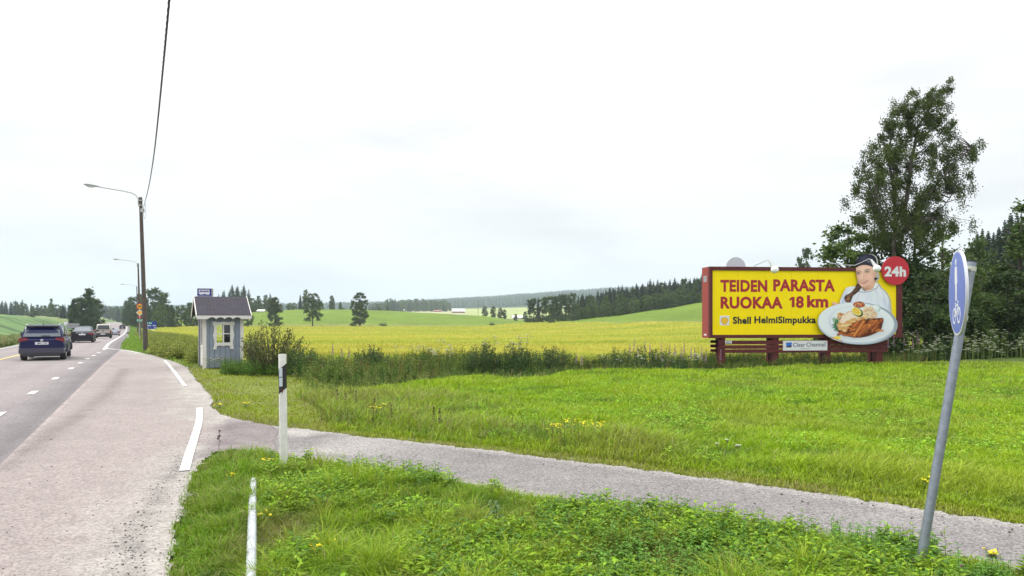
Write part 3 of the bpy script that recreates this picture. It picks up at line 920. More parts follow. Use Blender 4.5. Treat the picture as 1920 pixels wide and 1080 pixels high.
# roadside weeds
vg = Veg()
Y = 29*(200/29)**rng.random(11000)
s = 2.8+4.2*rng.random(11000)
X = RX(Y)+s
n = len(X)
ok = (~paved(X, Y)) & (fbm(X, Y, .4, 96) > .32) & ((X < -13.5) | (Y > 33)) & ~((Y < 34) & (s < 4.5)); X, Y, s = X[ok], Y[ok], s[ok]; n = len(X)
sc_ = 1+Y/120
vg.add(*leafy(X, Y, H(X, Y), (.35+.5*rng.random(n))*np.clip((s-2)/2, .4, 1), 12, (.12+.10*rng.random(n))*sc_, jit((.22, .26, .045), n, .45), .3, stemr=1.2))
Y = 30*(300/30)**rng.random(9000); s = 1.1+3*rng.random(9000); X = RX(Y)+s; ok = ~paved(X, Y); X, Y = X[ok], Y[ok]; n = len(X)
vg.add(*blades(X, Y, H(X, Y), .10+.12*rng.random(n), .02+.0011*Y, .2+.5*rng.random(n), jit((.20, .32, .04), n, .25)))
# far side of the road
Y = 40*(200/40)**rng.random(9000); s = -7.8-4.5*rng.random(9000)**1.5; X = RX(Y)+s
n = len(X)
vg.add(*leafy(X, Y, H(X, Y), .2+.45*rng.random(n), 10, (.10+.08*rng.random(n))*(1+Y/100), mixc(jit((.15, .20, .05), n, .3), np.array((.42, .38, .22))[None]*np.ones((n, 3)), (rng.random(n) < .3)*.8), .35, stemr=1.2))
tag(link('roadside_weeds', vg.mesh('roadside_weeds', M['weed'])), 'weeds and tall grass along both sides of the main road', 'weeds', kind='stuff')

# 5. barley
vg = Veg()
X, Y = frustum(420000, 26.5, 292, -1.15, 290, 2040)
s = X-RX(Y)
cs = crop_start(X)
ok = (Y > cs+.6*(fbm(X, Y, .8, 97)-.5)) & (Y < crop_end(X, Y)) & (s > 5.6) & ~((X > 8) & (X < 17.5) & (Y < 31.6)) & ~((px_ := 960+F_*X/Y) < 520) | ((Y > cs) & (s > 5.6) & (px_ < 520) & (Y > 36))
ok &= (Y < crop_end(X, Y))
X, Y = X[ok], Y[ok]; n = len(X)
lod = fbm(X*.35, Y, .16, 98); fine = fbm(X, Y, .8, 99)
lodged = np.clip((fbm(X*.22, Y, .5, 101)-.60)*8, 0, 1)*(Y < 120)
h = (.30+.10*fine)*(1-.55*lodged)*(.8+.4*rng.random(n))
col = mixc(jit((.51, .49, .08), n, .18), np.array((.34, .42, .05))[None]*np.ones((n, 3)), np.clip((lod-.36)*3.2, 0, 1)*.85)
col = mixc(col, np.array((.16, .19, .03))[None]*np.ones((n, 3)), lodged*.8)
vg.add(*blades(X, Y, H(X, Y), h, .02+.0012*Y, .2+.5*rng.random(n), col, wind=.15))
tag(link('barley', vg.mesh('barley', M['grass'])), 'yellow green barley crop on the wide field', 'crop', kind='stuff')

# 6. loose stones on the bay and shoulder
M['stone'] = mat('loose_stone', (.10, .09, .095), .9, noise=.4, nscale=3)
vs = []; n = 0
oct_v = np.array([(1,0,0),(-1,0,0),(0,1,0),(0,-1,0),(0,0,1),(0,0,-1)], dtype=float)
oct_f = np.array([(0,2,4),(2,1,4),(1,3,4),(3,0,4),(2,0,5),(1,2,5),(3,1,5),(0,3,5)])
def stones(name, X, Y, r, m, label):
    k = len(X)
    sc3 = r[:, None]*(.6+.8*rng.random((k, 3)))*np.array((1, 1, .6))
    a = rng.random(k)*6.28
    ov = oct_v[None]*sc3[:, None, :]
    xx = ov[..., 0]*np.cos(a)[:, None]-ov[..., 1]*np.sin(a)[:, None]
    yy = ov[..., 0]*np.sin(a)[:, None]+ov[..., 1]*np.cos(a)[:, None]
    V = np.stack([xx+X[:, None], yy+Y[:, None], ov[..., 2]+(H(X, Y)+.016+r*.3)[:, None]], -1).reshape(-1, 3)
    Fc = (oct_f[None]+np.arange(k)[:, None, None]*6).reshape(-1, 3)
    tag(link(name, npmesh(name, V, [Fc], m)), label, 'gravel', kind='stuff')
X, Y = frustum(9000, 4.2, 13, -1.2, -100, 420)
dl = dist_line(X, Y, [g(*p) for p in [(352,850),(300,930),(262,985),(245,1040),(230,1100)]])
dl2 = dist_line(X, Y, [g(*p) for p in [(392,765),(372,830),(350,880)]])
pr = .05+.9*np.exp(-(dl/.16)**2)+.25*np.exp(-(dl2/.2)**2)+.12*(dist_line(X, Y, edge_s[14:]) < .5)
ok = (rng.random(len(X)) < pr) & in_poly(X, Y, PAVE)
X, Y = X[ok], Y[ok]
stones('loose_gravel', X, Y, .003+.009*rng.random(len(X))**3, M['stone'], 'dark loose stones lying on the bus bay asphalt')
X, Y = frustum(16000, 4.8, 12, -1.2, 480, 2050)
de = dist_line(X, Y, edge_n[12:]); d2 = dist_line(X, Y, edge_s[:15])
pr = .10+.5*np.exp(-de/.12)+.4*np.exp(-d2/.12)
ok = (rng.random(len(X)) < pr) & in_poly(X, Y, PAVE) & is_path(X, Y)
X, Y = X[ok], Y[ok]; lt = rng.random(len(X)) < .45
stones('path_grit', X[lt], Y[lt], .003+.006*rng.random(lt.sum())**2, mat('pale_grit', (.42, .38, .35), .9, noise=.2), 'pale grit lying on the cycle path')
stones('path_litter', X[~lt], Y[~lt], .004+.012*rng.random((~lt).sum())**3, mat('brown_litter', (.11, .065, .045), .9, noise=.4), 'brown leaf litter and grit lying along the edges of the cycle path')

# ---------------------------------------------------------------- trees
M['leaf'] = leafmat('tree_leaves', (.078, .128, .026), .3, .22)
M['leaf_dark'] = leafmat('dark_tree_leaves', (.054, .092, .024), .25, .2)
M['spruce_leaf'] = leafmat('spruce_needles', (.032, .060, .027), .12, .25)
M['willow_leaf'] = leafmat('willow_leaves', (.085, .14, .03), .3, .15)
def quads(P, L, Wd, up=.3, drape=None):
    """randomly turned leaf-spray quads at P (n,3)"""
    n = len(P)
    D = rng.normal(size=(n, 3)); D[:, 2] = D[:, 2]*.6
    if drape is not None: D = D*.55+np.array(drape)[None]
    D /= np.linalg.norm(D, axis=1)[:, None]
    Q = rng.normal(size=(n, 3)); Q -= (Q*D).sum(1)[:, None]*D
    Q /= np.linalg.norm(Q, axis=1)[:, None]
    a = D*(L/2)[:, None]; b = Q*(Wd/2)[:, None]
    V = np.stack([P-a, P-a*.1+b, P+a, P-a*.1-b], 1).reshape(-1, 3)
    i = np.arange(n)*4
    return V, np.stack([i, i+1, i+2, i+3], -1)
def blobpts(blobs, n):
    b = np.array(blobs)   # x,y,z,rx,rz
    wgt = b[:, 3]**2*b[:, 4]; wgt = wgt/wgt.sum()
    k = rng.choice(len(b), n, p=wgt)
    D = rng.normal(size=(n, 3)); D /= np.linalg.norm(D, axis=1)[:, None]
    r = np.abs(rng.normal(size=n))*.52+.12
    P = np.stack([b[k, 0]+D[:, 0]*r*b[k, 3], b[k, 1]+D[:, 1]*r*b[k, 3], b[k, 2]+D[:, 2]*r*b[k, 4]], -1)
    return P, k
def crown_mesh(name, blobs, n, ls, m, drape=None, asp=.6):
    P, k = blobpts(blobs, n)
    tint = .75+.5*rng.random(len(blobs))
    hue = 1+.12*(rng.random((len(blobs), 3))-.5)
    L = ls*(.6+.8*rng.random(n))
    V, q = quads(P, L, L*asp, drape=drape)
    c = np.repeat(tint[k][:, None]*hue[k]*(1+.3*(rng.random((n, 1))-.5)), 4, 0)
    return npmesh(name, V, [q], m, col=c)
def make_blobs(h, r, trunk, n, shape='oval', rb=None):
    o = []
    rb = rb or r*.42
    for i in range(n):
        t = rnd.random()
        z = trunk+(h-trunk)*t
        if shape == 'oval': env = math.sqrt(max(0, 1-(2*t-.8)**2/1.5))
        elif shape == 'cone': env = (1-t)**.75+.08
        elif shape == 'top': env = math.sqrt(max(0, 1-(2*t-1.15)**2/1.8))
        else: env = 1
        a = rnd.random()*6.28; d = r*env*(rnd.random()**.5)*.85
        s = rb*(.6+.7*rnd.random())*(.55+.45*env)
        o.append((d*math.cos(a), d*math.sin(a), min(z, h-s*.8), s, s*.8))
    return o
def trunk_mb(h, r, limbs=0, cr=2.0, lean=0.0):
    mb = MB()
    mb.tube([(0, 0, -.5), (lean*.2, 0, h*.25), (lean*.5, .05*h*.2, h*.6), (lean, 0, h*.92)], [r*1.2, r, r*.6, r*.12], 8)
    for i in range(limbs):
        a = rnd.random()*6.28; z = h*(.25+.55*i/max(1, limbs)); l = cr*(.5+.4*rnd.random())
        mb.tube([(lean*z/h, 0, z), (lean*z/h+math.cos(a)*l*.5, math.sin(a)*l*.5, z+l*.45), (lean*z/h+math.cos(a)*l, math.sin(a)*l, z+l*.75)], [r*.4, r*.25, r*.06], 5)
    return mb
PROTO = {}
def proto_decid(key, h, r, n, ls, trunk=.15, shape='oval', m='leaf', nb=34, rb=None, drape=None, bark='bark'):
    tm = trunk_mb(h, .018*h, 7, r*.8).build('trunk', M[bark]); cm = crown_mesh('crown', make_blobs(h, r, trunk*h, nb, shape, rb), n, ls, M[m], drape)
    me = tm.data; bpy.data.objects.remove(tm)
    PROTO[key] = (me, cm, h)
def spruce_crown(h, r, lv, br, m):
    Vs = []; qs = []; cs = []; k = 0
    for i in range(lv):
        t = i/(lv-1); z = h*(.10+.90*t)
        rr = r*(1-t)**.72+.10
        for j in range(max(4, int(br*(1-.55*t)))):
            a = rnd.random()*6.28; l = rr*(.65+.5*rnd.random()); dz = -l*(.35-.35*t)+rnd.uniform(-.1, .1)
            wv = .34*l+.16*h/14; ca, sa = math.cos(a), math.sin(a)
            p0 = (0, 0, z); p1 = (ca*l*.55, sa*l*.55, z+dz*.5); p2 = (ca*l, sa*l, z+dz)
            for (A, Bq, w0, w1) in ((p0, p1, wv*.5, wv), (p1, p2, wv, .03)):
                tl = rnd.uniform(-.25, .25)*wv
                Vs += [(A[0]-sa*w0, A[1]+ca*w0, A[2]-w0*.5), (A[0]+sa*w0, A[1]-ca*w0, A[2]-w0*.5+tl), (Bq[0]+sa*w1, Bq[1]-ca*w1, Bq[2]-w1*.5), (Bq[0]-sa*w1, Bq[1]+ca*w1, Bq[2]-w1*.5+tl)]
                qs.append((k, k+1, k+2, k+3)); k += 4
                c = .7+.6*rnd.random(); cs += [(c, c, c)]*4
            # hanging sprays
            u = rnd.random()*.8+.15
            x, y, zz = ca*l*u, sa*l*u, z+dz*u
            s = .16*rr+.12
            Vs += [(x-sa*s, y+ca*s, zz), (x+sa*s, y-ca*s, zz), (x+sa*s*.3, y-ca*s*.3, zz-s*1.6), (x-sa*s*.3, y+ca*s*.3, zz-s*1.6)]
            qs.append((k, k+1, k+2, k+3)); k += 4
            c = .6+.5*rnd.random(); cs += [(c, c, c)]*4
    return npmesh('crown', np.array(Vs), [np.array(qs)], m, col=np.array(cs))
def proto_spruce(key, h, r, lv=24, br=9, m='spruce_leaf'):
    tm = trunk_mb(h, .011*h).build('trunk', M['bark']); me = tm.data; bpy.data.objects.remove(tm)
    PROTO[key] = (me, spruce_crown(h, r, lv, br, M[m]), h)
for i in range(3): proto_spruce('spruce%d' % i, 14, (3.3, 2.8, 3.7)[i], 28+3*i, 12)
proto_spruce('spruceN0', 15, 3.2, 44, 20); proto_spruce('spruceN1', 15, 2.7, 42, 18)
for i in range(3): proto_decid('decid%d' % i, 10, (3.4, 2.9, 3.9)[i], 3600, .62, .06, ('oval', 'cone', 'oval')[i], 'leaf', 60, 1.0)
proto_decid('pine0', 12, 2.7, 1700, .7, .36, 'top', 'leaf_dark', 22)
proto_decid('pine1', 13, 2.5, 1600, .7, .34, 'top', 'leaf_dark', 20)
proto_decid('birchM0', 13, 4.0, 9000, .42, .10, 'oval', 'leaf_dark', 110, .85, (0, 0, -.7))
proto_decid('birchM1', 13, 4.4, 8500, .42, .20, 'oval', 'leaf_dark', 95, .85, (.1, 0, -.9))
proto_decid('oval0', 11, 3.0, 9000, .42, .05, 'oval', 'leaf_dark', 100, .8, (0, 0, -.4))
proto_decid('big0', 12, 4.6, 9000, .5, .03, 'cone', 'leaf_dark', 130, 1.15)
proto_decid('big1', 12, 4.2, 9000, .5, .03, 'oval', 'leaf_dark', 120, 1.1)
proto_decid('shrub0', 2.2, 1.4, 900, .25, .02, 'oval', 'leaf_dark', 16, .5)
def tree(key, px, Y, h, name, label, group=None, rx=1.0, ybase=None, x=None, parts=True, cat='tree'):
    """a tree standing on the terrain at distance Y"""
    X = (px-960)*Y/F_ if x is None else x
    z = float(H(X, Y))-.1
    tm, cm, h0 = PROTO[key]
    s = h/h0
    if parts:
        o = empty(name, (X, Y, z), rnd.random()*6.28, label, cat, group)
        o.scale = (s*rx, s*rx, s)
        link('trunk', tm, o); link('crown', cm, o)
    else:
        o = link(name, cm, None, (X, Y, z)); o.rotation_euler = (0, 0, rnd.random()*6.28); o.scale = (s*rx, s*rx, s)
        tag(o, label, cat, group)
    return o

# four single trees between barley and green hill
tree('oval0', 465, 283, 11, 'deciduous_tree', 'dark narrow tree half hidden behind the shelter roof', rx=.8)
tree('oval0', 516, 283, 11.8, 'deciduous_tree', 'dense egg shaped dark tree at the far edge of the barley, right of the shelter')
tree('birchM1', 586, 283, 13.5, 'birch_tree', 'open drooping tree with bare trunk foot, middle of the lone field edge trees')
tree('birchM0', 675, 283, 13.8, 'birch_tree', 'tall ragged tree with a round bush at its foot, rightmost on the field edge', rx=.95)
tree('shrub0', 666, 281, 3.4, 'bush', 'small round dark bush at the foot of the ragged field edge tree', cat='bush')
tree('shrub0', 719, 283, 1.7, 'bush', 'low dark bush on the field edge right of the ragged tree', cat='bush', rx=2)
tree('shrub0', 923, 283, 1.5, 'bush', 'low dark bush on the field edge below the farm buildings', cat='bush', rx=1.5)
tree('shrub0', 1036, 262, 1.6, 'bush', 'low dark bush on the field edge in front of the pine grove', cat='bush', rx=1.6)
# left of the road
tree('big0', 166, 196, 12.4, 'roadside_tree', 'tallest dark roadside tree left of the road with a conical top', rx=.9)
tree('big1', 150, 200, 9.5, 'roadside_tree', 'broad dark roadside tree left of the tallest conical one')
tree('big0', 138, 199, 8.6, 'roadside_tree', 'narrow dark roadside tree at the left end of the big clump', rx=.55)
tree('big1', 181, 203, 9.5, 'roadside_tree', 'dark roadside tree at the right end of the big clump', rx=.75)
tree('decid1', 96, 420, 11, 'birch_tree', 'pale slender tree standing above the left hand wood', rx=.7)
tree('spruceN0', 118, 330, 6.8, 'spruce_tree', 'single dark spruce on the left hand field edge', rx=1.3)
tree('shrub0', 64, 320, 3.6, 'bush', 'round dark bush on the left hand field edge', cat='bush', rx=1.2)
for i in range(44):
    px = -55+i*5.2+rnd.uniform(-5, 5); Yt = rnd.uniform(430, 540)
    k = 'spruce%d' % rnd.randrange(3) if rnd.random() < (.75 if px < 60 else .45) else 'decid%d' % rnd.randrange(3)
    hgt = (12 if px < 45 else 9.5)*rnd.uniform(.75, 1.05)
    sp = k.startswith('spruce')
    tree(k, px, Yt, hgt if sp else hgt*.85, 'spruce_tree' if sp else 'deciduous_tree', ('dark spruce' if sp else 'green leafy tree')+' in the wood behind the left hand field', 'trees in the wood behind the left field', parts=True)
# where the road goes out of sight
for i in range(20):
    px = 180+i*4+rnd.uniform(-3, 3); Yt = rnd.uniform(620, 900)
    sp = rnd.random() < .6
    tree('spruce%d' % rnd.randrange(3) if sp else 'decid%d' % rnd.randrange(3), px, Yt, rnd.uniform(11, 16), 'spruce_tree' if sp else 'deciduous_tree', ('hazy spruce' if sp else 'hazy leafy tree')+' beyond the end of the road', 'hazy trees beyond the end of the road', parts=True)
# big mass right of the road
for (px, Yt, h_, k, rx, lab) in ((236, 330, 11.5, 'big0', .6, 'leftmost tree of the roadside mass behind the lamp posts'), (246, 300, 12.5, 'big1', .8, 'tall dark tree directly left of the nearest lamp post'),
        (262, 285, 13.5, 'big0', .9, 'conical tree behind the stacked road signs'), (287, 280, 15.6, 'big1', 1.0, 'tallest round topped tree right of the nearest lamp post'),
        (306, 292, 14.2, 'big1', .95, 'broad tree right of the tallest round topped one'), (276, 266, 8.5, 'big0', .8, 'low pale tree above the blue direction sign'),
        (300, 262, 8.2, 'decid0', .9, 'light green low tree in front of the broad one'), (322, 268, 8.8, 'big0', .7, 'dark low tree beside the light green one'),
        (340, 280, 9.0, 'decid2', .9, 'light tree with a rounded crown left of the shelter'), (356, 290, 10.0, 'big1', .7, 'leafy tree just left of the shelter roof'), (374, 300, 9.4, 'big0', .8, 'leafy tree seen through the open side of the shelter')):
    tree(k, px, Yt, h_, 'deciduous_tree', lab, rx=rx)
# spruce wood behind the shelter and low tree line on the hill crest
for i in range(24):
    px = 395+i*5.3+rnd.uniform(-3, 3); Yt = rnd.uniform(455, 500)
    sp = px < 465 or rnd.random() < .2
    tree('spruce%d' % rnd.randrange(3) if sp else 'decid%d' % rnd.randrange(3), px, Yt, (rnd.uniform(15, 20) if sp else rnd.uniform(8, 12)) * (.8 if px > 505 or px < 410 else 1), 'spruce_tree' if sp else 'deciduous_tree', ('dark spruce' if sp else 'leafy tree')+' of the wood on the hill crest behind the shelter', 'trees of the wood behind the shelter', parts=True)
tree('decid1', 573, 470, 14, 'deciduous_tree', 'tall leafy tree behind the open drooping field edge tree', rx=.8)
tree('spruceN1', 563, 470, 11, 'spruce_tree', 'slim spruce left of the tall tree on the hill crest')
tree('oval0', 622, 465, 10, 'deciduous_tree', 'single dark tree on the hill crest between the two birches', rx=.8)
for i in range(16):
    px = 530+i*13+rnd.uniform(-6, 6)
    tree('decid%d' % rnd.randrange(3), px, rnd.uniform(470, 520), rnd.uniform(3.5, 6.5), 'deciduous_tree', 'low leafy tree along the crest of the green hill', 'low trees on the hill crest', parts=True)
# hazy tree line behind the farm
for i in range(46):
    px = 695+i*3.3+rnd.uniform(-2, 2)
    sp = rnd.random() < .35
    tree('spruce%d' % rnd.randrange(3) if sp else 'decid%d' % rnd.randrange(3), px, rnd.uniform(900, 990) if px < 755 else rnd.uniform(1010, 1100), rnd.uniform(13, 19)*(.8 if px > 835 or px < 725 else 1), 'spruce_tree' if sp else 'deciduous_tree', 'hazy '+('spruce' if sp else 'leafy tree')+' in the tree line behind the farm', 'hazy tree line behind the farm', parts=True)
# clumps by the farm buildings
for (px, Yt, h_, rx, lab) in ((909, 442, 6.3, 1.0, 'round topped tree left of the paired trees on the slope'), (925, 446, 7.0, .9, 'left one of the paired trees on the slope'),
        (938, 440, 6.6, .9, 'right one of the paired trees on the slope'), (946, 440, 6.0, .7, 'small tree closing the pair on the slope'), (967, 400, 4.0, .9, 'small round tree in front of the pale roofed house'), (985, 380, 5.6, .8, 'tree left of the pine grove by the pale roofed house')):
    tree('big1', px, Yt, h_, 'deciduous_tree', lab, rx=rx)
# pine grove and the hillside forest on the right
for i, px in enumerate((994, 1001, 1009, 1018, 1024, 1031, 1038, 1046, 1052, 1062, 1068, 1075)):
    k = ('pine0', 'pine1', 'spruce1')[i % 3] if i < 3 else ('pine0', 'pine1', 'decid0')[i % 3]
    tree(k, px, rnd.uniform(285, 315), rnd.uniform(9.6, 11.6), 'pine_tree', 'tall bare stemmed tree of the grove at the foot of the forest', 'trees of the grove at the foot of the forest', rx=.85)
for i in range(14):
    tree('shrub0', 990+i*7, 284, rnd.uniform(1.8, 3.4), 'bush', 'low bush under the grove at the foot of the forest', 'bushes under the grove', parts=True, cat='bush')
def edgeY(px): return np.interp(px, [1075, 1150, 1320, 1600], [293, 293, 293, 293])
for i in range(190):
    px = 1084+(1325-1084)*((i*.618) % 1.0)+rnd.uniform(-3, 3)
    depth = rnd.random()
    Yt = edgeY(px)+6+depth*110
    hgt = rnd.uniform(9.5, 13.5)*(.82+.18*min(1, (px-1084)/80))
    if i % 4 == 3: tree('decid%d' % rnd.randrange(3), px, Yt, hgt*.86, 'deciduous_tree', 'rounded leafy tree among the spruces of the hillside forest left of the billboard', 'leafy trees of the hillside forest', rx=.8)
    else: tree('spruce%d' % rnd.randrange(3), px, Yt, hgt, 'spruce_tree', 'dark spruce of the dense forest on the hillside left of the billboard', 'spruces of the hillside forest', parts=True)
for i in range(46):
    px = 1080+i*5.4+rnd.uniform(-3, 3)
    tree('decid%d' % rnd.randrange(3), px, 291+rnd.uniform(-1, 6), rnd.uniform(4.0, 7.0), 'deciduous_tree', 'leafy tree along the lower edge of the hillside forest', 'leafy trees along the forest edge', parts=True)
for i in range(40):
    px = 1330+i*8.5+rnd.uniform(-4, 4)
    Yt = rnd.uniform(300, 400)
    tree('spruce%d' % rnd.randrange(3), px, Yt, rnd.uniform(11, 14)*.92, 'spruce_tree', 'distant spruce whose top shows above the billboard', 'spruces showing above the billboard', parts=True)
tree('pine1', 1513, 210, 15.0, 'pine_tree', 'tall airy pine rising above the middle of the billboard', rx=.6)
tree('pine0', 1500, 214, 12.5, 'pine_tree', 'shorter airy pine left of the tall one above the billboard', rx=.5)
for i, (px, Yt, h_) in enumerate(((1832, 118, 14.5), (1842, 112, 14.6), (1853, 125, 15.3), (1863, 120, 14.6), (1873, 116, 15.2), (1884, 122, 17), (1895, 115, 17.5), (1907, 120, 18), (1918, 118, 17), (1930, 112, 18), (1822, 122, 12.8), (1950, 120, 18))):
    tree('spruceN%d' % (i % 2), px, Yt, h_*.95, 'spruce_tree', 'dark spruce of the forest edge at the right side of the photo', 'spruces at the right edge', rx=.85)
# far wooded hills: thousands of tiny crowns
n = 15000
px = 180+rng.random(n)*(1480-180); Yt = 1350+rng.random(n)**.8*1250
X = (px-960)*Yt/F_; Z = H(X, Yt)
hh = 11+8*rng.random(n); rr = 3.2+2.5*rng.random(n)
a = rng.random(n)*6.28
V = []; 
for k in range(5):
    V.append(np.stack([X+rr*np.cos(a+k*1.2566), Yt+rr*np.sin(a+k*1.2566), Z+hh*.12], -1))
V.append(np.stack([X, Yt, Z+hh], -1))
V = np.stack(V, 1).reshape(-1, 3)
b = np.arange(n)*6
Fc = np.concatenate([np.stack([b+k, b+(k+1) % 5, b+5], -1) for k in range(5)])
c = np.repeat(.7+.7*rng.random(n), 6)[:, None]*np.ones((1, 3))
tag(link('far_forest', npmesh('far_forest', V, [Fc], leafmat('far_needles', (.032, .058, .042), 0, 0), col=c)), 'hazy forest covering the distant hills', 'forest', kind='stuff')  # needle colour shifted to blue, distance haze painted in besides the volume
tag(bpy.data.objects['far_forest'], kind='stuff')

# ---------------------------------------------------------------- the tall wind-bent birch behind the billboard
def ppt(px, y, Y): return ((px-960)*Y/F_, CH+(HZ-y)*Y/F_)
YB = 38.0
bx, bz = ppt(1676, 655, YB)
birch = empty('birch_tree', (bx, YB, float(H(bx, YB))), 0, 'tall wind bent birch with a ragged crown behind the billboard', 'tree')
def zb(x, y):
    X, Z = ppt(1500+x/3, 120+y/3, YB)
    return ((X-bx)*.90, (Z-birch.location.z)*.985)
SIL = [zb(*p) for p in [(838,82),(870,140),(830,230),(860,330),(905,415),(1000,435),(1022,480),(985,520),(930,560),(940,640),(925,740),(850,790),(925,830),(930,900),(860,930),(760,960),(640,990),
      (470,990),(400,960),(330,850),(290,790),(278,700),(310,560),(360,430),(450,430),(455,350),(500,250),(560,180),(628,135),(640,215),(700,190),(760,120)]]
sx = [p[0] for p in SIL]; sz = [p[1] for p in SIL]
pts = []
while len(pts) < 340:
    x = rnd.uniform(min(sx), max(sx)); z = rnd.uniform(min(sz), max(sz))
    if in_poly(np.array([x]), np.array([z]), SIL)[0]:
        if all((x-p[0])**2+(z-p[2])**2 > .16 for p in pts) or rnd.random() < .12:
            tt_ = (z-min(sz))/(max(sz)-min(sz))
            pts.append((x, rnd.uniform(-1, 1)*1.8*(1-.7*tt_), z))
# trunk and three main stems
tr = MB()
def stem(points, r0, r1, n=8):
    P = [Vector((*p,)) for p in points]
    rr = [r0+(r1-r0)*i/(len(P)-1) for i in range(len(P))]
    tr.tube(P, rr, n)
    return P
A0 = zb(530, 1000); A1 = zb(535, 880)
stem([(0, 0, -.4), (A0[0]-.02, 0, A0[1]*.5), (A0[0], 0, A0[1]), (A1[0], 0, A1[1])], .115, .09)
def zp(x, y, dy=0): q = zb(x, y); return (q[0], dy, q[1])
mains = [stem([zp(535,885), zp(600,760,-.1), zp(640,560,.1), zp(690,330,.2), zp(790,180,.1), zp(840,110)], .13, .02),
         stem([zp(535,885), zp(545,700,.2), zp(520,520,.4), zp(530,350,.3), zp(610,180,.2)], .10, .015),
         stem([zp(535,900), zp(480,800,.4), zp(410,640,.8), zp(390,520,.9)], .07, .012),
         stem([zp(540,930), zp(620,820,-.7), zp(760,640,-1.1), zp(880,520,-1), zp(980,460,-.8)], .08, .012),
         stem([zp(535,960), zp(640,880,-.3), zp(800,800,-.5), zp(880,700,-.5)], .06, .012),
         stem([zp(532,920), zp(420,860,-.6), zp(330,740,-.9)], .05, .012)]
nodes = [p for m_ in mains for a_, b_ in zip(m_[:-1], m_[1:]) for p in [a_.lerp(b_, t_) for t_ in (0, .25, .5, .75)]]
for p in pts:
    v = Vector(p)
    cand = [q for q in nodes if q.z < v.z+.1] or nodes
    q = min(cand, key=lambda c_: (c_-v).length)
    mid = q.lerp(v, .5)+Vector((rnd.uniform(-.12, .12), rnd.uniform(-.12, .12), .12*(v-q).length))
    tr.tube([q, mid, v], [.028, .018, .006], 4)
tr.build('trunk', M['birch_bark'], birch)
P = []; cc = []
for p in pts:
    n_ = int(185*rnd.uniform(.4, 1.5))
    tt_ = (p[2]-min(sz))/(max(sz)-min(sz))
    s = np.array([.34, .34, .46])*rnd.uniform(.6, 1.1)*(1-.35*tt_)
    q = rng.normal(size=(n_, 3))*s*.50
    # twigs trail with the wind: up and right near the top, hanging lower down
    u = rng.random(n_)
    q[:, 0] += u*(.06+.14*tt_); q[:, 2] += u*(-.50+.62*tt_)
    P.append(q+np.array(p)); c = .75+.5*rnd.random(); cc.append(np.full(n_, c))
P = np.concatenate(P); n = len(P); c = np.concatenate(cc)
V, q = quads(P, .075+.055*rng.random(n), .04+.03*rng.random(n), drape=(.35, 0, -.6))
link('crown', npmesh('crown', V, [q], leafmat('birch_leaves', (.075, .105, .024), .32, 0), col=np.repeat(c*(1+.4*(rng.random(n)-.5)), 4)[:, None]*np.array([[1, 1, 1.0]])), birch)

# dense trees and willows behind and right of the billboard
def near_tree(px, Y, h, r, n, ls, m, label, name='willow_tree', trunk=.05, shape='oval', nb=50, rb=None, drape=None, cat='tree', nx=1.0):
    X = (px-960)*Y/F_
    o = empty(name, (X, Y, float(H(X, Y))-.05), 0, label, cat)
    trunk_mb(h, .02*h, 9, r*.8).build('trunk' if cat == 'tree' else 'stems', M['bark'], o)
    link('crown' if cat == 'tree' else 'foliage', crown_mesh('crown', [(b_[0]*nx, b_[1], b_[2], b_[3], b_[4]) for b_ in make_blobs(h, r, trunk*h, nb, shape, rb)], n, ls, M[m], drape), o)
    return o
near_tree(1590, 40, 7.6, 2.1, 9000, .20, 'leaf', 'leafy tree rising behind the right half of the billboard, left of the birch', nb=46, rb=.62)
near_tree(1556, 42, 5.6, 1.5, 4500, .20, 'willow_leaf', 'pale green willow peeping over the billboard top', nb=30, rb=.55)
near_tree(1640, 41, 8.4, 2.1, 9000, .20, 'leaf_dark', 'dense dark tree below the birch crown, behind the chef', nb=46, rb=.7)
near_tree(1716, 40, 8.3, 2.1, 12000, .20, 'leaf_dark', 'dense dark tree just right of the billboard edge', nb=60, rb=.7)
near_tree(1768, 42, 7.6, 2.1, 12000, .20, 'leaf', 'dense green tree behind the round blue sign', nb=60, rb=.7)
near_tree(1836, 50, 6.4, 2.2, 9000, .22, 'willow_leaf', 'paler willow right of the round blue sign', nb=40, rb=.75, drape=(0, 0, -.5))
near_tree(1822, 60, 9.0, 2.4, 8000, .24, 'leaf', 'tall leafy tree with drooping twigs in front of the spruces', nb=50, rb=.9, drape=(0, 0, -.8))
near_tree(1915, 42, 9.0, 2.0, 14000, .20, 'leaf', 'tall dark leafy tree cut by the right edge of the photo', nb=60, rb=.7, shape='cone')
near_tree(1890, 38, 4.6, 1.6, 9000, .18, 'leaf_dark', 'dark rounded bush low at the right edge of the photo', name='bush', cat='bush', nb=34, rb=.6)
near_tree(1840, 37, 3.6, 1.5, 7000, .16, 'leaf', 'green bush behind the white flowers, right of the sign pole', name='bush', cat='bush', nb=30, rb=.55)
near_tree(1735, 35, 4.4, 1.4, 8000, .16, 'leaf_dark', 'very dark bush against the right side of the billboard', name='bush', cat='bush', nb=30, rb=.55)
near_tree(1785, 36, 3.4, 1.6, 7000, .16, 'leaf_dark', 'dark bush behind the foot of the round blue sign', name='bush', cat='bush', nb=30, rb=.5)
near_tree(1640, 35.5, 3.6, 1.6, 6000, .16, 'leaf_dark', 'dark bush behind the lower boards of the billboard', name='bush', cat='bush', nb=30, rb=.55)

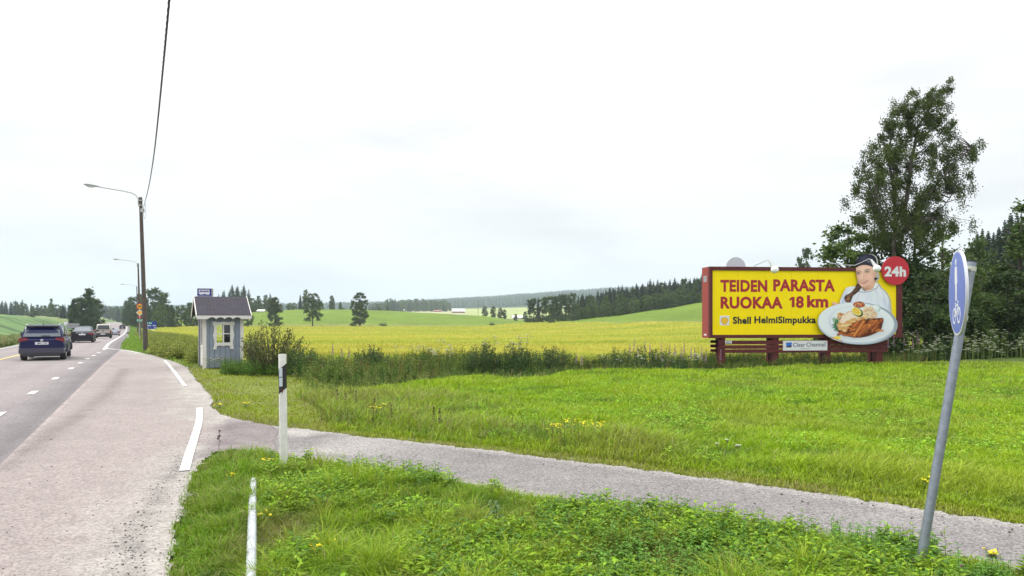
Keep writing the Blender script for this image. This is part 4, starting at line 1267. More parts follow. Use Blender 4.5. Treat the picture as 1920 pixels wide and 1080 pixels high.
# upright willow bush right of the shelter
def stem_bush(name, px, Y, h, r, ns, nl, ls, col, label, zlift=0.0, spread=1.0, cat='bush'):
    X0 = (px-960)*Y/F_
    o = empty(name, (X0, Y, float(gz(X0, Y))), 0, label, cat)
    mb = MB(); Vs = []; cs = []
    for i in range(ns):
        a = rnd.random()*6.28; d = r*math.sqrt(rnd.random())
        hh_ = h*(1-.45*(d/r)**1.5)*rnd.uniform(.7, 1.0)
        p0 = Vector((math.cos(a)*d*.35, math.sin(a)*d*.35, -.1)); p2 = Vector((math.cos(a)*d*spread+rnd.uniform(-.05, .1), math.sin(a)*d, hh_))
        p1 = p0.lerp(p2, .5)+Vector((0, 0, .05*hh_))
        mb.tube([p0, p1, p2], [.012, .008, .003], 4, cap=False)
        for k in range(nl):
            t = .12+.88*rnd.random()
            q = p0.lerp(p1, t*2) if t < .5 else p1.lerp(p2, t*2-1)
            Vs.append((q.x+rnd.gauss(0, .05), q.y+rnd.gauss(0, .05), q.z+rnd.gauss(0, .03)))
            cs.append(.6+.8*rnd.random())
    mb.build('stems', M['bark'], o)
    P = np.array(Vs); n = len(P); c = np.array(cs)
    L = ls*(.6+.8*rng.random(n))
    V, q = quads(P, L, L*.38, drape=(0, 0, .6))
    link('foliage', npmesh('foliage', V, [q], leafmat('bush_leaves', col, .25, 0), col=np.repeat(c, 4)[:, None]*np.ones((1, 3))), o)
    return o
stem_bush('willow_bush', 512, 25.5, 2.2, 1.2, 85, 42, .085, (.10, .115, .032), 'upright brownish green willow bush right of the shelter')
stem_bush('willow_bush', 478, 27.5, 1.7, .55, 34, 45, .085, (.10, .13, .04), 'small thin willow bush touching the shelter wall')
stem_bush('willow_bush', 562, 25, 1.25, .8, 50, 45, .08, (.11, .17, .04), 'low green bush right of the upright willow')
for (px, Y_, h_, r_, lab) in ((905, 26.4, .95, .75, 'dark low bush on the ditch bank, leftmost of three'), (965, 26.6, .9, .8, 'dark low bush on the ditch bank, middle of three'), (1030, 27.0, 1.0, .8, 'dark low bush on the ditch bank, rightmost of three'),
        (1225, 28.4, 1.25, 1.2, 'broad dark bush in the ditch left of the billboard'), (1160, 28.2, 1.15, .9, 'dark bush in the ditch further left of the billboard'), (690, 25.6, .85, .7, 'dark low bush on the ditch bank behind the marker post')):
    stem_bush('bush', px, Y_, h_+.3, r_, 48, 40, .085, (.07, .12, .03), lab)

# ---------------------------------------------------------------- helper: plane standing in the world, seen through pixels
class Wall:
    """vertical plane through (X0,Y0) turned by ang; local x along it, local -y towards the viewer"""
    def __init__(s, X0, Y0, Z0, ang): s.X0, s.Y0, s.Z0, s.a = X0, Y0, Z0, ang
    def __call__(s, px, y, off=0.0):
        dx, dz = (px-960)/F_, (HZ-y)/F_
        ux, uy = math.cos(s.a), math.sin(s.a)
        ox, oy = s.X0-(-math.sin(s.a))*-off, s.Y0-math.cos(s.a)*off*1.0
        ox = s.X0+math.sin(s.a)*off
        # solve t*(dx,1) = (ox,oy)+k*(ux,uy)
        det = dx*(-uy)+ux
        t = (ox*(-uy)+oy*ux)/det
        k = (dx*t-ox)/ux if abs(ux) > .5 else (t-oy)/uy
        return (k, CH+dz*t-s.Z0)

# ---------------------------------------------------------------- billboard
bA = math.atan2(.9, 8.4)
BX, BY = (1329.6-960)*29.5/F_, 29.5
bb = empty('billboard', (BX, BY, 0), bA, 'large yellow food billboard in a dark red frame, standing behind the meadow', 'billboard')
W = Wall(BX, BY, 0, bA)
def z3(x, y, off=0): return W(1300+x/4.319, 450+y/4.319, off)
def z4(x, y, off=0): return W(1540+x/5.4, 460+y/5.4, off)
x0, zb0 = z3(128, 795); _, zt0 = z3(128, 215)
x1, _ = z3(1684, 350)
DEP = .70
# frame: four bars round the poster, a back sheet and visible left side
fw = .16
px0, pz0 = z3(151, 768); _, pz1 = z3(151, 245)
px1, _ = z3(1640, 700)
mb = MB()
mb.box(0, x1, -.07, .10, zb0, pz0); mb.box(0, x1, -.07, .10, pz1, zt0)
mb.box(0, px0, -.068, .10, pz0, pz1); mb.box(px1, x1, -.068, .10, pz0, pz1)
mb.build('frame', M['red_wood'], bb)
mb = MB(); mb.box(px0, px1, -.02, .06, pz0, pz1); mb.build('poster_sheet', M['yellow_print'], bb)
M['red_side'] = mat('lit_red_side', (.30, .045, .035), .7, noise=.12, nscale=5)  # brighter red than the frame: light from the left painted into the colour
mb = MB(); mb.box(.002, .03, .10, .10+DEP, zb0, zt0); mb.build('side_panel', M['red_side'], bb)
mb = MB(); mb.box(.03, x1, .10+DEP-.05, .10+DEP, zb0, zt0); mb.box(.03, x1, .10, .10+DEP-.05, zb0+.01, zb0+.04); mb.box(.03, x1, .10, .10+DEP-.05, zt0-.04, zt0-.01); mb.box(x1-.03, x1-.002, .10, .10+DEP-.05, zb0+.04, zt0-.04)
mb.build('back_panel', M['red_wood'], bb)
mb = MB(); mb.box(-.006, .002, .25, .62, zt0-.62, zt0-.36); mb.build('number_plate', M['sign_grey'], bb)
mb = MB(); mb.box(-.006, .002, .30, .55, zb0+.10, zb0+.17); mb.build('number_plate', M['white_print'], bb)
# joints of the pasted sheets
M['seam'] = mat('poster_seam', (.60, .46, .01), .6)
mb = MB()
for xs in (360, 575, 790, 1010):
    a_, _ = z3(xs, 500)
    mb.box(a_, a_+.006, -.0225, -.0203, pz0, pz1)
mb.build('sheet_seams', M['seam'], bb)
yt = -.021
def ttl(name, s, m, xa, xb, yb, yt_, bold, off=-.0215, th=.003, P=z3, parent=bb):
    a_, zz = P(xa, yb); b_, _ = P(xb, yb); _, z2 = P(xa, yt_)
    return text(name, s, m, parent, a_, b_, zz, z2-zz, off, bold, th)
ttl('headline_lettering', 'TEIDEN', M['red_print'], 217, 597, 414, 327, .044)
ttl('headline_lettering', 'PARASTA', M['red_print'], 645, 1145, 410, 323, .044)
ttl('headline_lettering', 'RUOKAA', M['red_print'], 219, 722, 550, 463, .044)
ttl('headline_lettering', '8', M['red_print'], 828, 893, 545, 460, .045)
mb = MB(); mb.plate([z3(*p) for p in [(795, 545), (818, 545), (818, 460), (799, 460), (776, 474), (776, 492), (795, 484)]], -.0245, -.0215); mb.build('headline_lettering', M['red_print'], bb)
ttl('headline_lettering', 'km', M['red_print'], 918, 1090, 541, 452, .044)
ttl('brand_lettering', 'Shell', M['black_print'], 318, 465, 676, 624, .044)
ttl('brand_lettering', 'HelmiSimpukka', M['black_print'], 492, 990, 672, 620, .04)
# shell emblem on a white square
a_, zz = z3(213, 690); b_, z2 = z3(289, 613)
mb = MB(); mb.plate([(a_, zz), (b_, zz), (b_, z2), (a_, z2)], -.024, -.0205)
logo = mb.build('logo_panel', M['white_print'], bb)
def shellpts(s):
    pts = []
    cx, cy = 251, 654
    for k in range(15):
        a = math.pi*(1.22-1.44*k/14)
        for (da, rr) in ((0, 1.0), (math.pi*1.44/28, .93)):
            if k == 14 and da: continue
            aa = a-da
            pts.append((cx+29*s*rr*math.cos(aa), cy-2-27*s*rr*math.sin(aa)))
    pts += [(cx+15*s, cy+20*s), (cx+14*s, cy+29*s), (cx-14*s, cy+29*s), (cx-15*s, cy+20*s)]
    return [z3(*p) for p in pts]
mb = MB(); mb.plate(shellpts(1.0), -.027, -.0245); mb.build('shell_emblem', M['sign_red'], logo)
mb = MB(); mb.plate(shellpts(.88), -.030, -.0275); mb.build('shell_emblem', mat('emblem_yellow', (.88, .60, .01), .5), logo)
mb = MB()
for k in range(-2, 3):
    p0 = z3(251+k*3.2, 672); p1 = z3(251+k*9.5, 634+abs(k)*2.5)
    mb.plate([(p0[0]-.002, p0[1]), (p0[0]+.002, p0[1]), (p1[0]+.003, p1[1]), (p1[0]-.003, p1[1])], -.032, -.0302)
mb.build('shell_ribs', M['sign_red'], logo)

# chef and plate: printed picture boards, the print carried by a fine vertex-coloured sheet
class Paint:
    """a printed picture in the zoomed picture coordinates (y down)"""
    def __init__(s, x0, x1, y0, y1, st):
        s.x, s.y = np.meshgrid(np.arange(x0, x1, st), np.arange(y0, y1, st)); s.st = st
        s.c = np.zeros(s.x.shape+(3,)); s.a = np.zeros(s.x.shape, dtype=bool)
    def poly(s, pts, col, sub=5, cut=True, shade=None, k=1.0, soft=0.0, only=False):
        q = spline(pts, sub) if sub else pts
        m = in_poly(s.x, s.y, q)
        if only: m &= s.a
        w_ = m*k
        if soft:
            d_ = dist_line(s.x, s.y, q+[q[0]]); w_ = w_*np.clip(d_/soft, 0, 1)
        c = np.ones(s.x.shape+(3,))*np.array(col)
        if shade is not None: c = c*shade(s.x, s.y)[..., None]
        s.c = s.c*(1-w_[..., None])+c*w_[..., None]
        if cut and not only: s.a |= m
        return m
    def blob(s, cx, cy, rx, ry, col, k=1.0, rot=0.0, mask=None, p=2.0):
        dx, dy = s.x-cx, s.y-cy
        u = dx*math.cos(rot)+dy*math.sin(rot); v = -dx*math.sin(rot)+dy*math.cos(rot)
        w_ = k*np.exp(-((u/rx)**2+(v/ry)**2)**(p/2))
        if mask is not None: w_ = w_*mask
        s.c = s.c*(1-w_[..., None])+np.array(col)*w_[..., None]
    def stroke(s, pts, wd, col, k=1.0, mask=None):
        w_ = k*np.exp(-(dist_line(s.x, s.y, pts)/wd)**2)
        if mask is not None: w_ = w_*mask
        s.c = s.c*(1-w_[..., None])+np.array(col)*w_[..., None]
    def mesh(s, name, off, m):
        k0, z0_ = z4(0, 0, off); kx = []
        # exact ray/plane mapping, sampled per node
        dx = (1540+s.x/5.4-960)/F_; dz = (HZ-(460+s.y/5.4))/F_
        ox = BX+math.sin(bA)*off; oy = BY-math.cos(bA)*off
        ux, uy = math.cos(bA), math.sin(bA)
        t_ = (ox*(-uy)+oy*ux)/(dx*(-uy)+ux)
        kx = (dx*t_-ox)/ux; zz_ = CH+dz*t_
        nr, nc = s.x.shape; idx = np.arange(nr*nc).reshape(nr, nc)
        Fq = np.stack([idx[1:, :-1], idx[1:, 1:], idx[:-1, 1:], idx[:-1, :-1]], -1).reshape(-1, 4)
        Fq = Fq[s.a.ravel()[Fq].sum(1) >= 3]
        used = np.unique(Fq); rm = np.full(nr*nc, -1); rm[used] = np.arange(len(used))
        V = np.stack([kx, np.full(kx.shape, -off), zz_], -1).reshape(-1, 3)[used]
        return npmesh(name, V, [rm[Fq]], m, col=np.clip(s.c.reshape(-1, 3)[used]*1.16, 0, .85))
pm_ = bpy.data.materials.new('printed_picture'); pm_.use_nodes = True
_a = pm_.node_tree.nodes.new('ShaderNodeAttribute'); _a.attribute_name = 'Col'
pm_.node_tree.links.new(_a.outputs['Color'], pm_.node_tree.nodes['Principled BSDF'].inputs['Base Color'])
pm_.node_tree.nodes['Principled BSDF'].inputs['Roughness'].default_value = .5
pm_.node_tree.nodes['Principled BSDF'].inputs['Specular IOR Level'].default_value = .25
COAT = [(205,610),(185,575),(205,520),(225,475),(255,430),(300,415),(350,415),(390,420),(430,450),(470,462),(520,440),(545,385),(575,392),(600,430),(645,470),(675,520),(690,570),(695,640),(700,700),(640,720),(500,700),(350,690),(230,650)]
NECK = [(400,380),(540,345),(548,385),(545,410),(500,455),(462,468),(430,445),(405,415)]
FACE = [(355,215),(420,195),(500,205),(540,240),(552,290),(535,350),(500,400),(455,432),(415,425),(385,395),(365,345),(352,285)]
CAP = [(355,225),(354,180),(370,130),(408,98),(460,88),(515,95),(550,125),(562,170),(560,215),(547,243),(500,212),(440,200),(390,208)]
BRAID = [(366,388),(400,388),(412,415),(388,458),(350,492),(322,515),(308,548),(292,582),(264,584),(240,565),(231,530),(248,504),(282,488),(312,462),(338,428)]
HAND = [(108,580),(120,572),(165,585),(200,598),(225,605),(200,625),(165,622),(150,625),(135,612),(118,600)]
P = Paint(95, 720, 78, 730, 2.6)
P.poly(HAND, (.62, .33, .24)); P.blob(150, 588, 40, 8, (.74, .46, .36), .8, .25, P.a)
mcoat = P.poly(COAT, (.62, .65, .72))
for (cx, cy, rx, ry, rot, k, c_) in ((225, 560, 22, 90, .25, .8, (.40, .46, .60)), (330, 470, 60, 28, -.3, .5, (.70, .72, .76)), (420, 560, 90, 60, 0, .5, (.68, .70, .75)), (560, 470, 14, 80, -.55, .55, (.44, .50, .63)), (640, 560, 16, 90, -.25, .7, (.42, .48, .62)),
        (600, 500, 20, 50, -.5, .6, (.70, .72, .77)), (500, 560, 4, 90, 0, .6, (.46, .51, .63)), (470, 520, 30, 60, .1, .35, (.50, .55, .66)), (685, 640, 12, 80, 0, .8, (.36, .42, .56)), (300, 560, 10, 60, .35, .6, (.45, .50, .62)), (370, 520, 8, 50, .5, .5, (.47, .52, .64)), (580, 600, 10, 60, -.2, .5, (.46, .52, .64))):
    P.blob(cx, cy, rx, ry, c_, k, rot, mcoat)
mneck = P.poly(NECK, (.56, .31, .22), soft=3)
P.blob(430, 425, 40, 26, (.33, .14, .09), .85, .3, mneck); P.blob(520, 400, 22, 30, (.68, .42, .32), .7, 0, mneck)
P.poly([(520,440),(545,385),(562,380),(580,398),(562,428),(500,462),(455,474),(425,462),(470,458)], (.68, .70, .75), soft=2)
P.stroke([(578, 398), (563, 430), (502, 464), (440, 475), (372, 470)], 3.0, (.03, .03, .06), .9, P.a)
P.stroke([(405, 422), (425, 450), (445, 462)], 5, (.04, .03, .06), .9, P.a)
mb_ = P.poly(BRAID, (.050, .022, .018), soft=3)
for k in range(9):
    u = k/8; cx, cy = 392-150*u**.9, 402+165*u
    P.blob(cx, cy, 18, 7, (.16+.16*u, .07+.07*u, .035+.02*u), .75, .9-1.1*(k % 2), mb_)
P.blob(272, 545, 14, 30, (.36, .17, .07), .7, .2, mb_)
# face
mf = P.poly(FACE, (.68, .41, .315), soft=3)
for (cx, cy, rx, ry, rot, k, c_) in ((362, 320, 18, 90, -.1, .55, (.46, .23, .16)), (540, 300, 22, 80, .15, .55, (.50, .26, .19)), (440, 420, 70, 20, -.15, .6, (.48, .24, .17)), (430, 240, 60, 26, -.1, .6, (.80, .57, .47)), (490, 325, 30, 26, 0, .6, (.80, .50, .42)), (385, 330, 20, 22, 0, .45, (.78, .47, .38)),
        (412, 318, 8, 42, .05, .55, (.82, .58, .48)), (400, 352, 10, 7, 0, .6, (.50, .22, .16)), (428, 352, 10, 6, 0, .6, (.48, .22, .16)), (425, 402, 26, 12, 0, .5, (.80, .53, .43)), (428, 330, 5, 26, -.1, .4, (.52, .28, .21)), (472, 362, 7, 20, .5, .5, (.50, .25, .19)), (378, 362, 5, 16, -.4, .4, (.50, .25, .19)),
        (375, 282, 24, 13, 0, .45, (.44, .23, .17)), (464, 267, 28, 14, -.1, .45, (.44, .23, .17))):
    P.blob(cx, cy, rx, ry, c_, k, rot, mf)
for (ex, ey, ew, rt) in ((375, 284, 17, .12), (464, 268, 20, -.12)):
    P.blob(ex, ey, ew, 7, (.62, .58, .56), .95, rt, mf, 4); P.blob(ex-1, ey, 8, 8, (.05, .028, .02), 1, 0, mf, 4)
    P.stroke([(ex-ew-3, ey+2), (ex-ew*.5, ey-8), (ex+ew*.4, ey-9), (ex+ew+4, ey-1)], 3.2, (.03, .015, .012), .95, mf)
    P.stroke([(ex-ew, ey+5), (ex, ey+10), (ex+ew, ey+4)], 2.0, (.22, .10, .07), .6, mf)
    P.stroke([(ex-ew-7, ey-15), (ex-2, ey-27), (ex+ew+9, ey-19)], 3.8, (.09, .04, .028), .85, mf)
P.poly([(384,368),(408,374),(440,369),(468,357),(452,381),(425,391),(400,385)], (.42, .09, .09), only=True, soft=2)
P.stroke([(394, 373), (420, 378), (455, 366)], 3.4, (.70, .62, .58), .9, mf)
P.stroke([(381, 366), (408, 371), (440, 366), (472, 353)], 2.4, (.25, .06, .06), .8, mf)
P.poly([(535,272),(552,265),(560,290),(550,322),(536,328)], (.58, .32, .24), soft=3)
mc = P.poly(CAP, (.010, .010, .026), soft=2)
P.blob(430, 130, 50, 26, (.045, .045, .085), .8, -.3, mc); P.blob(478, 163, 26, 10, (.17, .18, .24), .7, .3, mc); P.stroke([(360, 205), (440, 182), (520, 192), (553, 222)], 4, (.04, .04, .07), .8, mc)
P.poly([(535,325),(578,328),(562,345),(540,362)], (.012, .012, .03), sub=1)
lowp = [z4(*p) for p in spline(COAT, 4)]
mb = MB(); mb.plate(lowp, -.098, -.075)
mb.plate([z4(*p) for p in spline([(345,470),(356,425),(350,285),(353,180),(372,128),(408,99),(460,90),(515,97),(548,127),(560,170),(558,240),(575,330),(548,370),(572,395),(560,470)], 4)], -.096, -.074)
chefb = mb.build('chef_board', mat('board_edge', (.45, .43, .40), .7), bb)
cf = link('chef_figure', P.mesh('chef_figure', .101, pm_), bb)
cf['label'] = 'printed picture of a smiling chef in a white coat and black cap'
# plate
rr_ = random.Random(5)
Q = Paint(-45, 755, 565, 1010, 2.8)
def E(cx, cy, rx, ry, rot=0, n=60): return ellipse(cx, cy, rx, ry, n, rot)
Q.poly(E(352, 790, 391, 213, .06, 90), (.42, .48, .57), 0)
Q.poly(E(352, 781, 384, 203, .06, 90), (.66, .70, .76), 0, soft=5)
Q.blob(130, 760, 90, 110, (.56, .62, .71), .6, 0, Q.a); Q.blob(620, 800, 90, 80, (.55, .61, .70), .5, 0, Q.a); Q.blob(300, 955, 240, 24, (.58, .63, .71), .7, .05, Q.a)
Q.poly(E(357, 774, 285, 166, .05), (.52, .58, .67), 0, soft=6); Q.poly(E(357, 768, 272, 158, .05), (.64, .69, .75), 0, soft=14)
Q.blob(400, 900, 230, 40, (.36, .33, .34), .6, -.05, Q.a)
Q.poly(E(380, 606, 74, 44), (.66, .70, .74), 0); Q.poly(E(382, 601, 64, 34), (.22, .035, .015), 0, soft=4)
for k in range(60):
    a_ = rr_.random()*6.28; d_ = rr_.random()**.5; cx, cy = 382+58*d_*math.cos(a_), 601+28*d_*math.sin(a_)
    Q.blob(cx, cy, rr_.uniform(4, 10), rr_.uniform(3, 6), rr_.choice([(.55, .10, .04), (.68, .26, .10), (.30, .04, .02), (.75, .45, .25)]), .85, rr_.random()*3)
Q.poly(E(545, 642, 58, 44), (.50, .60, .60), 0, soft=3); Q.poly(E(540, 634, 46, 30), (.68, .70, .72), 0, soft=6); Q.stroke([(588, 610), (596, 640), (585, 668)], 3, (.25, .38, .30), .8)
def strokes(n, region, L, wd, cols_, ang, edge=.5):
    for k in range(n):
        for _ in range(30):
            cx, cy = rr_.uniform(region[0], region[1]), rr_.uniform(region[2], region[3])
            if len(region) < 5 or in_poly(np.array([cx]), np.array([cy]), region[4])[0]: break
        a_ = rr_.uniform(*ang); l_ = rr_.uniform(*L); w_ = rr_.uniform(*wd); c_ = rr_.choice(cols_)
        p0 = (cx-math.cos(a_)*l_, cy-math.sin(a_)*l_); p1 = (cx+math.cos(a_)*l_, cy+math.sin(a_)*l_)
        if edge: Q.stroke([(p0[0]+1, p0[1]+w_*.45), (p1[0]+1, p1[1]+w_*.45)], w_*1.25, tuple(v_*.22 for v_ in c_), edge)
        Q.stroke([p0, p1], w_, c_, 1.0); Q.stroke([(p0[0], p0[1]-w_*.35), (p1[0], p1[1]-w_*.35)], w_*.4, tuple(min(.9, v_*1.5+.03) for v_ in c_), .6)
SAL = [(118,735),(160,728),(200,735),(190,790),(175,860),(140,862),(115,820),(128,790)]
strokes(55, (115, 200, 728, 860, SAL), (5, 15), (4, 8), [(.02, .12, .04), (.05, .24, .07), (.10, .32, .12), (.30, .42, .30), (.015, .07, .03)], (-1.5, 1.5), .6)
strokes(26, (165, 232, 688, 740), (4, 12), (3, 6), [(.66, .28, .05), (.75, .42, .10), (.45, .12, .03)], (-1.5, 1.5), .5)
HEAP = [(165,858),(230,800),(330,760),(430,735),(560,735),(628,738),(622,800),(600,860),(520,905),(430,932),(330,936),(240,912),(185,890)]
Q.poly(HEAP, (.085, .018, .008), 4, soft=4)
FR = [(.34, .085, .018), (.46, .13, .025), (.24, .05, .012), (.56, .19, .04), (.40, .11, .02)]
strokes(46, (190, 610, 750, 920, HEAP), (18, 48), (7, 11), FR, (-.75, .35), .75)
strokes(12, (330, 600, 760, 900, HEAP), (30, 55), (9, 12), FR, (-1.15, -.55), .8)
Q.stroke([(335, 925), (372, 868), (432, 775)], 15, (.10, .02, .01), .8); Q.stroke([(333, 918), (370, 862), (430, 772)], 12, (.55, .17, .03), 1); Q.stroke([(329, 914), (366, 858), (426, 770)], 4, (.72, .32, .09), .7)
strokes(120, (405, 560, 625, 745, [(410,655),(450,622),(500,622),(548,660),(565,715),(510,748),(450,738),(415,710)]), (8, 26), (2.5, 4.5), [(.74, .52, .34), (.66, .40, .20), (.78, .66, .50), (.60, .28, .12), (.74, .60, .38)], (-1.2, 1.2), .45)
FISH = [(160,820),(175,770),(215,715),(265,672),(320,665),(380,700),(440,720),(490,720),(440,745),(370,760),(300,800),(270,840),(255,872),(215,868),(180,850)]
mfish = Q.poly(FISH, (.58, .30, .11), 4, soft=4)
strokes(40, (165, 450, 690, 870, FISH), (5, 16), (4, 9), [(.72, .46, .20), (.50, .22, .07), (.78, .56, .30), (.62, .34, .13)], (-.9, .3), .35)
CRM = [(185,765),(222,712),(268,676),(322,668),(388,705),(400,730),(330,738),(270,762),(228,792),(195,788)]
mcr = Q.poly(CRM, (.76, .62, .50), 4, soft=8)
for k in range(26): Q.blob(rr_.uniform(200, 390), rr_.uniform(680, 780), rr_.uniform(5, 14), rr_.uniform(3, 7), rr_.choice([(.66, .46, .33), (.80, .70, .60), (.58, .38, .26)]), .6, rr_.uniform(-.8, .2), mcr)
ml = Q.poly(E(365, 675, 64, 42, .62), (.06, .085, .006), 0); mi_ = Q.poly(E(356, 668, 55, 37, .62), (.72, .66, .30), 0, soft=3); Q.poly(E(355, 667, 46, 30, .62), (.68, .44, .02), 0, soft=6)
for k in range(5): Q.stroke([(355, 667), (355+42*math.cos(k*1.256), 667+30*math.sin(k*1.256))], 2, (.78, .66, .28), .7, mi_)
Q.poly(E(160, 938, 42, 19), (.74, .58, .02), 0, soft=3)
Q.stroke([(93, 932), (130, 940), (170, 955), (214, 972)], 5, (.42, .07, .04), .85); Q.blob(140, 938, 8, 4, (.78, .74, .6), .8); Q.blob(178, 948, 9, 4, (.78, .74, .6), .8)
pl = MB(); pl.plate([z4(*p) for p in E(352, 790, 391, 213, .06, 72)], -.20, -.14)
plb = pl.build('plate_board', mat('plate_board_edge', (.30, .36, .42), .6), bb)
pf = link('plate_picture', Q.mesh('plate_picture', .203, pm_), bb)
pf['label'] = 'printed picture of a white plate with fish, lime and sweet potato fries'

# round 24h badge
q = [z3(*p) for p in ellipse(1620, 250, 110, 116, 56)]
mb = MB(); mb.plate(q, -.145, -.105); badge = mb.build('round_badge', M['sign_red'], bb)
ttl('badge_lettering', '24h', M['white_print'], 1531, 1704, 292, 220, .045, off=-.1465, th=.004, parent=badge)
# back of the badge of the other side
q = [z3(*p) for p in ellipse(385, 207, 79, 82, 44)]
mb = MB(); mb.plate([(p[0]*1.03+.1, p[1]) for p in q], DEP+.12, DEP+.16); mb.build('rear_badge', mat('plain_grey_back', (.52, .56, .60), .6), bb)

# lower fence, legs, maker's sign
mb = MB()
for (ya, yb_) in ((815, 846), (852, 882), (886, 915)):
    a_, za = z3(205, yb_); b_, _ = z3(1572, yb_-4); _, zc = z3(205, ya)
    mb.box(a_-.02, b_, -.035, -.004, za, zc)
mb.build('lower_boards', M['red_wood'], bb)
mb = MB()
for (ya, yb_) in ((815, 838), (850, 874), (888, 911)):
    a_, za = z3(178, yb_); _, zc = z3(178, ya)
    mb.box(a_, a_+.55, .50, .55, za, zc)
mb.build('rear_lower_boards', M['red_wood'], bb)
for (xa, xb, yf) in ((222, 258, 0), (640, 692, -.0), (1068, 1112, 0), (1482, 1534, 0)):
    a_, zt_ = z3(xa, 815); b_, _ = z3(xb, 815)
    mb = MB(); mb.box(a_, b_, .0, .30, -.75, zb0+.005); mb.build('leg', M['red_wood'], bb)
for xa in (230, 650, 1080, 1490):
    a_, _ = z3(xa, 815)
    mb = MB(); mb.box(a_, a_+.2, .48, .68, -.75, zb0+.005); mb.build('leg', M['red_wood'], bb)
a_, za = z3(722, 895); b_, zc = z3(1080, 815)
mb = MB(); mb.box(a_, b_, -.052, -.037, za, zc); ms = mb.build('maker_sign', M['white_print'], bb)
navy = mat('navy_print', (.04, .06, .11), .5)
ttl('maker_lettering', 'Clear', navy, 803, 900, 864, 832, .006, off=-.0525, parent=ms)
ttl('maker_lettering', 'Channel', navy, 910, 1063, 862, 830, .006, off=-.0525, parent=ms)
mb = MB(); mb.plate([z3(743, 870), z3(790, 868), z3(792, 850), z3(760, 858), z3(745, 862)], -.055, -.0525); mb.plate([z3(745, 832), z3(765, 830), z3(748, 846)], -.055, -.0525); mb.build('maker_emblem', M['black_print'], ms)
mb = MB(); mb.plate([z3(*p) for p in ellipse(770, 843, 25, 14, 24, -.35)], -.058, -.0555); mb.build('maker_emblem', mat('bright_blue', (.02, .16, .62), .4), ms)
mb = MB(); mb.plate([z3(862, 883), z3(938, 882), z3(938, 878), z3(862, 879)], -.055, -.0525); mb.build('small_print', M['sign_grey'], ms)
a_, za = z3(255, 838); b_, zc = z3(308, 815)
mb = MB(); mb.box(a_, b_, -.045, -.037, za, zc); ms = mb.build('number_plate', M['white_print'], bb)
ttl('plate_lettering', '823', navy, 264, 299, 834, 819, .02, off=-.0455, parent=ms)
# spotlights on curved arms
def spot(label, arm, head, parent):
    o = MB()
    o.tube(arm, .014, 8)
    so_ = o.build('spotlight_arm', M['dull_steel'], parent)
    a, b = Vector(head[0]), Vector(head[1])
    o = MB(); d_ = b-a
    o.tube([a, a+d_*.35, a+d_*.6], [.04, .065, .09], 12); o.build('spotlight_housing', M['dull_steel'], so_)
    o = MB(); o.tube([a+d_*.58, a+d_*.72, a+d_*.9, b], [.10, .155, .15, .06], 16); o.build('spotlight_bowl', mat('spotlight_glass', (.85, .87, .88), .12, coat=.6), so_)
def b3(x, y, off): p = z3(x, y, off); return (p[0], -off, p[1])
spot('', [b3(495, 212, -.1), b3(505, 203, .05), b3(560, 180, .6), b3(603, 161, 1.05), b3(618, 166, 1.15)], (b3(615, 165, 1.15), b3(672, 262, 1.45)), bb)
spot('', [b3(1100, 205, -.1), b3(1112, 185, 0), b3(1210, 202, .2), b3(1308, 205, .45), b3(1370, 178, .8), b3(1420, 153, 1.1), b3(1442, 158, 1.2)], (b3(1440, 160, 1.2), b3(1500, 252, 1.5)), bb)

# ---------------------------------------------------------------- bus shelter
SA = math.atan2(.47, .88)
SX, SY = -11.93, 27.5
shel = empty('bus_shelter', (SX, SY, 0), SA, 'small blue grey wooden bus shelter with white trim and dark shingle roof', 'bus shelter')
SW = Wall(SX, SY, 0, SA)
def z2(x, y, off=0): return SW(340+x/5.4, 520+y/5.4, off)
SWID, SDEP = 1.42, 2.1
# blue boards: vertical planks with grooves
M['blue_boards'] = mat('blue_grey_boards', (.21, .245, .30), .75, noise=.12, nscale=5)
t = M['blue_boards'].node_tree; b = t.nodes['Principled BSDF']
wv = t.nodes.new('ShaderNodeTexWave'); wv.wave_type = 'BANDS'; wv.bands_direction = 'X'; wv.wave_profile = 'SAW'; wv.inputs['Scale'].default_value = 1.62
tc = t.nodes.new('ShaderNodeTexCoord'); t.links.new(tc.outputs['Object'], wv.inputs[0])
rp = t.nodes.new('ShaderNodeValToRGB'); rp.color_ramp.elements[0].position = .06; rp.color_ramp.elements[0].color = (.35, .35, .35, 1); rp.color_ramp.elements[1].position = .12; rp.color_ramp.elements[1].color = (1, 1, 1, 1)
t.links.new(wv.outputs['Fac'], rp.inputs[0])
src = b.inputs['Base Color'].links[0].from_socket
v = t.nodes.new('ShaderNodeVectorMath'); v.operation = 'MULTIPLY'; t.links.new(src, v.inputs[0]); t.links.new(rp.outputs[0], v.inputs[1]); t.links.new(v.outputs[0], b.inputs['Base Color'])
M['shelter_white'] = mat('shelter_white', (.62, .61, .57), .6, noise=.08, nscale=4)
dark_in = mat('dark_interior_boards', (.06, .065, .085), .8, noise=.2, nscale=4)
wx0, wz0 = z2(358, 662); wx1, wz1 = z2(493, 480)
zt = 2.12
def holed(mb, y0, y1, xa, xb, z0, z1, hx0, hx1, hz0, hz1):
    mb.box(xa, hx0, y0, y1, z0, z1); mb.box(hx1, xb, y0, y1, z0, z1)
    mb.box(hx0, hx1, y0, y1, z0, hz0); mb.box(hx0, hx1, y0, y1, hz1, z1)
mb = MB(); holed(mb, 0, .05, 0.06, SWID, .04, zt, wx0, wx1, wz0, wz1); mb.build('front_wall', M['blue_boards'], shel)
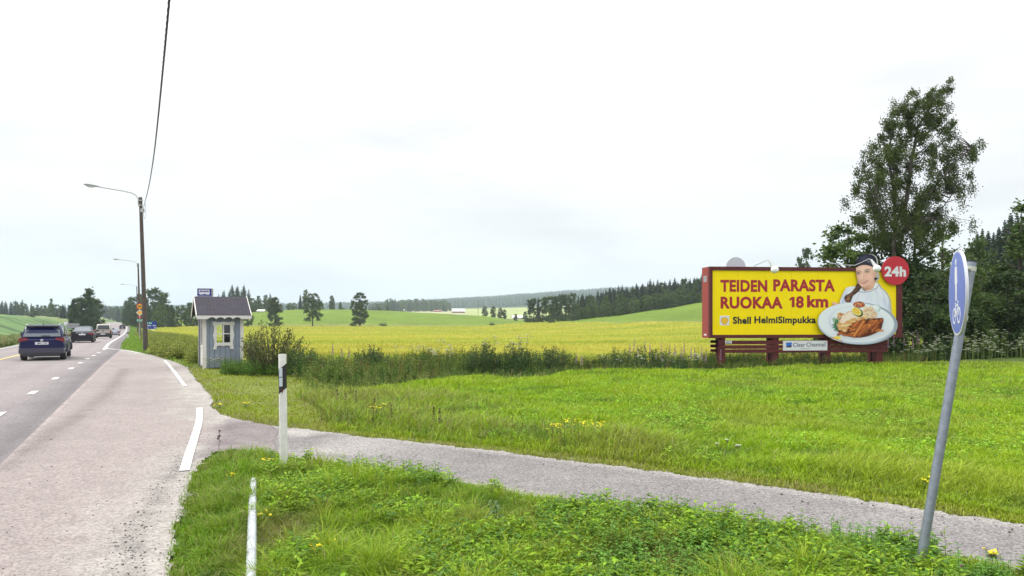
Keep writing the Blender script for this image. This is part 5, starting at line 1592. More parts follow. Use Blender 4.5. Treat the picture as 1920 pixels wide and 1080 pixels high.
# rear wall: its window shows the field in the left panes only
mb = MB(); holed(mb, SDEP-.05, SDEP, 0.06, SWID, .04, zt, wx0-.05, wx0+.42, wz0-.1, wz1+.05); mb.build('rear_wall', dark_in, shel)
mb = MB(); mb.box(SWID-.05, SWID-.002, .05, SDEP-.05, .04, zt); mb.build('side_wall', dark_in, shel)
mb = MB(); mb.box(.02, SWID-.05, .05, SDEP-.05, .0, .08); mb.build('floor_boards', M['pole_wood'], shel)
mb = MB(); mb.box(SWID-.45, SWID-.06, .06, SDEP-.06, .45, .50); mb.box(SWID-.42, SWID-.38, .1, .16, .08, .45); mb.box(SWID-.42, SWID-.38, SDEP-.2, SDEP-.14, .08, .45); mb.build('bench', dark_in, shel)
# corner posts and front entrance
for (xa, xb, ya, yb_) in ((-.035, .10, -.03, .075), (SWID-.085, SWID+.035, -.03, .06), (-.03, .04, SDEP-.06, SDEP+.03), (-.03, .03, SDEP*.5-.03, SDEP*.5+.03)):
    mb = MB(); mb.box(xa, xb, ya, yb_, -.08, zt+.02); mb.build('corner_post', M['shelter_white'], shel)
mb = MB(); mb.box(-.02, .02, .08, SDEP*.5-.032, .12, .78); mb.build('side_rail_panel', M['shelter_white'], shel)
mb = MB(); mb.box(-.03, .03, .075, SDEP*.5-.03, .80, .90); mb.build('handrail', M['shelter_white'], shel)
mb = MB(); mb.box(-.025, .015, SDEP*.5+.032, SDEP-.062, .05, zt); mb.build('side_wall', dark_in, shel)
# window trim with wavy edges
def wavy(a, b, n, amp, out):
    return [(a[0]+(b[0]-a[0])*i/n+out[0]*amp*abs(math.sin(math.pi*2*i/n)), a[1]+(b[1]-a[1])*i/n+out[1]*amp*abs(math.sin(math.pi*2*i/n))) for i in range(n+1)]
tx0, tz0 = z2(322, 730); tx1, tz1 = z2(533, 447)
mb = MB()
mb.plate([(wx0-.005, tz0), (wx0-.005, tz1)]+wavy((tx0-.02, tz1), (tx0, tz0), 20, .045, (1, 0)), -.035, -.001)
mb.plate([(wx1+.005, tz1), (wx1+.005, tz0)]+wavy((tx1, tz0), (tx1+.02, tz1), 20, .045, (-1, 0)), -.035, -.001)
mb.plate(wavy((tx0-.02, tz1), (tx1+.02, tz1), 20, .03, (0, -1))+[(tx1+.02, wz1-.005), (tx0-.02, wz1-.005)], -.038, -.001)
_, sz0 = z2(358, 700)
mb.plate([(wx0-.005, wz0+.005), (wx1+.005, wz0+.005)]+wavy((wx1+.005, sz0), (wx0-.005, sz0), 20, .035, (0, 1)), -.037, -.001)
win = mb.build('window', M['shelter_white'], shel)
cxw, czw = (wx0+wx1)/2, (wz0+wz1)/2+.0
mb = MB(); mb.box(cxw-.025, cxw+.025, .0, .04, wz0, wz1); mb.box(wx0, cxw-.025, .002, .038, czw-.02, czw+.02); mb.box(cxw+.025, wx1, .002, .038, czw-.02, czw+.02); mb.build('glazing_bars', M['shelter_white'], win)
gl = bpy.data.materials.new('window_pane'); gl.use_nodes = True; t = gl.node_tree
tp = t.nodes.new('ShaderNodeBsdfTransparent'); tp.inputs[0].default_value = (.93, .95, .96, 1); gs = t.nodes.new('ShaderNodeBsdfGlossy'); gs.inputs['Roughness'].default_value = .03
mxs = t.nodes.new('ShaderNodeMixShader'); mxs.inputs[0].default_value = .05
t.links.new(tp.outputs[0], mxs.inputs[1]); t.links.new(gs.outputs[0], mxs.inputs[2]); t.links.new(mxs.outputs[0], t.nodes['Material Output'].inputs[0])
mb = MB(); mb.box(wx0, wx1, .018, .022, wz0, wz1); mb.build('pane', gl, win)
# roof: ridge runs along the wall, slopes fall to the front and the rear
M['shingle'] = mat('roof_shingles', (.042, .034, .044), .85, noise=.15, nscale=9)
t = M['shingle'].node_tree; b = t.nodes['Principled BSDF']
br = t.nodes.new('ShaderNodeTexBrick'); br.inputs['Scale'].default_value = 1.0; br.inputs['Brick Width'].default_value = .26; br.inputs['Row Height'].default_value = .11; br.inputs['Mortar Size'].default_value = .012
br.inputs['Color1'].default_value = (.034, .030, .041, 1); br.inputs['Color2'].default_value = (.047, .041, .056, 1); br.inputs['Mortar'].default_value = (.012, .010, .018, 1)
tc = t.nodes.new('ShaderNodeTexCoord'); t.links.new(tc.outputs['Object'], br.inputs[0]); t.links.new(br.outputs[0], b.inputs['Base Color'])
ox0, ox1 = -.26, SWID+.28
ey0, ey1, mid = -.28, SDEP+.28, SDEP/2
ez, rz_ = 2.06, 2.80
def slope(name, ya, yb_, lab=None):
    Ls = math.hypot(yb_-ya, rz_-ez)
    mb = MB(); mb.box(ox0, ox1, 0, Ls, 0, .035)
    o = mb.build(name, M['shingle'], shel)
    o.location = (0, ya, ez)
    o.rotation_euler = (math.atan2(rz_-ez, yb_-ya), 0, 0) if yb_ > ya else (0, 0, 0)
    return o
slope('roof', ey0, mid)
o = slope('roof', ey0, mid); o.location = (ox0+ox1, ey1, ez); o.rotation_euler = (math.atan2(rz_-ez, mid-ey0), 0, math.pi)
# underside lining just below the two slopes, gables and barge boards
for xg in (ox0+.10, SWID+.02):
    mb = MB(); vs = [(xg, 0, ez), (xg, SDEP, ez), (xg, mid, rz_-.10)]
    mb.add([(x_+d_, y_, z_) for d_ in (0, .03) for (x_, y_, z_) in vs], [(0, 1, 2), (5, 4, 3), (0, 3, 4, 1), (1, 4, 5, 2), (2, 5, 3, 0)])
    mb.build('gable', M['red_wood'] if xg < 0 else dark_in, shel)
for xg in (ox0-.03, ox1+.002):
    for (ya, s_) in ((ey0, 1), (ey1, -1)):
        mb = MB(); th = math.atan2(rz_-ez, mid-ey0); L_ = math.hypot(mid-ey0, rz_-ez)
        p0 = Vector((xg, ya-.03*s_, ez-.10)); p1 = Vector((xg, mid, rz_-.065)); up = Vector((0, 0, .14))
        vs = [p0, p1, p1+up, p0+up]; vs = vs+[v_+Vector((.028, 0, 0)) for v_ in vs]
        mb.add(vs, [(0, 1, 2, 3), (7, 6, 5, 4), (0, 4, 5, 1), (1, 5, 6, 2), (2, 6, 7, 3), (3, 7, 4, 0)])
        mb.build('barge_board', M['shelter_white'], shel)
# scalloped fascia
pts = [(ox0, ez+.01), (ox1, ez+.01), (ox1, ez-.13), (SWID+.0, ez-.13)]
nsc = 4
for i in range(nsc*10+1):
    u = 1-i/(nsc*10)
    pts.append((.12+(SWID-.2)*u, ez-.13+.075*(abs(math.sin(math.pi*nsc*u))**.8)))
pts += [(.06, ez-.13), (ox0, ez-.13)]
mb = MB(); mb.plate(pts, ey0-.035, ey0-.008); mb.build('fascia', M['shelter_white'], shel)

# bus stop sign on its post behind the shelter
Ysg = 31.0
sx_, sz_ = ppt(374, 560, Ysg)
bs = empty('bus_stop_sign', (sx_, Ysg, float(H(sx_, Ysg))), SA*.5, 'blue box shaped bus stop sign on a post rising behind the shelter roof', 'bus stop sign')
mb = MB(); mb.tube([(0, .15, -.1), (0, .15, 2.75)], .035, 10); mb.build('post', M['dull_steel'], bs)
zz = sz_; kx = Ysg/F_
mb = MB(); mb.box(-.10, .50, .02, .42, zz-.02, zz+.46); mb.build('sign_box', M['sign_grey'], bs)
mb = MB(); mb.box(-.08, .48, .004, .018, zz+.135, zz+.44); up_ = mb.build('upper_face', mat('sign_deep_blue', (.004, .012, .20), .6), bs)
mb = MB(); mb.box(-.08, .48, .004, .018, zz, zz+.12); lo_ = mb.build('lower_face', bpy.data.materials['sign_deep_blue'], bs)
mb = MB(); mb.box(-.08, .48, -.002, .0035, zz+.120, zz+.135); mb.build('white_divider', M['white_print'], bs)
mb = MB()
mb.box(-.03, .42, -.004, .003, zz+.22, zz+.29)
for k in range(6): mb.box(-.02+.073*k, .025+.073*k, -.004, .003, zz+.33, zz+.385)
mb.box(-.03, .42, -.0035, .0032, zz+.392, zz+.405); mb.box(-.032, -.02, -.0035, .0032, zz+.29, zz+.392); mb.box(.41, .422, -.0035, .0032, zz+.29, zz+.392)
for k in (.04, .12, .29, .36): mb.plate(ellipse(k, zz+.215, .032, .032, 12), -.0042, .0028)
mb.build('bus_symbol', M['white_print'], up_)
text('stop_name_lettering', 'Pitkäniemi', M['white_print'], lo_, .03, .36, zz+.04, .045, .0035, 0, .002)

# ---------------------------------------------------------------- reflector post
Yp = 2666/(871-HZ)
Xp = (532-960)*Yp/F_
rp_ = empty('marker_post', (Xp, Yp, 0), .18, 'tall white roadside marker post with black band, standing where the path meets the bay', 'marker post')
def post(parent, h, w_, k=1.0, refl=True):
    lean = -.012
    mb = MB()
    prof = [(-w_/2, 0), (-w_*.32, -w_*.32), (w_*.32, -w_*.32), (w_/2, 0), (w_*.35, w_*.36), (-w_*.35, w_*.36)]
    def ring(z): return [(p[0]+lean*z, p[1], z) for p in prof]
    vs = ring(-.2)+ring(h); n = 6
    mb.add(vs, [(i, (i+1) % n, (i+1) % n+n, i+n) for i in range(n)]+[tuple(range(n, 2*n)), tuple(range(n))[::-1]])
    mb.build('post_body', M['white_plastic'], parent)
    # black band with slanted ends
    e = 1.025
    def side(i, za0, za1, zb0_, zb1):
        p, q = prof[i], prof[(i+1) % n]
        return [(p[0]*e+lean*za0, p[1]*e-.0005, za0), (q[0]*e+lean*zb0_, q[1]*e-.0005, zb0_), (q[0]*e+lean*zb1, q[1]*e-.0005, zb1), (p[0]*e+lean*za1, p[1]*e-.0005, za1)]
    z0, z1 = h-.50*k, h-.17*k
    mb = MB(); sl_ = .09*k
    xs = [p[0] for p in prof]
    def zz_(x, b_): return b_+(x/w_)*sl_+.0
    for i in (0, 1, 2):
        p, q = prof[i], prof[i+1]
        a0, b0 = zz_(p[0], z0), zz_(q[0], z0); a1, b1 = zz_(p[0], z1), zz_(q[0], z1)
        mb.add(side(i, a0, a1, b0, b1), [(0, 1, 2, 3)])
    for i in (3, 4, 5):
        mb.add(side(i, z0+.02, z1, z0+.02, z1), [(0, 1, 2, 3)])
    mb.build('black_band', M['black_print'], parent)
    if refl:
        rm = mat('reflector', (.50, .56, .62), .3)
        for (a0, a1) in ((h-.435*k, h-.315*k), (h-.305*k, h-.185*k)):
            mb = MB(); x_ = lean*a0; mb.box(x_-w_*.42+.003, x_+w_*.02, -w_*.32*e-.006, -w_*.32*e-.001, a0, a1); mb.build('reflector', rm, parent)
post(rp_, 1.50, .105)
mb = MB(); mb.plate([(x_-.012, z_+1.02) for (x_, z_) in spline([(-.012, .01), (.006, .012), (.012, -.01), (.004, -.03), (-.004, -.06), (-.010, -.02)], 3)], -.0375, -.0345)
mb.build('rust_spot', mat('rust', (.12, .03, .02), .9), rp_)
# small far marker post
Y2 = 90; X2 = (240-960)*Y2/F_
o = empty('marker_post', (X2, Y2, float(H(X2, Y2))), .5, 'small distant white marker post beside the far edge line', 'marker post')
post(o, 1.05, .12, refl=False)

# ---------------------------------------------------------------- half buried rail in the verge
rail = empty('verge_rail', (-3.08, 8.45, 0), math.atan2(-1, .36)+math.pi/2, 'white painted metal rail half buried in the grass beside the bus bay', 'rail')
# local -y runs towards the camera
mb = MB(); L_ = 4.6
prof = [(a_*.70, b_) for a_, b_ in [(-.055, .0), (-.05, .05), (-.02, .075), (.03, .078), (.055, .06), (.060, -.10), (.050, -.10), (.046, .05), (.02, .066), (-.02, .063), (-.042, .045), (-.046, .0)]]
n = len(prof); st_ = []
for i, yl in enumerate((0, -.4, -1.0, -2, -3, -L_)):
    dz = (.02, .04, .06, .08, .09, .10)[i]
    st_ += [(p[0], yl, p[1]+dz) for p in prof]
mb.add(st_, [(i*n+j, i*n+(j+1) % n, (i+1)*n+(j+1) % n, (i+1)*n+j) for i in range(5) for j in range(n)], 0, True)
mb.build('beam', mat('chipped_white_paint', (.42, .45, .46), .6, noise=.35, nscale=9, bump=.2), rail)
mb = MB()
for yl in (-.9, -2.9): mb.box(-.03, .03, yl-.04, yl+.04, -.3, .10)
mb.build('rail_posts', M['dull_steel'], rail)

# ---------------------------------------------------------------- round path sign (leaning, nearly edge on)
YS = 5.45
bX, _ = ppt(1721, 1080, YS)
z0 = float(gz(bX, YS))
sign = empty('path_sign', (bX, YS, 0), 0, 'round blue cycle path sign seen nearly edge on, on a leaning steel pole', 'traffic sign')
tX, tZ = ppt(1822, 492, YS+.12)
top = Vector((tX-bX, .12, tZ)); ax = top.normalized()
mb = MB(); mb.tube([Vector((0, 0, 0))-ax*.25, top*.5, top], .034, 20); mb.build('pole', M['steel'], sign)
mb = MB(); mb.tube([top, top+ax*.012], .037, 20); mb.build('pole_cap', M['black_plastic'], sign)
# disc: centre left of the pole, its plane leaning with the pole
cX, cZ = ppt(1794, 549, YS-.04)
cpos = Vector((cX-bX, -.04, cZ))
nrm = Vector((-.925, .38, 0))           # faces left, a little towards the viewer
upv = Vector((ax.x*.62, 0, 1)).normalized()
upv = (upv-nrm*upv.dot(nrm)).normalized(); side_ = upv.cross(nrm).normalized()
# columns: local x = right as read from the front, y = up, z = normal
Md = Matrix((side_, upv, nrm)).transposed().to_4x4(); Md.translation = cpos
def disc(mb, r, z0_, z1_, n=64, mi=0):
    vs = [(r*math.cos(2*math.pi*k/n), r*math.sin(2*math.pi*k/n), z) for z in (z0_, z1_) for k in range(n)]
    mb.add(vs, [tuple(range(n))[::-1], tuple(range(n, 2*n))]+[(k, (k+1) % n, (k+1) % n+n, k+n) for k in range(n)], mi, False, Md)
RR = .325
mb = MB(); disc(mb, RR, -.020, 0); rimo = mb.build('sign_plate', mat('sign_white_rim', (.56, .58, .62), .4), sign)
mb = MB(); disc(mb, RR-.016, 0, .002); face = mb.build('sign_face', mat('reflective_blue', (.07, .13, .50), .38, spec=.9), sign)
def dpoly(mb, pts, z0_=.0022, z1_=.0042):
    n = len(pts)
    ar = sum(pts[i][0]*pts[(i+1) % n][1]-pts[(i+1) % n][0]*pts[i][1] for i in range(n))
    if ar < 0: pts = pts[::-1]
    vs = [(p[0], p[1], z) for z in (z0_, z1_) for p in pts]
    mb.add(vs, [tuple(range(n))[::-1], tuple(range(n, 2*n))]+[(k, (k+1) % n, (k+1) % n+n, k+n) for k in range(n)], 0, False, Md)
mb = MB()   # adult with child above
dpoly(mb, ellipse(-.01, .235, .022, .026, 16))
dpoly(mb, [(-.045, .20), (.03, .20), (.042, .07), (.026, .07), (.02, .16), (.018, -.06), (-.002, -.06), (-.008, .04), (-.014, -.06), (-.034, -.06), (-.034, .16), (-.042, .07), (-.056, .07)])
mb.build('walker_symbol', M['white_print'], face)
def ringp(mb, cx, cy, r, w_, n=28):
    for k in range(n):
        a0, a1 = 2*math.pi*k/n, 2*math.pi*(k+1)/n
        dpoly(mb, [(cx+r*math.cos(a0), cy+r*math.sin(a0)), (cx+r*math.cos(a1), cy+r*math.sin(a1)), (cx+(r-w_)*math.cos(a1), cy+(r-w_)*math.sin(a1)), (cx+(r-w_)*math.cos(a0), cy+(r-w_)*math.sin(a0))])
def lin(mb, a, b, w_):
    d_ = Vector((b[0]-a[0], b[1]-a[1])); d_.normalize(); n_ = (-d_.y*w_/2, d_.x*w_/2)
    dpoly(mb, [(a[0]+n_[0], a[1]+n_[1]), (b[0]+n_[0], b[1]+n_[1]), (b[0]-n_[0], b[1]-n_[1]), (a[0]-n_[0], a[1]-n_[1])])
mb = MB()
ringp(mb, -.085, -.175, .062, .014); ringp(mb, .085, -.175, .062, .014)
for a_, b_ in (((-.085, -.175), (-.035, -.095)), ((-.035, -.095), (.055, -.095)), ((.055, -.095), (-.005, -.175)), ((-.005, -.175), (-.085, -.175)), ((-.035, -.095), (-.005, -.175)), ((.085, -.175), (.045, -.07)), ((.045, -.07), (.075, -.07)), ((-.055, -.08), (-.02, -.08))):
    lin(mb, a_, b_, .012)
mb.build('bicycle_symbol', M['white_print'], face)
band = mat('galvanised_band', (.48, .50, .42), .45, .3)
for s_ in (.19, -.19):
    c_ = cpos+upv*s_-nrm*.03
    p_ = ax*((c_.z)/ax.z)
    mb = MB(); mb.tube([p_-ax*.018, p_+ax*.018], .040, 16)
    mb.tube([c_, p_], .014, 8)
    mb.build('clamp_bracket', band, sign)

# ---------------------------------------------------------------- wooden lamp posts
def lamp(px_b, y_top, px_t, Y, label, arm_dx, arm_rise, k=1.0):
    X = (px_b-960)*Y/F_; z = float(H(X, Y))
    o = empty('lamp_post', (X, Y, z), 0, label, 'street lamp', 'lamp posts along the road')
    tx, tz = ppt(px_t, y_top, Y); tp_ = Vector((tx-X, 0, tz-z))
    mb = MB(); mb.tube([(0, 0, -.3), tp_*.5, tp_], [.145*k, .12*k, .095*k], 12); mb.build('wooden_pole', M['pole_wood'], o)
    dr = Vector((-.88, -.47, 0))
    a0 = tp_+Vector((0, 0, -.45))+dr*.12
    pts = [a0, a0+Vector((0, 0, .35)), a0+dr*.12+Vector((0, 0, .55)), a0+dr*.35+Vector((0, 0, .68)), a0+dr*.8+Vector((0, 0, .76)), a0+dr*(arm_dx-.6)+Vector((0, 0, .76+arm_rise))]
    mb = MB(); mb.tube(pts, .035*k, 8); arm = mb.build('lamp_arm', M['dull_steel'], o)
    mb = MB()
    for zc_ in (-.05, .25): mb.tube([a0+Vector((0, 0, zc_-.03))-dr*.12, a0+Vector((0, 0, zc_+.03))-dr*.12], .15*k, 12)
    mb.build('pole_clamp', M['dull_steel'], o)
    e0 = pts[-1]; ad = (pts[-1]-pts[-2]).normalized()
    mb = MB()
    secs = [(0, .05, .05), (.12, .07, .07), (.25, .12, .09), (.55, .16, .10), (.78, .13, .07), (.84, .04, .03)]
    sd = Vector((-.47, .88, 0)); vs = []; n = 12
    for (u, wr, hr) in secs:
        for k_ in range(n):
            an = 2*math.pi*k_/n
            zz_ = math.sin(an); vs.append(e0+ad*u+sd*math.cos(an)*wr+Vector((0, 0, (zz_ if zz_ > 0 else zz_*.35)*hr)))
    mb.add(vs, [(i*n+j, i*n+(j+1) % n, (i+1)*n+(j+1) % n, (i+1)*n+j) for i in range(len(secs)-1) for j in range(n)]+[tuple(range(n))[::-1], tuple(range(len(vs)-n, len(vs)))], 0, True)
    hd = mb.build('lamp_head', M['sign_grey'], arm)
    mb = MB(); vs = []
    for (u, wr, hr) in ((.26, .10, .03), (.4, .135, .09), (.6, .135, .09), (.74, .10, .03)):
        for k_ in range(n):
            an = 2*math.pi*k_/n
            vs.append(e0+ad*u+sd*math.cos(an)*wr+Vector((0, 0, -.03+min(0, math.sin(an))*hr)))
    mb.add(vs, [(i*n+j, i*n+(j+1) % n, (i+1)*n+(j+1) % n, (i+1)*n+j) for i in range(3) for j in range(n)], 0, True)
    mb.build('lamp_glass', mat('lamp_glass', (.55, .55, .52), .2), arm)
    return o
lamp(273.5, 370, 263.5, 44, 'nearest and tallest wooden lamp post right of the road', 2.68, .14)
lamp(263, 494, 259, 95, 'second wooden lamp post, just behind the stacked road signs', 2.6, .10)
lamp(258.5, 537, 256.5, 165, 'third and farthest wooden lamp post, half hidden behind the second', 2.95, .08)
# twisted aerial cable to the next pole behind the viewer
YX = [44, 34, 27, 21.5, 16.5, 13.8, 10.9, 8.1, 4, 0, -5, -11]
ZC = [8.62, 7.55, 6.65, 6.05, 5.62, 5.5, 5.52, 5.62, 5.95, 6.45, 7.3, 8.6]
yy = np.linspace(44, -11, 900)
zc = np.interp(yy, YX[::-1], ZC[::-1])
kern = np.ones(61)/61; zp_ = np.pad(zc, 30, mode='edge'); zs = np.convolve(zp_, kern, 'valid')
xc = .365-.527*yy+.12*(1-yy/44)*0
root = empty('aerial_cable', (0, 0, 0), 0, 'black twisted overhead cable sagging from the nearest lamp post towards the viewer', 'cable')
for ph in range(3):
    mb = MB()
    pts = [(x_+.009*math.cos(s_*.75+ph*2.094), y_, z_+.009*math.sin(s_*.75+ph*2.094)) for s_, (x_, y_, z_) in enumerate(zip(xc, yy, zs))]
    mb.tube(pts, .0075, 5); mb.build('strand', M['black_plastic'], root)
mb = MB(); mb.tube([(xc[0]+.0, 44, 8.62), (xc[0]+.05, 44, 8.1), (xc[60]+.12, yy[60], 7.7), (xc[150]+.05, yy[150], zs[150]-.05)], .009, 5); mb.build('stay_strand', M['black_plastic'], root)
mb = MB(); mb.box(-22.95, -22.78, 43.9, 44.1, 8.5, 8.72); mb.build('cable_bracket', M['dull_steel'], root)

# ---------------------------------------------------------------- road signs right of the road
Yq = 80.0; Xq = (262-960)*Yq/F_; zq = float(H(Xq, Yq))
sg = empty('road_sign_stack', (Xq, Yq, zq), .40, 'pole carrying a round speed limit, a yellow priority diamond and two route number signs', 'traffic signs')
def zq_(y): return CH+(HZ-y)*Yq/F_-zq
mb = MB(); mb.tube([(0, .05, -.2), (0, .05, zq_(569))], .04, 8); mb.build('post', M['dull_steel'], sg)
mb = MB(); mb.plate(ellipse(0, zq_(574.5), .33, .33, 32), -.03, -.01); r_ = mb.build('round_sign', M['sign_red'], sg)
mb = MB(); mb.plate(ellipse(0, zq_(574.5), .26, .26, 32), -.034, -.031); mb.build('yellow_field', M['sign_yellow'], r_)
text('speed_lettering', '80', M['black_print'], r_, -.17, .17, zq_(574.5)-.12, .24, -.035, .03)
zc_ = zq_(586.2)
mb = MB(); mb.plate([(0, zc_-.36), (.36, zc_), (0, zc_+.36), (-.36, zc_)], -.03, -.01); r_ = mb.build('diamond_sign', M['white_print'], sg)
mb = MB(); mb.plate([(0, zc_-.27), (.27, zc_), (0, zc_+.27), (-.27, zc_)], -.034, -.031); mb.build('yellow_field', M['sign_yellow'], r_)
zc_ = zq_(594.6)
mb = MB(); mb.plate([(-.15, zc_-.13), (.15, zc_-.13), (.15, zc_+.13), (-.15, zc_+.13)], -.03, -.01); r_ = mb.build('route_plate', M['sign_red'], sg)
text('route_lettering', '9', M['white_print'], r_, -.05, .05, zc_-.08, .16, -.031, .02)
zc_ = zq_(600.5)
mb = MB(); mb.plate([(-.33, zc_-.15), (.33, zc_-.15), (.33, zc_+.15), (-.33, zc_+.15)], -.03, -.01); r_ = mb.build('route_plate', M['sign_green'], sg)
text('route_lettering', 'E 63', M['white_print'], r_, -.24, .24, zc_-.09, .18, -.031, .02)
# blue direction sign
Yq = 120.0; Xq = (283-960)*Yq/F_; zq = float(H(Xq, Yq))
sg = empty('direction_sign', (Xq, Yq, zq), .40, 'blue rectangular direction sign right of the nearest lamp post', 'direction sign')
for dx_ in (-.6, .45):
    mb = MB(); mb.tube([(dx_, .05, -.3), (dx_, .05, zq_(603))], .04, 8); mb.build('post', M['dull_steel'], sg)
za, zc_ = zq_(617), zq_(602.5)
mb = MB(); mb.box(-1.05, .86, -.03, 0, za, zc_); pn_ = mb.build('sign_panel', M['sign_blue'], sg)
mb = MB(); mb.box(-.72, .18, -.036, -.031, zc_-.50, zc_-.10); gp = mb.build('green_field', M['sign_green'], pn_)
text('route_lettering', 'E 63', M['white_print'], gp, -.62, .08, zc_-.42, .22, -.037, .02)
mb = MB()
for (a_, b_, zz_) in ((-.95, -.02, .72), (.30, .70, .72), (-.95, -.5, 1.12), (.48, .72, 1.12)):
    x_ = a_
    while x_ < b_:
        mb.box(x_, x_+.075, -.036, -.031, zc_-zz_-.09, zc_-zz_+.06+.05*((int(x_*100) % 3) == 0)); x_ += .11
mb.build('place_lettering', M['white_print'], pn_)
# signs on the far side of the road
Yq = 66.0; Xq = (124-960)*Yq/F_; zq = float(H(Xq, Yq))
sg = empty('small_road_sign', (Xq, Yq, zq), .4, 'small white square sign on a thin post left of the road', 'traffic sign')
mb = MB(); mb.tube([(0, .04, -.3), (0, .04, zq_(604))], .03, 8); mb.build('post', M['dull_steel'], sg)
mb = MB(); mb.box(-.17, .17, -.02, 0, zq_(609.8), zq_(603.7)); mb.build('sign_panel', M['white_print'], sg)
Xq = (137-960)*Yq/F_; zq = float(H(Xq, Yq))
sg = empty('direction_sign', (Xq, Yq, zq), .4, 'grey back of a direction sign on two posts left of the road', 'direction sign')
for dx_ in (-.42, .42):
    mb = MB(); mb.tube([(dx_, .04, -.3), (dx_, .04, zq_(607))], .035, 8); mb.build('post', M['dull_steel'], sg)
mb = MB(); mb.box(-.5, .52, -.03, -.002, zq_(610.5), zq_(606.3)); mb.box(-.5, .52, -.03, -.002, zq_(615.3), zq_(611.2)); mb.build('sign_panel', M['sign_grey'], sg)

# ---------------------------------------------------------------- cars
M['glass_dark'] = mat('car_glass', (.03, .04, .05), .06, coat=.5)
M['glass_light'] = mat('rear_glass', (.06, .08, .10), .08, coat=.8)
M['tail_red'] = mat('tail_lamp', (.17, .004, .012), .2, coat=.6)
M['rim'] = mat('alloy_rim', (.42, .43, .44), .35, .6)
M['plate'] = mat('number_plate_white', (.66, .68, .72), .4)
def loft(mb, secs, mi=0, smooth=True, cap=True):
    """secs: list of (y, [(halfwidth, z), ...]) bottom to top on one side; mirrored"""
    rings = []
    for y, pr in secs:
        rings.append([(x, y, z) for x, z in pr]+[(-x, y, z) for x, z in pr[::-1]])
    n = len(rings[0]); vs = [p for r in rings for p in r]
    fs = [(i*n+j, i*n+(j+1) % n, (i+1)*n+(j+1) % n, (i+1)*n+j) for i in range(len(rings)-1) for j in range(n)]
    mb.add(vs, fs, mi, smooth)
    if cap:
        mb.add(rings[0], [tuple(range(n))], mi, False); mb.add(rings[-1], [tuple(range(n))[::-1]], mi, False)
def car(name, px, Y, label, L, Wd, Hh, paint, kind='suv', lower=None, yaw=None, plate=None, cat='car'):
    X = (px-960)*Y/F_
    z = float(H(X, Y))+.018
    yw = math.atan(.53) if yaw is None else yaw
    o = empty(name, (X, Y, z), yw, label, cat, 'cars driving away on the main road')
    w = Wd/2; belt = {'suv': Hh*.655, 'saloon': Hh*.63, 'pickup': Hh*.60}[kind]
    gc = .22 if kind != 'saloon' else .16
    lower = lower or M['black_plastic']
    # body: y=0 rear, y=L front (away)
    def pr(k, zt, zb=gc, wt=.93): return [(w*.86*k, zb), (w*.97*k, zb+.12), (w*1.0*k, zb+.38*(zt-zb)), (w*.985*k, zb+.7*(zt-zb)), (w*wt*k, zt-.03), (w*wt*k*.96, zt)]
    mb = MB()
    if kind == 'suv':
        secs = [(-.02, pr(.93, belt-.12, gc+.12)), (.10, pr(.975, belt-.01, gc+.06)), (.35, pr(1.0, belt)), (L*.5, pr(1.0, belt)), (L*.72, pr(1.0, belt-.02)), (L*.78, pr(.99, belt-.06)), (L*.93, pr(.95, belt-.18)), (L*.99, pr(.86, belt-.34, gc+.05))]
    elif kind == 'saloon':
        secs = [(-.02, pr(.92, belt-.10, gc+.12)), (.12, pr(.97, belt+.02, gc+.06)), (.55, pr(1.0, belt+.03)), (L*.5, pr(1.0, belt)), (L*.70, pr(1.0, belt-.02)), (L*.90, pr(.95, belt-.12)), (L*.99, pr(.84, belt-.28, gc+.05))]
    else:
        secs = [(0, pr(.97, belt-.02, gc+.22, .97)), (.06, pr(1.0, belt, gc+.2, .97)), (L*.36, pr(1.0, belt, gc+.2, .97)), (L*.68, pr(1.0, belt, gc+.1)), (L*.76, pr(.98, belt-.04, gc+.1)), (L*.93, pr(.94, belt-.14, gc+.1)), (L*.99, pr(.84, belt-.28, gc+.1))]
    loft(mb, secs)
    body = mb.build('body', paint, o)
    # cabin
    rf = Hh
    def pc(wt, wb, zt, zb): return [(w*wb, zb), (w*(wb*.6+wt*.4), zb+.4*(zt-zb)), (w*(wb*.15+wt*.85), zb+.85*(zt-zb)), (w*wt*.94, zt-.015), (w*wt*.6, zt+.015)]
    b0 = belt-.06
    if kind == 'suv':
        cs = [(.10, pc(.90, .92, belt, b0)), (.18, pc(.84, .92, belt+.22, b0)), (.42, pc(.76, .92, rf-.05, b0)), (.62, pc(.76, .92, rf, b0)), (L*.45, pc(.77, .92, rf, b0)), (L*.58, pc(.75, .92, rf-.10, b0)), (L*.68, pc(.80, .92, belt+.20, b0)), (L*.76, pc(.88, .90, belt-.02, b0))]
        rear = ((.085, belt+.02), (.40, rf-.115)); sidew = ((.55, L*.30), (L*.32, L*.50), (L*.51, L*.66))
    elif kind == 'saloon':
        cs = [(.50, pc(.86, .90, belt+.03, b0)), (.95, pc(.76, .91, belt+.24, b0)), (1.45, pc(.70, .91, rf-.03, b0)), (L*.42, pc(.71, .91, rf, b0)), (L*.50, pc(.71, .91, rf-.03, b0)), (L*.60, pc(.78, .91, belt+.22, b0)), (L*.70, pc(.86, .90, belt, b0))]
        rear = ((.58, belt+.055), (1.34, rf-.10)); sidew = ((1.25, L*.40), (L*.42, L*.56))
    else:
        cs = [(L*.37, pc(.84, .90, belt+.02, b0)), (L*.385, pc(.80, .90, rf-.12, b0)), (L*.42, pc(.76, .90, rf, b0)), (L*.54, pc(.76, .90, rf, b0)), (L*.60, pc(.74, .90, rf-.06, b0)), (L*.68, pc(.80, .90, belt+.2, b0)), (L*.74, pc(.86, .90, belt-.02, b0))]
        rear = ((L*.37-.005, belt+.07), (L*.385-.005, rf-.14)); sidew = ((L*.40, L*.49), (L*.50, L*.63))
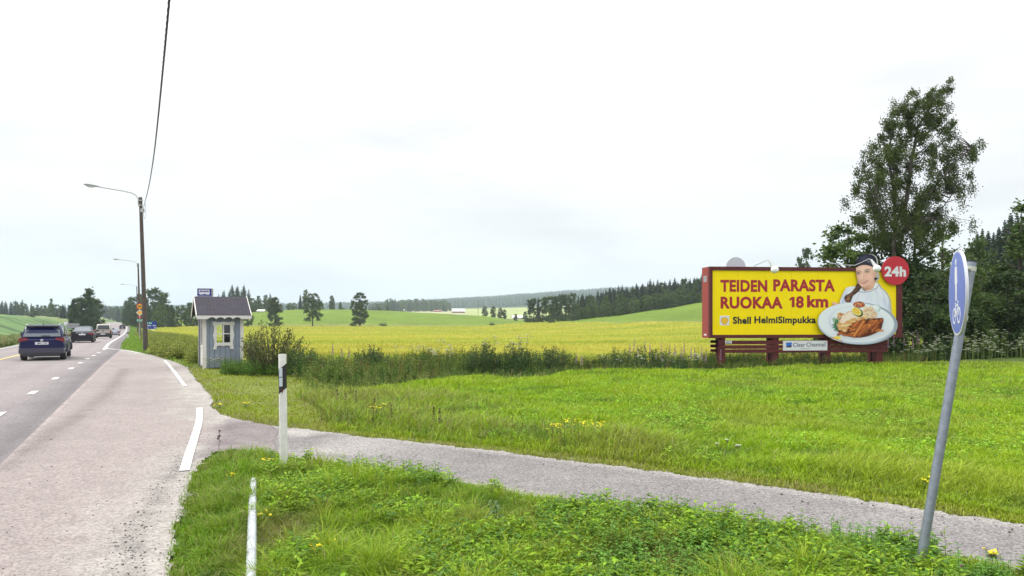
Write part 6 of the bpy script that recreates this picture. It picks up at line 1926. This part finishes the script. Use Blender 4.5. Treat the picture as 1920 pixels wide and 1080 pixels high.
    mb = MB(); loft(mb, cs); mb.build('roof_and_pillars', paint, body)
    (ya, za), (yb, zb) = rear
    wa, wb_ = (w*.80, w*.70) if kind == 'suv' else ((w*.74, w*.60) if kind == 'saloon' else (w*.72, w*.64))
    n_ = Vector((0, -(zb-za), (yb-ya))).normalized()*.03
    mb = MB(); vs = [(-wa, ya, za), (wa, ya, za), (wb_, yb, zb), (-wb_, yb, zb)]
    vs = [Vector(v_)+n_*.2 for v_ in vs]; vs2 = [v_+n_ for v_ in vs]
    mb.add(vs+vs2, [(4, 5, 6, 7), (0, 1, 5, 4), (1, 2, 6, 5), (2, 3, 7, 6), (3, 0, 4, 7)]); mb.build('rear_window', M['glass_light'] if kind != 'pickup' else M['glass_dark'], o)
    # side windows: follow the cabin's side
    def side_x(y, z):
        ys = [c_[0] for c_ in cs]; out_ = []
        for c_ in cs:
            zs_ = [p[1] for p in c_[1]]; xs_ = [p[0] for p in c_[1]]; out_.append(np.interp(z, zs_, xs_))
        return float(np.interp(y, ys, out_))
    def top_z(y): return float(np.interp(y, [c_[0] for c_ in cs], [c_[1][3][1] for c_ in cs]))
    for s_ in (-1, 1):
        for (y0, y1) in sidew:
            z0_ = belt+.03
            t0, t1 = min(top_z(y0)-.09, rf-.12), min(top_z(y1)-.09, rf-.12)
            if t1 < z0_+.04: t1 = z0_+.04
            if t0 < z0_+.04: t0 = z0_+.04
            q = [(y0, z0_), (y1, z0_), (y1, t1), (y0, t0)]
            ym, zm = sum(a[0] for a in q)/4, sum(a[1] for a in q)/4
            vs = [(s_*(side_x(a, b_)+.014), a, b_) for a, b_ in q]
            vi = [(s_*(side_x(a, b_)-.05), a, b_) for a, b_ in q]
            mb = MB(); f_ = [(3, 2, 1, 0)] if s_ < 0 else [(0, 1, 2, 3)]
            mb.add(vs+vi, f_+[(0, 4, 5, 1), (1, 5, 6, 2), (2, 6, 7, 3), (3, 7, 4, 0)]); mb.build('side_window', M['glass_dark'], o)
    # wheels
    wr = .36 if kind == 'suv' else (.34 if kind == 'saloon' else .39)
    wb2 = .25
    for s_ in (-1, 1):
        for yw_ in (L*.185, L*.80):
            mb = MB(); xo = s_*(w-.02); xi = s_*(w-wb2)
            mb.tube([(xi, yw_, wr), (s_*(w-.05), yw_, wr), (xo, yw_, wr)], [wr, wr, wr-.03], 24)
            wh = mb.build('wheel', M['rubber'], o)
            mb = MB(); mb.tube([(xo-s_*.01, yw_, wr), (xo+s_*.006, yw_, wr)], wr*.62, 20); mb.build('rim', M['rim'], wh)
            mb = MB(); pts_ = []
            for k_ in range(17):
                a_ = math.pi*k_/16; pts_.append((s_*(w+.004), yw_+(wr+.055)*math.cos(a_), wr+(wr+.055)*math.sin(a_)))
            base_ = [(s_*(w+.004), yw_-(wr+.055), gc+.04), (s_*(w+.004), yw_+(wr+.055), gc+.04)]
            mb.tube(pts_, .03, 6); mb.build('wheel_arch', lower, body)
    # underside shadow box (floor pan) and bumper
    mb = MB(); mb.box(-w*.84, w*.84, .25, L*.93, gc-.04, gc+.16); mb.build('floor_pan', M['black_plastic'], o)
    mb = MB()
    if kind == 'suv':
        loft(mb, [(-.07, [(w*.90, gc+.12), (w*.95, gc+.17), (w*.95, gc+.33), (w*.90, gc+.36)]), (.20, [(w*.97, gc+.08), (w*1.01, gc+.14), (w*1.01, gc+.33), (w*.98, gc+.36)])])
        bm = mb.build('rear_bumper', mat('grey_lilac_bumper', (.04, .038, .065), .4, coat=.2), o)
        mb = MB(); mb.box(-w*.78, w*.78, -.075, .22, gc-.0, gc+.15); mb.build('bumper_skirt', M['black_plastic'], bm)
    elif kind == 'saloon':
        loft(mb, [(-.06, [(w*.88, gc+.10), (w*.94, gc+.18), (w*.94, gc+.36), (w*.88, gc+.40)]), (.25, [(w*.96, gc+.02), (w*1.0, gc+.12), (w*1.0, gc+.36), (w*.97, gc+.40)])])
        bm = mb.build('rear_bumper', paint, o)
        mb = MB(); mb.box(-w*.55, w*.55, -.065, .22, gc+.02, gc+.13); mb.build('bumper_skirt', M['black_plastic'], bm)
    else:
        mb.box(-w*.93, w*.93, -.12, .05, gc+.24, gc+.46); mb.box(-w*.90, w*.90, .05, .5, gc+.10, gc+.42); bm = mb.build('rear_bumper', M['black_plastic'], o)
    # tail lamps
    for s_ in (-1, 1):
        mb = MB()
        if kind == 'suv':
            pts_ = [(s_*w*.985, belt-.22), (s_*w*.965, belt-.02), (s_*w*.60, belt-.02), (s_*w*.56, belt-.11), (s_*w*.80, belt-.17)]
            mb.plate(pts_, -.035, .14)
        elif kind == 'saloon':
            pts_ = [(s_*w*.975, belt-.24), (s_*w*.95, belt-.02), (s_*w*.50, belt-.04), (s_*w*.50, belt-.13), (s_*w*.80, belt-.24)]
            mb.plate(pts_, -.035, .16)
        else:
            pts_ = [(s_*w*.99, belt-.38), (s_*w*.985, belt-.04), (s_*w*.82, belt-.04), (s_*w*.82, belt-.38)]
            mb.plate(pts_, -.02, .10)
        mb.build('tail_lamp', M['tail_red'], o)
    # number plate, badge
    zp0 = {'suv': belt-.33, 'saloon': belt-.24, 'pickup': gc+.28}[kind]
    yp = {'suv': -.046, 'saloon': -.050, 'pickup': -.128}[kind]
    mb = MB(); mb.box(-.26, .26, yp, yp+.02, zp0, zp0+.115); pl_ = mb.build('number_plate', M['plate'], o)
    if plate:
        text('plate_lettering', plate, M['black_print'], pl_, -.19, .22, zp0+.025, .065, yp-.001, .02, .002)
    mb = MB(); zc2 = {'suv': belt-.13, 'saloon': belt-.06, 'pickup': belt-.12}[kind]
    mb.plate(ellipse(0, zc2, .065, .065, 20), -.05, .08); mb.build('round_badge', M['rim'] if kind != 'pickup' else M['black_plastic'], o)
    if kind == 'suv':
        mb = MB(); mb.box(-w*.70, w*.70, .22, .50, rf-.075, rf-.035); mb.build('roof_spoiler', M['black_plastic'], body)
        for s_ in (-1, 1):
            mb = MB(); mb.tube([(s_*w*.70, .55, rf-.01), (s_*w*.70, .65, rf+.05), (s_*w*.70, L*.45, rf+.05), (s_*w*.69, L*.52, rf-.01)], .02, 8); mb.build('roof_rail', M['rim'], o)
        mb = MB(); mb.tube([(0, .62, rf), (0, .54, rf+.07)], [.02, .008], 6); mb.build('aerial', M['black_plastic'], o)
        mb = MB(); mb.box(-.02, .30, .055, .075, belt+.06, belt+.085); mb.build('rear_wiper', M['black_plastic'], o)
    for s_ in (-1, 1):
        mb = MB(); ym = L*.66
        mb.box(min(s_*w*.88, s_*(w+.10)), max(s_*w*.88, s_*(w+.10)), ym-.03, ym+.03, belt+.02, belt+.06)
        mb.box(min(s_*(w+.04), s_*(w+.24)), max(s_*(w+.04), s_*(w+.24)), ym-.06, ym+.06, belt+.03, belt+.19); mb.build('wing_mirror', M['black_plastic'], o)
    if kind == 'pickup':
        mb = MB(); mb.box(-w*.90, w*.90, .01, .05, belt-.0, belt+.02); mb.box(-.12, .12, -.012, .005, belt-.16, belt-.08); mb.build('tailgate_trim', M['black_plastic'], o)
    return o
blue = mat('dark_blue_paint', (.006, .008, .055), .35, coat=.2, spec=.2)
black = mat('black_car_paint', (.006, .007, .014), .35, coat=.25, spec=.25)
beige = mat('champagne_paint', (.42, .38, .33), .35, .25, coat=.5)
silver = mat('silver_paint', (.28, .29, .33), .35, .4, coat=.5)
car('suv', 78.5, 33.0, 'dark blue station style suv nearest to the viewer, with silver roof rails', 4.4, 1.84, 1.64, blue, 'suv', plate='SMU-745')
car('saloon_car', 154, 64.5, 'black saloon car directly ahead of the blue suv', 4.8, 1.86, 1.47, black, 'saloon')
car('pickup_truck', 193, 91, 'champagne coloured pickup truck ahead of the black saloon', 5.1, 1.90, 1.80, beige, 'pickup', cat='pickup')
car('saloon_car', 214.5, 138, 'silver saloon car ahead of the pickup truck', 4.6, 1.82, 1.45, silver, 'saloon')
car('hatchback', 229.3, 248, 'dark car farthest ahead, near the bend of the road', 4.3, 1.80, 1.55, black, 'suv')

# ---------------------------------------------------------------- farm buildings and field poles
def house(name, px, Y, wlen, dep, hw, hr, wallm, roofm, label, rz=0.0, cat='building', z=None):
    X = (px-960)*Y/F_
    o = empty(name, (X, Y, float(H(X, Y))-.2 if z is None else z), rz, label, cat)
    mb = MB(); mb.box(-wlen/2, wlen/2, 0, dep, 0, hw)
    for s_ in (-1, 1):
        mb.add([(s_*wlen/2, 0, hw), (s_*wlen/2, dep, hw), (s_*wlen/2, dep/2, hw+hr)], [(0, 1, 2)])
    mb.build('wall', wallm, o)
    mb = MB(); e = .5
    vs = [(-wlen/2-e, -e, hw-.1), (wlen/2+e, -e, hw-.1), (wlen/2+e, dep/2, hw+hr+.15), (-wlen/2-e, dep/2, hw+hr+.15), (-wlen/2-e, dep+e, hw-.1), (wlen/2+e, dep+e, hw-.1)]
    vs += [(a, b_, c_-.2) for a, b_, c_ in vs]
    mb.add(vs, [(0, 1, 2, 3), (3, 2, 5, 4), (7, 6, 9, 8), (8, 9, 10, 11), (0, 6, 7, 1), (4, 5, 11, 10)]); mb.build('roof', roofm, o)
    mb = MB(); n_ = max(2, int(wlen/4))
    for k_ in range(n_):
        x_ = -wlen/2+wlen*(k_+.5)/n_; mb.box(x_-.5, x_+.5, -.03, .02, hw*.4, hw*.75)
    mb.build('windows', M['black_print'], o)
    return o
redw = mat('barn_red_wall', (.22, .07, .05), .85); paleroof = mat('pale_metal_roof', (.72, .70, .68), .5); wht = mat('pale_wall', (.62, .58, .48), .8); rroof = mat('dull_red_roof', (.30, .11, .10), .7)
house('barn', 860, 880, 15.5, 9, 2.2, 3.2, redw, paleroof, 'red barn with a pale metal roof on the far field', .15)
house('farm_house', 973, 560, 9.5, 7, 1.8, 1.6, wht, paleroof, 'pale roofed house half hidden behind small trees left of the pine grove', .1)
house('barn', 820, 1000, 11, 6, 1.4, 1.2, redw, rroof, 'low barn with a dull red roof left of the pale roofed barn', 0)
house('shed', 756, 980, 2.6, 3, 2.6, 1.4, wht, paleroof, 'tiny white shed at the left end of the far field', 0)
house('farm_house', 488, 445, 3.9, 5, .9, .8, wht, paleroof, 'white roof showing behind the green hill between the first field trees', 0)
def fpole(px, Y, h, label):
    X = (px-960)*Y/F_
    o = empty('utility_pole', (X, Y, float(H(X, Y))-.2), 0, label, 'utility pole')
    mb = MB(); mb.tube([(0, 0, 0), (0, 0, h)], [.13, .09], 6); mb.build('pole', M['pole_wood'], o)
    mb = MB(); mb.box(-.7, .7, -.05, .05, h-.5, h-.38); mb.build('cross_arm', M['pole_wood'], o)
fpole(770, 520, 6, 'thin utility pole on the green hill, leftmost of three')
fpole(896.5, 430, 9.5, 'thin utility pole left of the paired trees')
fpole(1071, 272, 7.2, 'thin utility pole in front of the pine grove')

# ---------------------------------------------------------------- single plants that stand out
def plant_mats():
    M['stalk'] = mat('green_stalk', (.12, .18, .04), .7)
    M['stalk_brown'] = mat('brown_stalk', (.10, .07, .04), .8)
    M['umbel'] = mat('white_umbel', (.66, .66, .56), .7)
    M['tansy'] = mat('yellow_flower', (.90, .74, .0), .6)
    M['fireweed'] = mat('pink_purple_flower', (.36, .20, .30), .6)
    M['clover'] = mat('clover_flower', (.40, .14, .26), .7)
    M['thistle_leaf'] = mat('blue_green_leaf', (.10, .16, .06), .9, spec=.1)
    M['seed'] = mat('dark_seed_head', (.06, .035, .025), .9)
plant_mats()
def disc_fl(mb, c, r, n=7, tilt=.2, mi=0):
    a0 = rnd.random()*6; tx_, ty_ = rnd.uniform(-tilt, tilt), rnd.uniform(-tilt, tilt)
    vs = [(c[0]+r*math.cos(a0+k*6.283/n), c[1]+r*math.sin(a0+k*6.283/n), c[2]+r*(tx_*math.cos(a0+k*6.283/n)+ty_*math.sin(a0+k*6.283/n))) for k in range(n)]
    mb.add(vs+[(c[0], c[1], c[2]-r*.6)], [tuple(range(n))]+[((k+1) % n, k, n) for k in range(n)], mi)
def umbel(h, brown=False, r=.09):
    o = MB(); f = MB()
    lx, ly = rnd.uniform(-.08, .08), rnd.uniform(-.08, .08)
    o.tube([(0, 0, -.1), (lx*.5, ly*.5, h*.6), (lx, ly, h)], [.008, .006, .004], 5)
    tops = [(lx, ly, h)]
    for k in range(3):
        a = rnd.random()*6.28; z0 = h*rnd.uniform(.55, .75); e_ = (lx+math.cos(a)*.15, ly+math.sin(a)*.15, z0+h*.22)
        o.tube([(lx*.7, ly*.7, z0), e_], .003, 4); tops.append(e_)
    for t_ in tops:
        for k in range(11):
            a = rnd.random()*6.28; d_ = r*math.sqrt(rnd.random())
            p = (t_[0]+math.cos(a)*d_, t_[1]+math.sin(a)*d_, t_[2]+.05-d_*.2)
            o.tube([t_, p], .0015, 3, cap=False); disc_fl(f, p, r*.26, 6)
    return o, f
def spike(h):
    o = MB(); f = MB()
    o.tube([(0, 0, -.1), (.03, 0, h)], [.007, .003], 5)
    for k in range(26):
        t_ = k/26; z = h*(.62+.38*t_); r_ = .035*(1-t_)+.006
        for j in range(3):
            a = rnd.random()*6.28; disc_fl(f, (.03*z/h+math.cos(a)*r_, math.sin(a)*r_, z), .014*(1-.5*t_)+.004, 5, .8)
    for k in range(16):
        a = k*2.4; z = h*(.1+.5*k/16); L_ = .11
        f_ = [(0, 0, z), (math.cos(a-.15)*L_*.5, math.sin(a-.15)*L_*.5, z+.03), (math.cos(a)*L_, math.sin(a)*L_, z-.01), (math.cos(a+.15)*L_*.5, math.sin(a+.15)*L_*.5, z+.03)]
        o.add(f_, [(0, 1, 2, 3)])
    return o, f
def tansy(h, n=6, r=.16):
    o = MB(); f = MB()
    for k in range(n):
        a = rnd.random()*6.28; d_ = r*rnd.random(); x_, y_ = math.cos(a)*d_, math.sin(a)*d_; hh_ = h*rnd.uniform(.75, 1)
        o.tube([(x_*.3, y_*.3, -.05), (x_, y_, hh_)], .003, 4, cap=False)
        for j in range(8):
            u = rnd.uniform(.1, .8); aa = rnd.random()*6.28; L_ = .05
            o.add([(x_*u, y_*u, hh_*u), (x_*u+math.cos(aa-.3)*L_*.5, y_*u+math.sin(aa-.3)*L_*.5, hh_*u+.015), (x_*u+math.cos(aa)*L_, y_*u+math.sin(aa)*L_, hh_*u), (x_*u+math.cos(aa+.3)*L_*.5, y_*u+math.sin(aa+.3)*L_*.5, hh_*u+.015)], [(0, 1, 2, 3)])
        for j in range(rnd.randrange(3, 7)): disc_fl(f, (x_+rnd.uniform(-.03, .03), y_+rnd.uniform(-.03, .03), hh_+rnd.uniform(0, .02)), .012, 7, .4)
    return o, f
def place(name, builder, px, Y, label, cat, fm, group=None, sm='stalk', s=1.0):
    X = (px-960)*Y/F_
    o = empty(name, (X, Y, float(gz(X, Y))), rnd.random()*6, label, cat, group)
    a, b_ = builder; a.build('stalk', M[sm], o); b_.build('flower_head', M[fm], o)
    return o
for (px, Y, h) in ((829, 27.8, 1.15), (908, 26.8, 1.15), (928, 27.0, 1.25), (961, 26.6, 1.1), (970, 27.4, 1.25), (987, 27.0, 1.3), (981, 26.8, 1.05), (843, 27.5, .95)):
    place('umbel_flower', umbel(h), px, Y, 'tall thin white umbel flower standing above the ditch weeds', 'wild flower', 'umbel', 'white umbels above the ditch')
for (px, Y, h) in ((625, 25.6, 1.05), (642, 25.4, .9), (655, 25.8, .85), (1080, 28.0, .9), (1090, 28.0, .9)):
    place('fireweed', spike(h), px, Y, 'pink fireweed spike in the ditch left of the bright meadow middle', 'wild flower', 'fireweed', 'fireweed spikes in the ditch')
for i in range(16):
    px = 1180+i*9.5+rnd.uniform(-4, 4)
    place('fireweed', spike(rnd.uniform(.95, 1.35)), px, 28.6+rnd.uniform(-.3, .8), 'pale pink fireweed spike among the weeds left of the billboard', 'wild flower', 'fireweed', 'fireweed spikes left of the billboard')
for px, Y in ((1351, 28.9), (1665, 30), (1676, 30), (1694, 30.5), (1710, 31), (1722, 30.6)):
    place('fireweed', spike(rnd.uniform(1.1, 1.4)), px, Y, 'dark pink fireweed spike at the foot of the billboard', 'wild flower', 'fireweed', 'fireweed spikes beside the billboard')
for i in range(70):
    px = 1685+rnd.random()**.8*250
    place('meadowsweet', umbel(rnd.uniform(.55, 1.5), r=.065), px, 30.0+rnd.uniform(-.3, 3.6), 'creamy white flower head in the bank of weeds right of the billboard', 'wild flower', 'umbel', 'creamy flowers right of the billboard')
for i in range(22):
    px = (1130+rnd.random()*220) if i % 2 else (740+rnd.random()*110)
    place('meadowsweet', umbel(rnd.uniform(.6, .95), r=.07), px, 27.6+rnd.uniform(-.6, 1.2), 'small white flower head low among the ditch weeds', 'wild flower', 'umbel', 'small white flowers among the ditch weeds')
for i in range(7):
    place('umbel_flower', umbel(rnd.uniform(.3, .5), r=.05), 392+i*4.5, 27.05+rnd.uniform(-.25, .1)+i*.05, 'small white flowers growing against the shelter wall', 'wild flower', 'umbel', 'white flowers at the shelter wall')
for (px, yb, h, lab) in ((411, 768, .13, 'yellow flower clump at the grass edge below the shelter'), (462, 768, .14, 'yellow flower clump right of the one below the shelter'), (707, 796, .38, 'yellow flower clump in the rough grass behind the marker post'),
        (1078, 826, .34, 'left end of the long yellow flower group in the meadow edge'), (1100, 826, .36, 'centre of the long yellow flower group in the meadow edge'), (1122, 832, .34, 'right end of the long yellow flower group in the meadow edge'), (1040, 830, .3, 'small yellow flower clump left of the long yellow group'),
        (500, 985, .12, 'yellow flowers beside the half buried rail'), (596, 1066, .16, 'yellow flowers at the bottom edge right of the rail'), (612, 1050, .14, 'second yellow flower clump at the bottom edge right of the rail'), (428, 905, .13, 'single yellow flower in the grass left of the marker post'),
        (497, 884, .16, 'yellow flowers in the grass tip beside the marker post'), (1862, 1046, .07, 'yellow flowers at the path edge right of the sign pole'), (1738, 928, .16, 'small yellow flower at the far edge of the path left of the sign pole')):
    Yp_ = 2666/(yb-HZ)
    place('yellow_flowers', tansy(h, 5 if h < .2 else 9, .10 if h < .2 else .2), px, Yp_, lab, 'wild flower', 'tansy')
for (px, y) in ((1590, 1052), (1603, 1046), (1622, 1050), (1640, 1058), (1695, 1064), (1712, 1062), (1750, 1060), (1752, 1056), (1600, 1060), (1806, 1070)):
    Yp_ = 2666/(y+22-HZ)
    o = MB(); f = MB(); o.tube([(0, 0, -.03), (.01, 0, .12)], .002, 4)
    for k in range(20): disc_fl(f, (.01+rnd.gauss(0, .006), rnd.gauss(0, .006), .125+rnd.gauss(0, .006)), .006, 5, 1)
    place('clover_flower', (o, f), px, Yp_, 'pink clover flower at the grass edge near the sign pole', 'wild flower', 'clover', 'clover flowers near the sign pole')
place('umbel_flower', umbel(.34, r=.03), 1357, 2666/(876-HZ), 'solitary white umbel flower at the near edge of the meadow', 'wild flower', 'umbel')
# grey green thistle in the foreground
o = MB(); f = MB()
o.tube([(0, 0, -.05), (.01, 0, .16), (.02, 0, .30)], [.006, .005, .003], 5)
for k in range(13):
    a = k*2.4; z = .05+.24*k/13; L_ = .17*(1-.045*k); wv_ = .022
    c_, s_ = math.cos(a), math.sin(a)
    f.add([(0, 0, z), (c_*L_*.5-s_*wv_, s_*L_*.5+c_*wv_, z+.05), (c_*L_, s_*L_, z+.015), (c_*L_*.5+s_*wv_, s_*L_*.5-c_*wv_, z+.05)], [(0, 1, 2, 3)])
t_ = empty('thistle', ((928-960)*6.55/F_, 6.55, 0), 0, 'grey green thistle rosette in the middle of the foreground grass', 'plant')
o.build('stalk', M['thistle_leaf'], t_); f.build('leaves', M['thistle_leaf'], t_)
# dark seed stalks (dock) in the rough strip
for (px, yb) in ((648, 772), (668, 770), (735, 800), (826, 812), (633, 765), (700, 790), (815, 808), (410, 845)):
    Yp_ = 2666/(yb-HZ); h = .42 if px != 410 else .30
    o = MB(); f = MB(); o.tube([(0, 0, -.05), (.02, 0, h)], .004, 4)
    for k in range(40):
        z = h*rnd.uniform(.45, 1); a = rnd.random()*6.28; r_ = .03*(1.1-z/h)+.008; disc_fl(f, (math.cos(a)*r_+.02*z/h, math.sin(a)*r_, z), .010, 5, 1)
    place('dock_stalk', (o, f), px, Yp_, 'dark brown seed stalk in the rough grass behind the marker post' if px != 410 else 'thin brown seed stalk at the tip of the foreground grass', 'wild plant', 'seed', 'brown seed stalks' if px != 410 else None, sm='stalk_brown')

# ---------------------------------------------------------------- haze
hz = MB(); hz.box(-3300, 3300, -60, 4300, -9, 175)
ho = hz.build('haze', [], None)
vm = bpy.data.materials.new('haze_air'); vm.use_nodes = True; t = vm.node_tree
t.nodes.remove(t.nodes['Principled BSDF'])
pvn = t.nodes.new('ShaderNodeVolumePrincipled')
pvn.inputs['Color'].default_value = (.76, .88, 1.0, 1)
pvn.inputs['Density'].default_value = .00021
pvn.inputs['Anisotropy'].default_value = .2
t.links.new(pvn.outputs[0], t.nodes['Material Output'].inputs['Volume'])
ho.data.materials.append(vm)
tag(ho, 'thin bluish summer haze', None, kind='stuff')
